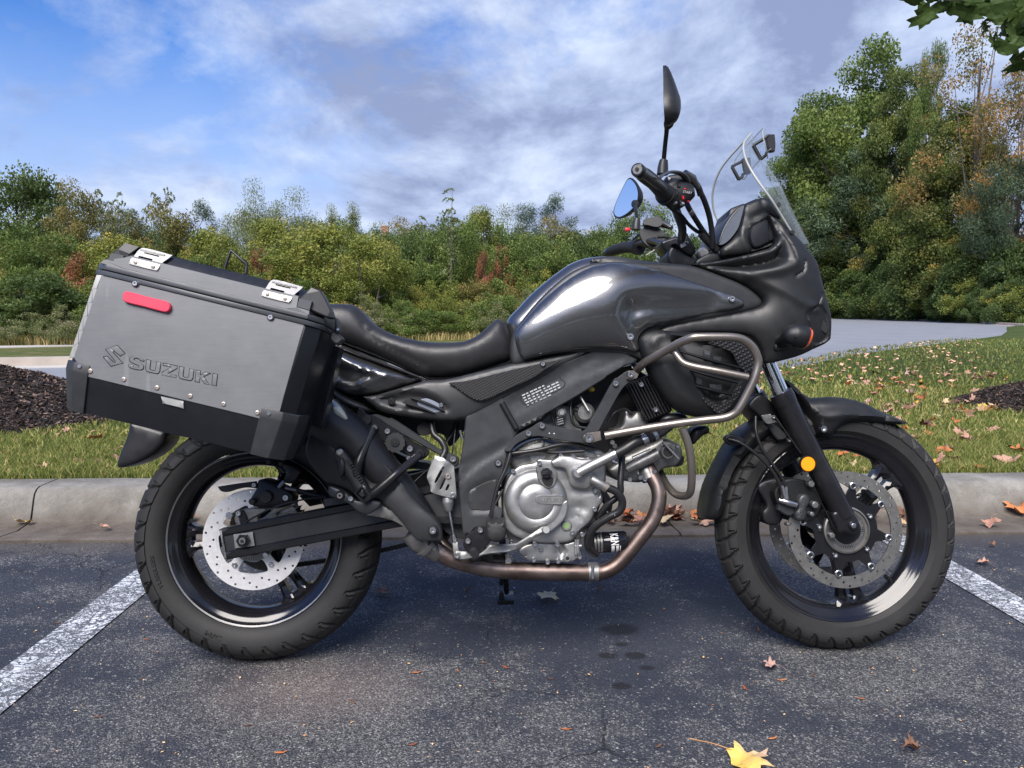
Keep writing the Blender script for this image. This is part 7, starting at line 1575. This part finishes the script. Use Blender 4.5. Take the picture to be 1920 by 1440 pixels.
for i in range(26):
    u = 1455+500*(i+.5)/26+random.uniform(-8, 8); k = ('darkbush', 'bush', 'darkbush', 'limebush')[random.randrange(4)]; d = fdep(u)+random.uniform(1.2, 3)
    pos = 'beside the fairing nose' if u < 1600 else 'below the golden middle trees' if u < 1720 else 'below the sparse orange trees' if u < 1840 else 'near the right picture edge'
    vt_, wp_ = random.uniform(512, 550), random.uniform(60, 110); plant(k, u, vt_, wp_, d, ('tall ' if vt_ < 524 else 'low ' if vt_ > 538 else '')+('narrow ' if wp_ < 78 else 'wide ' if wp_ > 94 else '')+lab_b[k]+' at the foot of the wood '+pos, 'bushes at the foot of the wood')
for i in range(18):
    u = 1440+560*(i+.5)/18+random.uniform(-8, 8); d = fdep(u)+random.uniform(3, 8)
    plant('darkbush', u, random.uniform(440, 500), random.uniform(110, 170), d, 'dark green thicket deep inside the wood '+('beside the fairing nose' if u < 1600 else 'behind the middle trees' if u < 1800 else 'at the right edge'), 'bushes inside the wood')
for i, (x_, y_, k_, sx_, sz_) in enumerate(((-14, -24, 'tallgreen', 1.2, .8), (-4, -27, 'tall', 1.1, .75), (6, -24, 'tallgreen', 1.2, .7), (15, -20, 'tall', 1., .7), (-22, -16, 'tallgreen', 1.1, .7), (22, -10, 'tallgreen', 1., .7), (-9, -20, 'oak', 1.7, 1.3), (1, -21, 'oak', 1.8, 1.2), (11, -19, 'broad', 1.8, 1.3))):
    cm_, tm_, w_, h_ = TREES[k_]; rt_ = empty(NAMEOF[k_][0], 'tree across the car park that the painted tank mirrors', 'tree', (x_, y_, 0), 'trees across the car park'); rt_.scale = (sx_, sx_, sz_); link('trunk', tm_, rt_); link('crown', cm_, rt_)
for i in range(16):
    left = i < 7; k_ = ('broad', 'oak', 'tallgreen', 'young', 'willow', 'oak', 'tall')[i % 7]; x_, y_ = (-24-i*4.5, 30-i*2.6) if left else (37+(i-7)*4.5, 44-(i-7)*2.2)
    cm_, tm_, w_, h_ = TREES[k_]; rt_ = empty(NAMEOF[k_][0], 'tree of the wood edge beyond the %s side of the picture' % ('left' if left else 'right'), 'tree', (x_, y_, .04), 'trees beside the view'); q_ = 1.5 if w_ < 6 else .8; rt_.scale = (q_, q_, q_); rt_.rotation_euler = (0, 0, i*1.3); link('trunk', tm_, rt_); link('crown', cm_, rt_)
# tall weeds and dry grass in front of the thicket
def blades(name, P, hgt, wid, mt, seed, lean=.35, attr=True):
    r = np.random.default_rng(seed); n = len(P); a = r.uniform(0, 2*pi, n); h = hgt*r.uniform(.5, 1.15, n); w = wid*r.uniform(.6, 1.3, n)
    dx_ = np.stack([np.cos(a), np.sin(a), np.zeros(n)], 1); la = r.uniform(0, 2*pi, n); ln_ = lean*h*r.uniform(.2, 1.3, n); ld = np.stack([np.cos(la), np.sin(la), np.zeros(n)], 1)
    b0 = P-dx_*w[:, None]/2; b1 = P+dx_*w[:, None]/2; m0 = P+ld*(ln_*.35)[:, None]+np.array([0, 0, 1])*(h*.6)[:, None]; up_ = np.array([0, 0, 1])*(h*.95)[:, None]
    t = P+ld*ln_[:, None]+up_; V = np.stack([b0, b1, m0+dx_*w[:, None]*.35, t, m0-dx_*w[:, None]*.35], 1).reshape(-1, 3)
    i = np.arange(n)*5; F = np.concatenate([np.stack([i, i+1, i+2], 1), np.stack([i, i+2, i+4], 1), np.stack([i+4, i+2, i+3], 1)]); rv = np.tile(r.random(n), 3)
    me = npmesh(name, V, F, False, rv); me.materials.append(mt); return stuff(link(name, me))
n = 9000; r_ = np.random.default_rng(4); X = r_.uniform(-20, 8, n); Y = 19.2+(np.maximum(0, X+8))*.42+r_.uniform(0, 3.2, n)**1.2
blades('tall_weeds', np.stack([X, Y, np.full(n, .04)], 1), .62, .03, LM['straw'], 4)
n = 9000; X = r_.uniform(-20, 8, n); Y = 18.6+(np.maximum(0, X+8))*.42+r_.uniform(0, 1.6, n)
blades('dry_grass', np.stack([X, Y, np.full(n, .04)], 1), .26, .03, LM['straw'], 5)
n = 7000; t = r_.random(n); fx = np.interp(t, [0, .3, .55, .8, 1], [34.2, 35.8, 33.6, 30., 38]); fy = np.interp(t, [0, .3, .55, .8, 1], [76, 63, 52, 41.4, 39]); nx_ = r_.uniform(.5, 5, n)
blades('verge_weeds', np.stack([fx+nx_*.6, fy+nx_, np.full(n, .05)], 1), .55, .07, LM['green'], 6)
# ---------------------------------------------------------------- distant poles, wires, chimney
M['pole'] = mat('weathered pole wood', (.30, .29, .27), .8)
def pole(u, vt, d, arms, label):
    top = depth_at(u, vt, d); P0 = Vector((top[0], d, 0)); root = empty('utility_pole', label, 'utility pole', P0, 'utility poles over the trees'); h = top[2]
    link('post', tube_me('post', [Vector((0, 0, 0)), Vector((0, 0, h))], [.17, .12], 8), root, M['pole'])
    for z, w in arms: link('crossarm', box_me('crossarm', (0, -.16, h-z), w, .1, .13, bev=0), root, M['pole'])
    return P0+Vector((0, 0, h))
ta = pole(1022, 431, 92, ((.35, 2.2), (1.0, 1.8)), 'utility pole with two crossarms, leftmost of the distant ones')
tb = pole(1057, 436, 88, ((.35, 2.0),), 'short utility pole with one crossarm between two others')
tc_ = pole(1109, 430, 80, ((.3, 2.2),), 'utility pole with a transformer left of the mirror')
td = pole(1172, 425, 78, ((.3, 3.4),), 'utility pole behind the left mirror')
link('transformer', lathe_me('transformer', (0, 0, 0), [(.2, -.4), (.22, .4)], 12, axis=Vector((0, 0, 1))), [o for o in COL.objects if o.name == 'utility_pole.002'][0], M['pole']).location = (.1, -.3, (tc_.z-1.5))
for a, b in ((ta, tb), (tb, tc_), (tc_, td)):
    w_ = link('overhead_wire', tube_me('overhead_wire', [a+Vector((0, 0, -.3)), (a+b)/2+Vector((0, 0, -1.0)), b+Vector((0, 0, -.3))], .02, 4), None, M['dark'])
    tag(w_, 'thin overhead wire strung between the distant utility poles', 'wire', 'overhead wires')
ct = depth_at(722, 426, 140); ch = empty('brick_chimney', 'small red brick chimney tower above the trees', 'chimney', (ct[0], 140, 0))
M['brick'] = mat('pinkish red brick', (.36, .17, .13), .85, var=.25, vscale=3)
link('stack', box_me('stack', (0, 0, ct[2]/2), 1.25, 1.25, ct[2], bev=0), ch, M['brick']); link('cap', box_me('cap', (0, 0, ct[2]+.1), 1.4, 1.4, .25, bev=0), ch, M['brick'])
bt = depth_at(950, 452, 120); rf2 = empty('red_roofed_house', 'roof of a house barely showing through the trees', 'house', (bt[0], 120, 0)); link('wall', box_me('wall', (0, 0, 2.8), 9, 8, 5.6, bev=0), rf2, M['brick'])
link('roof', pydata('roof', [(-5, -4.5, 5.6), (5, -4.5, 5.6), (5, 4.5, 5.6), (-5, 4.5, 5.6), (-5, 0, bt[2]), (5, 0, bt[2])], [(0, 1, 5, 4), (2, 3, 4, 5), (0, 4, 3), (1, 2, 5)]), rf2, M['brick'])
# ---------------------------------------------------------------- lawn blades, mulch, fallen leaves
lawn_mt = leafmat('lawn blades', [(.0, (.044, .062, .015)), (.5, (.090, .125, .028)), (.80, (.16, .19, .05)), (1., (.29, .26, .11))], .35)
def lz(X, Y): return .142+.012*np.array([noise.noise(Vector((x*.8, y*.8, 0))) for x, y in zip(X, Y)])+.004*np.array([noise.noise(Vector((x*4, y*4, 3))) for x, y in zip(X, Y)])
MOUNDS = ((-3.62, 5.75, 1.12, .36), (4.62, 6.1, .72, .22))
def inmound(X, Y):
    k = np.zeros(len(X), bool)
    for mx, my, mr, mh in MOUNDS: k |= ((X-mx)/mr)**2+((Y-my)/(mr*1.0))**2 < .96
    return k
def lawn_blades(name, n, y0, y1, hgt, wid, seed, lean=.5):
    r = np.random.default_rng(seed); Y = y0+(y1-y0)*r.random(n)**1.15; X = (r.random(n)*2-1)*(Y*.76+.4)
    # leave tufts and thin places
    ok = ~inmound(X, Y); lim = np.interp(X, [p[0] for p in near_edge], [p[1] for p in near_edge]); ok &= Y < lim-.05
    tuft = np.array([noise.noise(Vector((x*5, y*5, 9))) for x, y in zip(X, Y)]); ok &= (tuft > -.28) | (r.random(n) < .45)
    X, Y = X[ok], Y[ok]; Z = lz(X, Y)-.004; return blades(name, np.stack([X, Y, Z], 1), hgt, wid, lawn_mt, seed, lean)
lawn_blades('lawn_grass', 105000, KY+.232, 4.6, .052, .0042, 21, .75)
lawn_blades('lawn_grass', 80000, 4.4, 7.5, .050, .008, 22, .7)
lawn_blades('lawn_grass', 50000, 7.3, 20, .055, .018, 23, .7)
# mulch mounds
M['mulch'] = mat('black bark mulch', (.012, .010, .009), .8, var=.5, vscale=20)
M['chip'] = mat('shredded mulch chips', (.022, .018, .016), .7, var=.6, vscale=30)
def mound(mx, my, mr, mh, label):
    n1_, n2_ = 28, 72; vs = [(0, 0, .14+mh)]; fs = []
    def hz_(rr, a):
        x, y = mx+cos(a)*rr*mr, my+sin(a)*rr*mr; return .13+mh*(1-rr**1.35)*(1+.0*x)+.035*noise.noise(Vector((x*3, y*3, 1)))+.018*noise.noise(Vector((x*11, y*11, 5)))*(1.1-rr*.5)
    for i in range(1, n1_+1):
        for k in range(n2_): a = 2*pi*k/n2_; rr = i/n1_*(1+.05*sin(3*a)+.03*sin(7*a+1)); vs.append((cos(a)*rr*mr, sin(a)*rr*mr, hz_(rr, a)))
    for k in range(n2_): fs.append((0, 1+k, 1+(k+1) % n2_))
    for i in range(n1_-1):
        for k in range(n2_): a = 1+i*n2_+k; b = 1+i*n2_+(k+1) % n2_; fs.append((a, a+n2_, b+n2_, b))
    root = link('mulch_mound', pydata('mulch_mound', vs, fs, 180), None, M['mulch']); root.location = (mx, my, 0); tag(root, label, 'mulch mound')
    r = np.random.default_rng(int(abs(mx)*10)); n = int(26000*mr*mr); a = r.uniform(0, 2*pi, n); rr = np.sqrt(r.random(n))*1.04
    Z = np.array([hz_(q, w)+.006 for q, w in zip(rr, a)]); P = np.stack([np.cos(a)*rr*mr, np.sin(a)*rr*mr, Z], 1)
    d = r.normal(size=(n, 3))*[1, 1, .45]; d /= np.linalg.norm(d, axis=1)[:, None]; e = r.normal(size=(n, 3)); e -= (e*d).sum(1)[:, None]*d; e /= np.linalg.norm(e, axis=1)[:, None]
    L_ = r.uniform(.012, .050, n)[:, None]; w = r.uniform(.002, .0065, n)[:, None]
    V = np.stack([P-d*L_/2-e*w, P-d*L_/2+e*w, P+d*L_/2+e*w*.4, P+d*L_/2-e*w*.4], 1).reshape(-1, 3); me = npmesh('mulch_chips', V, np.arange(4*n).reshape(-1, 4), False, r.random(n)); me.materials.append(chipm)
    stuff(link('mulch_chips', me, root)); return root
chipm = leafmat('mulch chip fibre', [(.0, (.006, .005, .005)), (.6, (.020, .016, .014)), (.93, (.045, .034, .028)), (1., (.12, .09, .07))], .0)
mound(*MOUNDS[0], 'black bark mulch mound on the lawn at the left edge'); mound(*MOUNDS[1], 'small black mulch mound at the right edge of the lawn')

# ---- fallen leaves
def leaf_outline(kind_=0):
    half = {0: [(0, -.30), (.10, -.26), (.30, -.30), (.26, -.16), (.52, -.08), (.40, .0), (.50, .16), (.34, .14), (.20, .10), (.24, .30), (.14, .28), (.08, .40), (0, .58)],
            1: [(0, -.32), (.16, -.30), (.28, -.20), (.46, -.14), (.36, -.02), (.54, .14), (.30, .14), (.16, .12), (.20, .32), (.10, .36), (0, .52)]}[kind_]
    return half+[(-x, y) for x, y in half[::-1][1:-1]]
def leaf_mesh(seed, size=.1, kind_=0, curl=.25, stem=True):
    r = random.Random(seed); o = leaf_outline(kind_); o = resample(o, .07); V, F, _ = sheet(o, .11); n = len(V); a = r.uniform(0, 6.3); c1 = curl*r.uniform(.5, 1.2)
    def z(x, y): u = x*cos(a)+y*sin(a); return c1*(u*u)*1.3+.06*sin(x*9+seed)*curl*2+.05*cos(y*11+seed)*curl*2-.05*abs(x)*(1 if y < 0 else .4)+.02*abs(sin(9*atan2(y+.3, x+1e-4)))
    top = [(p[0]*size, p[1]*size, (z(*p)+.02)*size) for p in V]
    vs = top+[(x, y, q-.0009) for x, y, q in top]; fs = [tuple(f) for f in F]+[tuple(f[::-1]+n) for f in F]
    ed = {(f[i], f[(i+1) % 3]) for f in F for i in range(3)}; fs += [(b, a_, a_+n, b+n) for a_, b in ed if (b, a_) not in ed]
    me = pydata('leaf', vs, fs, 180)
    if stem:
        sm_ = tube_me('s', [Vector((0, -.30*size, z(0, -.3)*size+.001)), Vector((r.uniform(-.1, .1)*size, -.55*size, .08*size)), Vector((r.uniform(-.3, .3)*size, -.85*size, .02*size))], [.009*size, .007*size, .009*size], 4, n=2)
        bm = bmesh.new(); bm.from_mesh(me); bm.from_mesh(sm_); bm.to_mesh(me); bm.free()
    mn = min(v.co.z for v in me.vertices)
    for v in me.vertices: v.co.z -= mn
    me.polygons.foreach_set('use_smooth', [False]*len(me.polygons)); return me
def dryleaf(name, a, b, c):
    g = NB(name); oi = g.n('ShaderNodeObjectInfo'); f = g.math('ADD', g.math('MULTIPLY', g.noise(28, 4, .65), .75), g.math('MULTIPLY', oi.outputs['Random'], .3))
    g.set(Base_Color=g.ramp(f, [(.32, c), (.52, a), (.75, b)]), Roughness=.62, Specular_IOR_Level=.35); g.bump(g.noise(70, 4, .6), .5, .002)
    tl = g.n('ShaderNodeBsdfTranslucent'); g.l(g.ramp(f, [(.3, c), (.6, b)]), tl.inputs[0]); ms = g.n('ShaderNodeMixShader'); ms.inputs[0].default_value = .2; g.l(g.b.outputs[0], ms.inputs[1]); g.l(tl.outputs[0], ms.inputs[2]); g.l(ms.outputs[0], g.out.inputs[0]); return g.m
LC = {'straw': dryleaf('pale straw leaf', (.80, .62, .36), (.86, .72, .46), (.62, .44, .24)), 'salmon': dryleaf('salmon dry leaf', (.50, .28, .20), (.60, .38, .27), (.28, .13, .09)), 'tan': dryleaf('tan dry leaf', (.60, .44, .25), (.70, .55, .34), (.36, .22, .12)),
      'orange': dryleaf('orange leaf', (.52, .17, .06), (.66, .30, .12), (.28, .08, .04)), 'yellow': dryleaf('yellow leaf', (.62, .42, .06), (.70, .50, .14), (.42, .22, .08)), 'brown': dryleaf('brown dry leaf', (.20, .10, .06), (.30, .16, .10), (.09, .05, .035)),
      'pink': dryleaf('pale pink leaf', (.62, .42, .36), (.70, .52, .46), (.42, .25, .20))}
LMESH = {}
def getleaf(col, v):
    if (col, v) not in LMESH: me = leaf_mesh(v*7+3, 1.0, v % 2, (.25, .5, .8, .35)[v % 4]); me.materials.append(LC[col]); LMESH[(col, v)] = me
    return LMESH[(col, v)]
def put_leaf(x, y, z, size, col, v, label, group, tilt=.35, name='fallen_leaf', cat='leaf', rot=None):
    o = link(name, getleaf(col, v)); o.location = (x, y, z); o.scale = (size,)*3; o.rotation_euler = (random.uniform(-tilt, tilt), random.uniform(-tilt, tilt), random.uniform(0, 6.28) if rot is None else rot); o['label'] = label; o['category'] = cat
    if group: o['group'] = group
    return o
random.seed(5)
cols = ['salmon']*5+['tan']*3+['pink']*1+['orange']*3+['yellow']+['brown']*3
adj = {'salmon': 'salmon', 'tan': 'tan', 'pink': 'pale pink', 'orange': 'orange', 'yellow': 'yellow', 'brown': 'brown'}
cnt = 0
while cnt < 250:
    y = 3.56+random.random()**1.5*5.6; x = y*random.uniform(.30, .70); 
    if random.random() < .35: x = y*random.uniform(.48, .70)
    if inmound(np.array([x]), np.array([y]))[0] and random.random() < .8: continue
    if y < 3.9 and x < 1.9 and random.random() < .6: continue
    if noise.noise(Vector((x*1.1, y*.9, 4)))+.5*noise.noise(Vector((x*3, y*3, 8))) < random.uniform(-.25, .25): continue
    c = random.choice(cols); near = 'close to the kerb' if y < 4.6 else ('in the middle of the lawn' if y < 6.5 else 'far back on the lawn')
    sz_ = random.uniform(.05, .105); vv_ = random.randrange(4); put_leaf(x, y, lawn_h(x, y)+.018, sz_, c, vv_, ('small ' if sz_ < .08 else 'large ' if sz_ > .105 else '')+('flat ', 'curled ', 'crumpled ', 'folded ')[vv_]+adj[c]+' maple leaf at right '+near, adj[c]+' leaves on the grass to the right '+near, .5); cnt += 1
for k in range(34):
    y = 3.58+random.random()*1.3; x = -y*random.uniform(.22, .68)
    if inmound(np.array([x]), np.array([y]))[0]: continue
    c = random.choice(['brown', 'brown', 'salmon', 'tan']); put_leaf(x, y, lawn_h(x, y)+.012, random.uniform(.045, .08), c, random.randrange(4), adj[c]+' leaf lying in the grass left of the rear wheel', adj[c]+' leaves in the grass on the left', .6)
def gl(u, v, z=0.): p = ground_at(u, v, z); return p[0], p[1]
for (u, v, s, c, lb) in ((182, 828, .11, 'orange', 'curled orange and brown leaf at the edge of the left mulch mound'), (125, 812, .07, 'salmon', 'small salmon leaf in the grass under the left mulch mound'), (222, 848, .075, 'salmon', 'salmon leaf in the grass in front of the mudguard flap'), (1885, 872, .13, 'salmon', 'big salmon leaf hanging over the kerb edge at the far right'),
                         (1905, 850, .11, 'orange', 'red orange leaf in the grass above the kerb at the far right'), (1540, 838, .085, 'yellow', 'yellow leaf in the grass seen through the front wheel'), (1580, 858, .07, 'orange', 'orange leaf in the grass seen through the front wheel')):
    x, y = gl(u, v, .15); put_leaf(x, y, .165, s, c, 1, lb, None, .4)
# leaves gathered in the gutter
for k in range(40):
    u = random.choice([random.uniform(1130, 1310), random.uniform(1130, 1310), random.uniform(1300, 1360), random.uniform(1600, 1720)]); v = random.uniform(972, 988)
    x, y = gl(u, v); c = random.choice(['salmon', 'salmon', 'orange', 'brown', 'tan']); where = 'under the exhaust header' if u < 1365 and u > 900 else ('seen through the front wheel' if u > 1365 else 'left of the rear wheel')
    put_leaf(x, min(y, KY-.015)-random.uniform(0, .04), .02+random.uniform(0, .02), random.uniform(.045, .085), c, random.randrange(4), adj[c]+' dead leaf in the gutter '+where, adj[c]+' leaves in the gutter '+where, .6)
for (u, v, s, c, lb) in ((1888, 948, .15, 'orange', 'big curled orange leaf leaning on the kerb face at the far right'), (1905, 968, .12, 'orange', 'lower curled orange leaf against the kerb at the far right'), (1858, 992, .085, 'salmon', 'brownish leaf on the gutter concrete at the right'), (1255, 972, .11, 'salmon', 'largest leaf of the heap under the exhaust header'), (1175, 975, .10, 'brown', 'brown leaf in the heap left of the header pipe'),
                         (378, 968, .085, 'orange', 'orange leaf in the gutter seen through the rear wheel'), (42, 986, .07, 'tan', 'tan leaf in the gutter at the left edge'), (64, 984, .045, 'yellow', 'small green yellow leaf beside the tan one in the gutter'), (195, 998, .05, 'salmon', 'flat salmon leaf on the gutter lip left of the rear tyre')):
    x, y = gl(u, v); put_leaf(x, min(y, KY-.03), .022, s, c, 2 if s > .1 else 1, lb, None, .55)
# leaves and seeds on the asphalt
for (u, v, s, c, vv, rt, lb) in ((1026, 1124, .078, 'straw', 0, 2.6, 'tan maple leaf on the asphalt right of the side stand'), (1443, 1255, .052, 'pink', 1, 1.0, 'pale pink leaf on the asphalt in front of the front wheel'), (1843, 1060, .055, 'salmon', 1, .6, 'salmon leaf on the asphalt right of the front wheel beyond the line'),
                                (720, 1115, .065, 'brown', 3, 1.8, 'dull brown leaf beside the rear tyre'), (875, 1114, .03, 'brown', 2, .3, 'tiny brown leaf scrap under the exhaust pipe'), (1122, 1111, .026, 'brown', 2, .2, 'tiny reddish leaf scrap right of the tan leaf'), (1860, 1027, .03, 'brown', 2, .2, 'small brown leaf scrap near the right parking line'), (1710, 1413, .045, 'brown', 2, 1.3, 'brown leaf strip at the bottom right of the asphalt')):
    x, y = gl(u, v); put_leaf(x, y, .009, s, c, vv, lb, None, .08, rot=rt)
# winged seeds
def seed_mesh():
    o = crom([(0, 0), (.12, .05), (.45, .14), (.85, .12), (1.0, .02), (.8, -.08), (.4, -.07), (.1, -.05)], True, 3); V, F, _ = sheet(o, .12); n_ = len(V)
    top = [(p[0], p[1], .05+.10*max(0, 1-((p[0]-.1)/.16)**2)+.05*p[0]) for p in V]; vs = top+[(x, y, z-.04) for x, y, z in top]; fs = [tuple(f) for f in F]+[tuple(f[::-1]+n_) for f in F]
    ed = {(f[i], f[(i+1) % 3]) for f in F for i in range(3)}; fs += [(b, a_, a_+n_, b+n_) for a_, b in ed if (b, a_) not in ed]; return pydata('seed', vs, fs, 180)
sm1 = seed_mesh(); sm1.materials.append(LC['orange']); sm2 = seed_mesh(); sm2.materials.append(LC['brown'])
sd_ = [(955, 1256, 'between the wheels'), (1037, 1277, 'between the wheels'), (783, 1396, 'near the bottom edge'), (455, 1364, 'below the rear wheel'), (540, 1412, 'near the bottom edge'), (196, 1345, 'near the left line'), (1400, 1297, 'in front of the front wheel'), (1421, 1283, 'in front of the front wheel'), (1457, 1278, 'in front of the front wheel'), (1527, 1272, 'below the front wheel'), (1421, 1178, 'behind the front wheel'), (1400, 1142, 'behind the front wheel'), (860, 1262, 'between the wheels'), (900, 1244, 'between the wheels'), (790, 1262, 'between the wheels'), (1230, 1405, 'near the bottom edge'), (1072, 1370, 'near the bottom edge'), (1680, 1310, 'right of the front wheel'), (1605, 1310, 'below the front wheel'), (655, 1315, 'below the rear wheel'), (280, 1200, 'near the left line'), (115, 1170, 'near the left line'), (1458, 1384, 'near the bottom edge')]
for i, (u, v, wh) in enumerate(sd_):
    x, y = gl(u, v); o = link('winged_seed', (sm1, sm2)[i % 2]); o.location = (x, y, .002); s = random.uniform(.014, .028); o.scale = (s,)*3; o.rotation_euler = (0, 0, random.uniform(0, 6.3)); o['label'] = ('reddish' if i % 2 == 0 else 'brown')+' winged maple seed on the asphalt '+wh; o['category'] = 'seed'; o['group'] = 'seeds on the asphalt '+wh
# leaf crumbs too many to count
r_ = np.random.default_rng(8); n = 420; X = r_.uniform(-1.6, 2.0, n); Y = r_.uniform(.75, 2.95, n)
V, F = cards(np.stack([X, Y, np.full(n, .004)], 1), .0085, .6, 3, 0); V[:, 2] = .0035+np.abs(V[:, 2]-.004)*.25; cm = npmesh('leaf_crumbs', V, F, False, r_.random(n)); cm.materials.append(leafmat('leaf crumb', [(.0, (.25, .12, .05)), (.5, (.45, .28, .12)), (1., (.6, .5, .25))], 0.)); stuff(link('leaf_crumbs', cm))
n = 520; t = r_.random(n); Y = 7.5+t*12; X = Y*r_.uniform(.30, .66, n); lim = np.interp(X, [p[0] for p in near_edge], [p[1] for p in near_edge]); ok = Y < lim-.1; X, Y = X[ok], Y[ok]; n = len(X)
V, F = cards(np.stack([X, Y, np.full(n, .172)], 1), .07, .8, 6, 0); V[:, 2] = .172+(V[:, 2]-.172)*.5; cm = npmesh('distant_leaf_litter', V, F, False, r_.random(n)); cm.materials.append(leafmat('leaf litter', [(.0, (.24, .11, .07)), (.5, (.38, .21, .15)), (1., (.50, .34, .24))], 0.)); stuff(link('distant_leaf_litter', cm))
# red leaf drift along the far kerb
n = 2600; k_ = r_.uniform(3.2, len(far_edge)-2, n); fx = np.interp(k_, range(len(far_edge)), [p[0] for p in far_edge]); fy = np.interp(k_, range(len(far_edge)), [p[1] for p in far_edge])
V, F = cards(np.stack([fx+r_.uniform(-.2, .5, n), fy-r_.uniform(.0, .5, n), np.full(n, .05)], 1), .13, .8, 6, 0); V[:, 2] = .03+np.abs(V[:, 2]-.05)*.5; cm = npmesh('leaf_drift', V, F, False, r_.random(n)); cm.materials.append(leafmat('russet leaf drift', [(.0, (.14, .06, .04)), (.5, (.28, .12, .08)), (1., (.42, .24, .15))], 0.)); stuff(link('leaf_drift', cm))
# the large yellow leaf in the foreground with its long stalk
x, y = gl(1404, 1436); yl = leaf_mesh(31, .105, 1, .30, stem=False); g = NB('yellow leaf turning brown at its tips'); f = g.noise(22, 4, .6)
sepx = g.n('ShaderNodeSeparateXYZ'); g.l(g.co(), sepx.inputs[0]); tip = g.ramp(g.math('ADD', g.math('MULTIPLY', sepx.outputs[1], 9), g.math('MULTIPLY', f, .7)), [(.25, 0.), (.75, 1.)])
cl_ = g.mix(tip, (.70, .46, .10), (.66, .45, .30)); cl_ = g.mix(g.ramp(g.noise(130, 2, .5), [(.66, 0.), (.72, .7)]), cl_, (.16, .07, .03)); g.set(Base_Color=cl_, Roughness=.5); g.bump(f, .4, .002); yl.materials.append(g.m)
big = link('yellow_maple_leaf', yl); big.location = (x, y, .008); big.rotation_euler = (.12, -.1, -1.15); tag(big, 'large yellow maple leaf with a long stalk at the bottom edge of the asphalt', 'leaf')
a0 = gl(1372, 1420); a1 = gl(1340, 1412); a2 = gl(1310, 1400); a3 = gl(1294, 1393); inv = (Matrix.Translation((x, y, .008)) @ big.rotation_euler.to_matrix().to_4x4()).inverted()
link('stalk', tube_me('stalk', [inv @ Vector((a0[0], a0[1], .016)), inv @ Vector((a1[0], a1[1], .020)), inv @ Vector((a2[0], a2[1], .014)), inv @ Vector((a3[0], a3[1], .010))], [.0012, .0010, .0010, .0016], 6), big, mat('yellow red leaf stalk', (.50, .26, .10), .5))
# ---------------------------------------------------------------- maple whose boughs hang in at the top right
mt_ = empty('maple_tree', 'maple whose dark green leaves hang into the top right corner', 'tree', (4.62, 6.15, .3))
def W2(v): return Vector(v)-Vector((4.62, 6.15, .3))
mpl = leafmat('dark maple leaves', [(.0, (.020, .042, .012)), (.6, (.040, .075, .018)), (1., (.075, .125, .028))], .4)
link('trunk', tube_me('trunk', [Vector((0, 0, -.2)), Vector((.05, 0, 1.6)), Vector((-.02, .05, 3.2)), Vector((.1, 0, 5.5))], [.12, .09, .07, .03], 12), mt_, M['bark'])
p1 = depth_at(1990, -30, 3.3); p2 = depth_at(1890, 30, 3.05); p3 = depth_at(1800, 0, 2.95); p4 = depth_at(1915, 105, 3.1)
link('limb', tube_me('limb', [Vector((0, .03, 2.4)), W2(Vector((3.7, 4.7, 3.1))), W2(p1), W2(p2)], [.04, .025, .010, .005], 8), mt_, M['bark'])
link('twig', tube_me('twig', [W2(p1), W2(p2)*.5+W2(p1)*.5+Vector((0, 0, .03)), W2(p3), W2(depth_at(1715, -8, 2.9))], [.006, .005, .004, .002], 6), mt_, M['bark']); link('twig', tube_me('twig', [W2(p1), W2(p4)], [.006, .002], 6), mt_, M['bark'])
lpos = [(1733, 27, 60), (1710, -4, 45), (1770, 6, 50), (1795, -12, 60), (1812, 22, 65), (1836, 8, 60), (1850, 32, 60), (1870, 12, 65), (1880, 50, 62), (1905, 28, 66), (1900, 66, 60), (1888, 85, 52), (1925, 60, 60), (1918, 95, 56), (1860, 78, 46), (1908, 118, 52), (1930, 10, 70), (1892, 4, 60), (1828, -10, 60), (1748, -14, 50), (1860, -14, 60), (1930, 118, 50), (1938, 90, 60), (1878, 26, 60), (1914, 46, 58), (1784, 14, 40), (1845, 50, 42)]
ml = leaf_mesh(9, 1.0, 0, .35, False); mlb = leaf_mesh(12, 1.0, 1, .25, False)
for me in (ml, mlb):
    me.materials.append(mpl)
for i, (u, v, s) in enumerate(lpos):
    d = 2.95+random.uniform(-.15, .25); p = depth_at(u, v, d); me = (ml, mlb)[i % 2]; o = link('leaf', me, mt_); o.location = W2(p)
    o.scale = (s/FPX*d*1.05,)*3; o.rotation_euler = (radians(random.uniform(95, 150)), random.uniform(-.5, .5), random.uniform(-.9, .9))
for me in (ml, mlb):
    a = me.attributes.new('rv', 'FLOAT', 'FACE'); a.data.foreach_set('value', [random.random()*.6+.2]*len(me.polygons))
cmx, C_ = crown(77, 3.6, 3.6, 4.3, 40, 3500, .13, 'round', .16, .3); cmx.materials.append(mpl); link('crown', cmx, mt_)
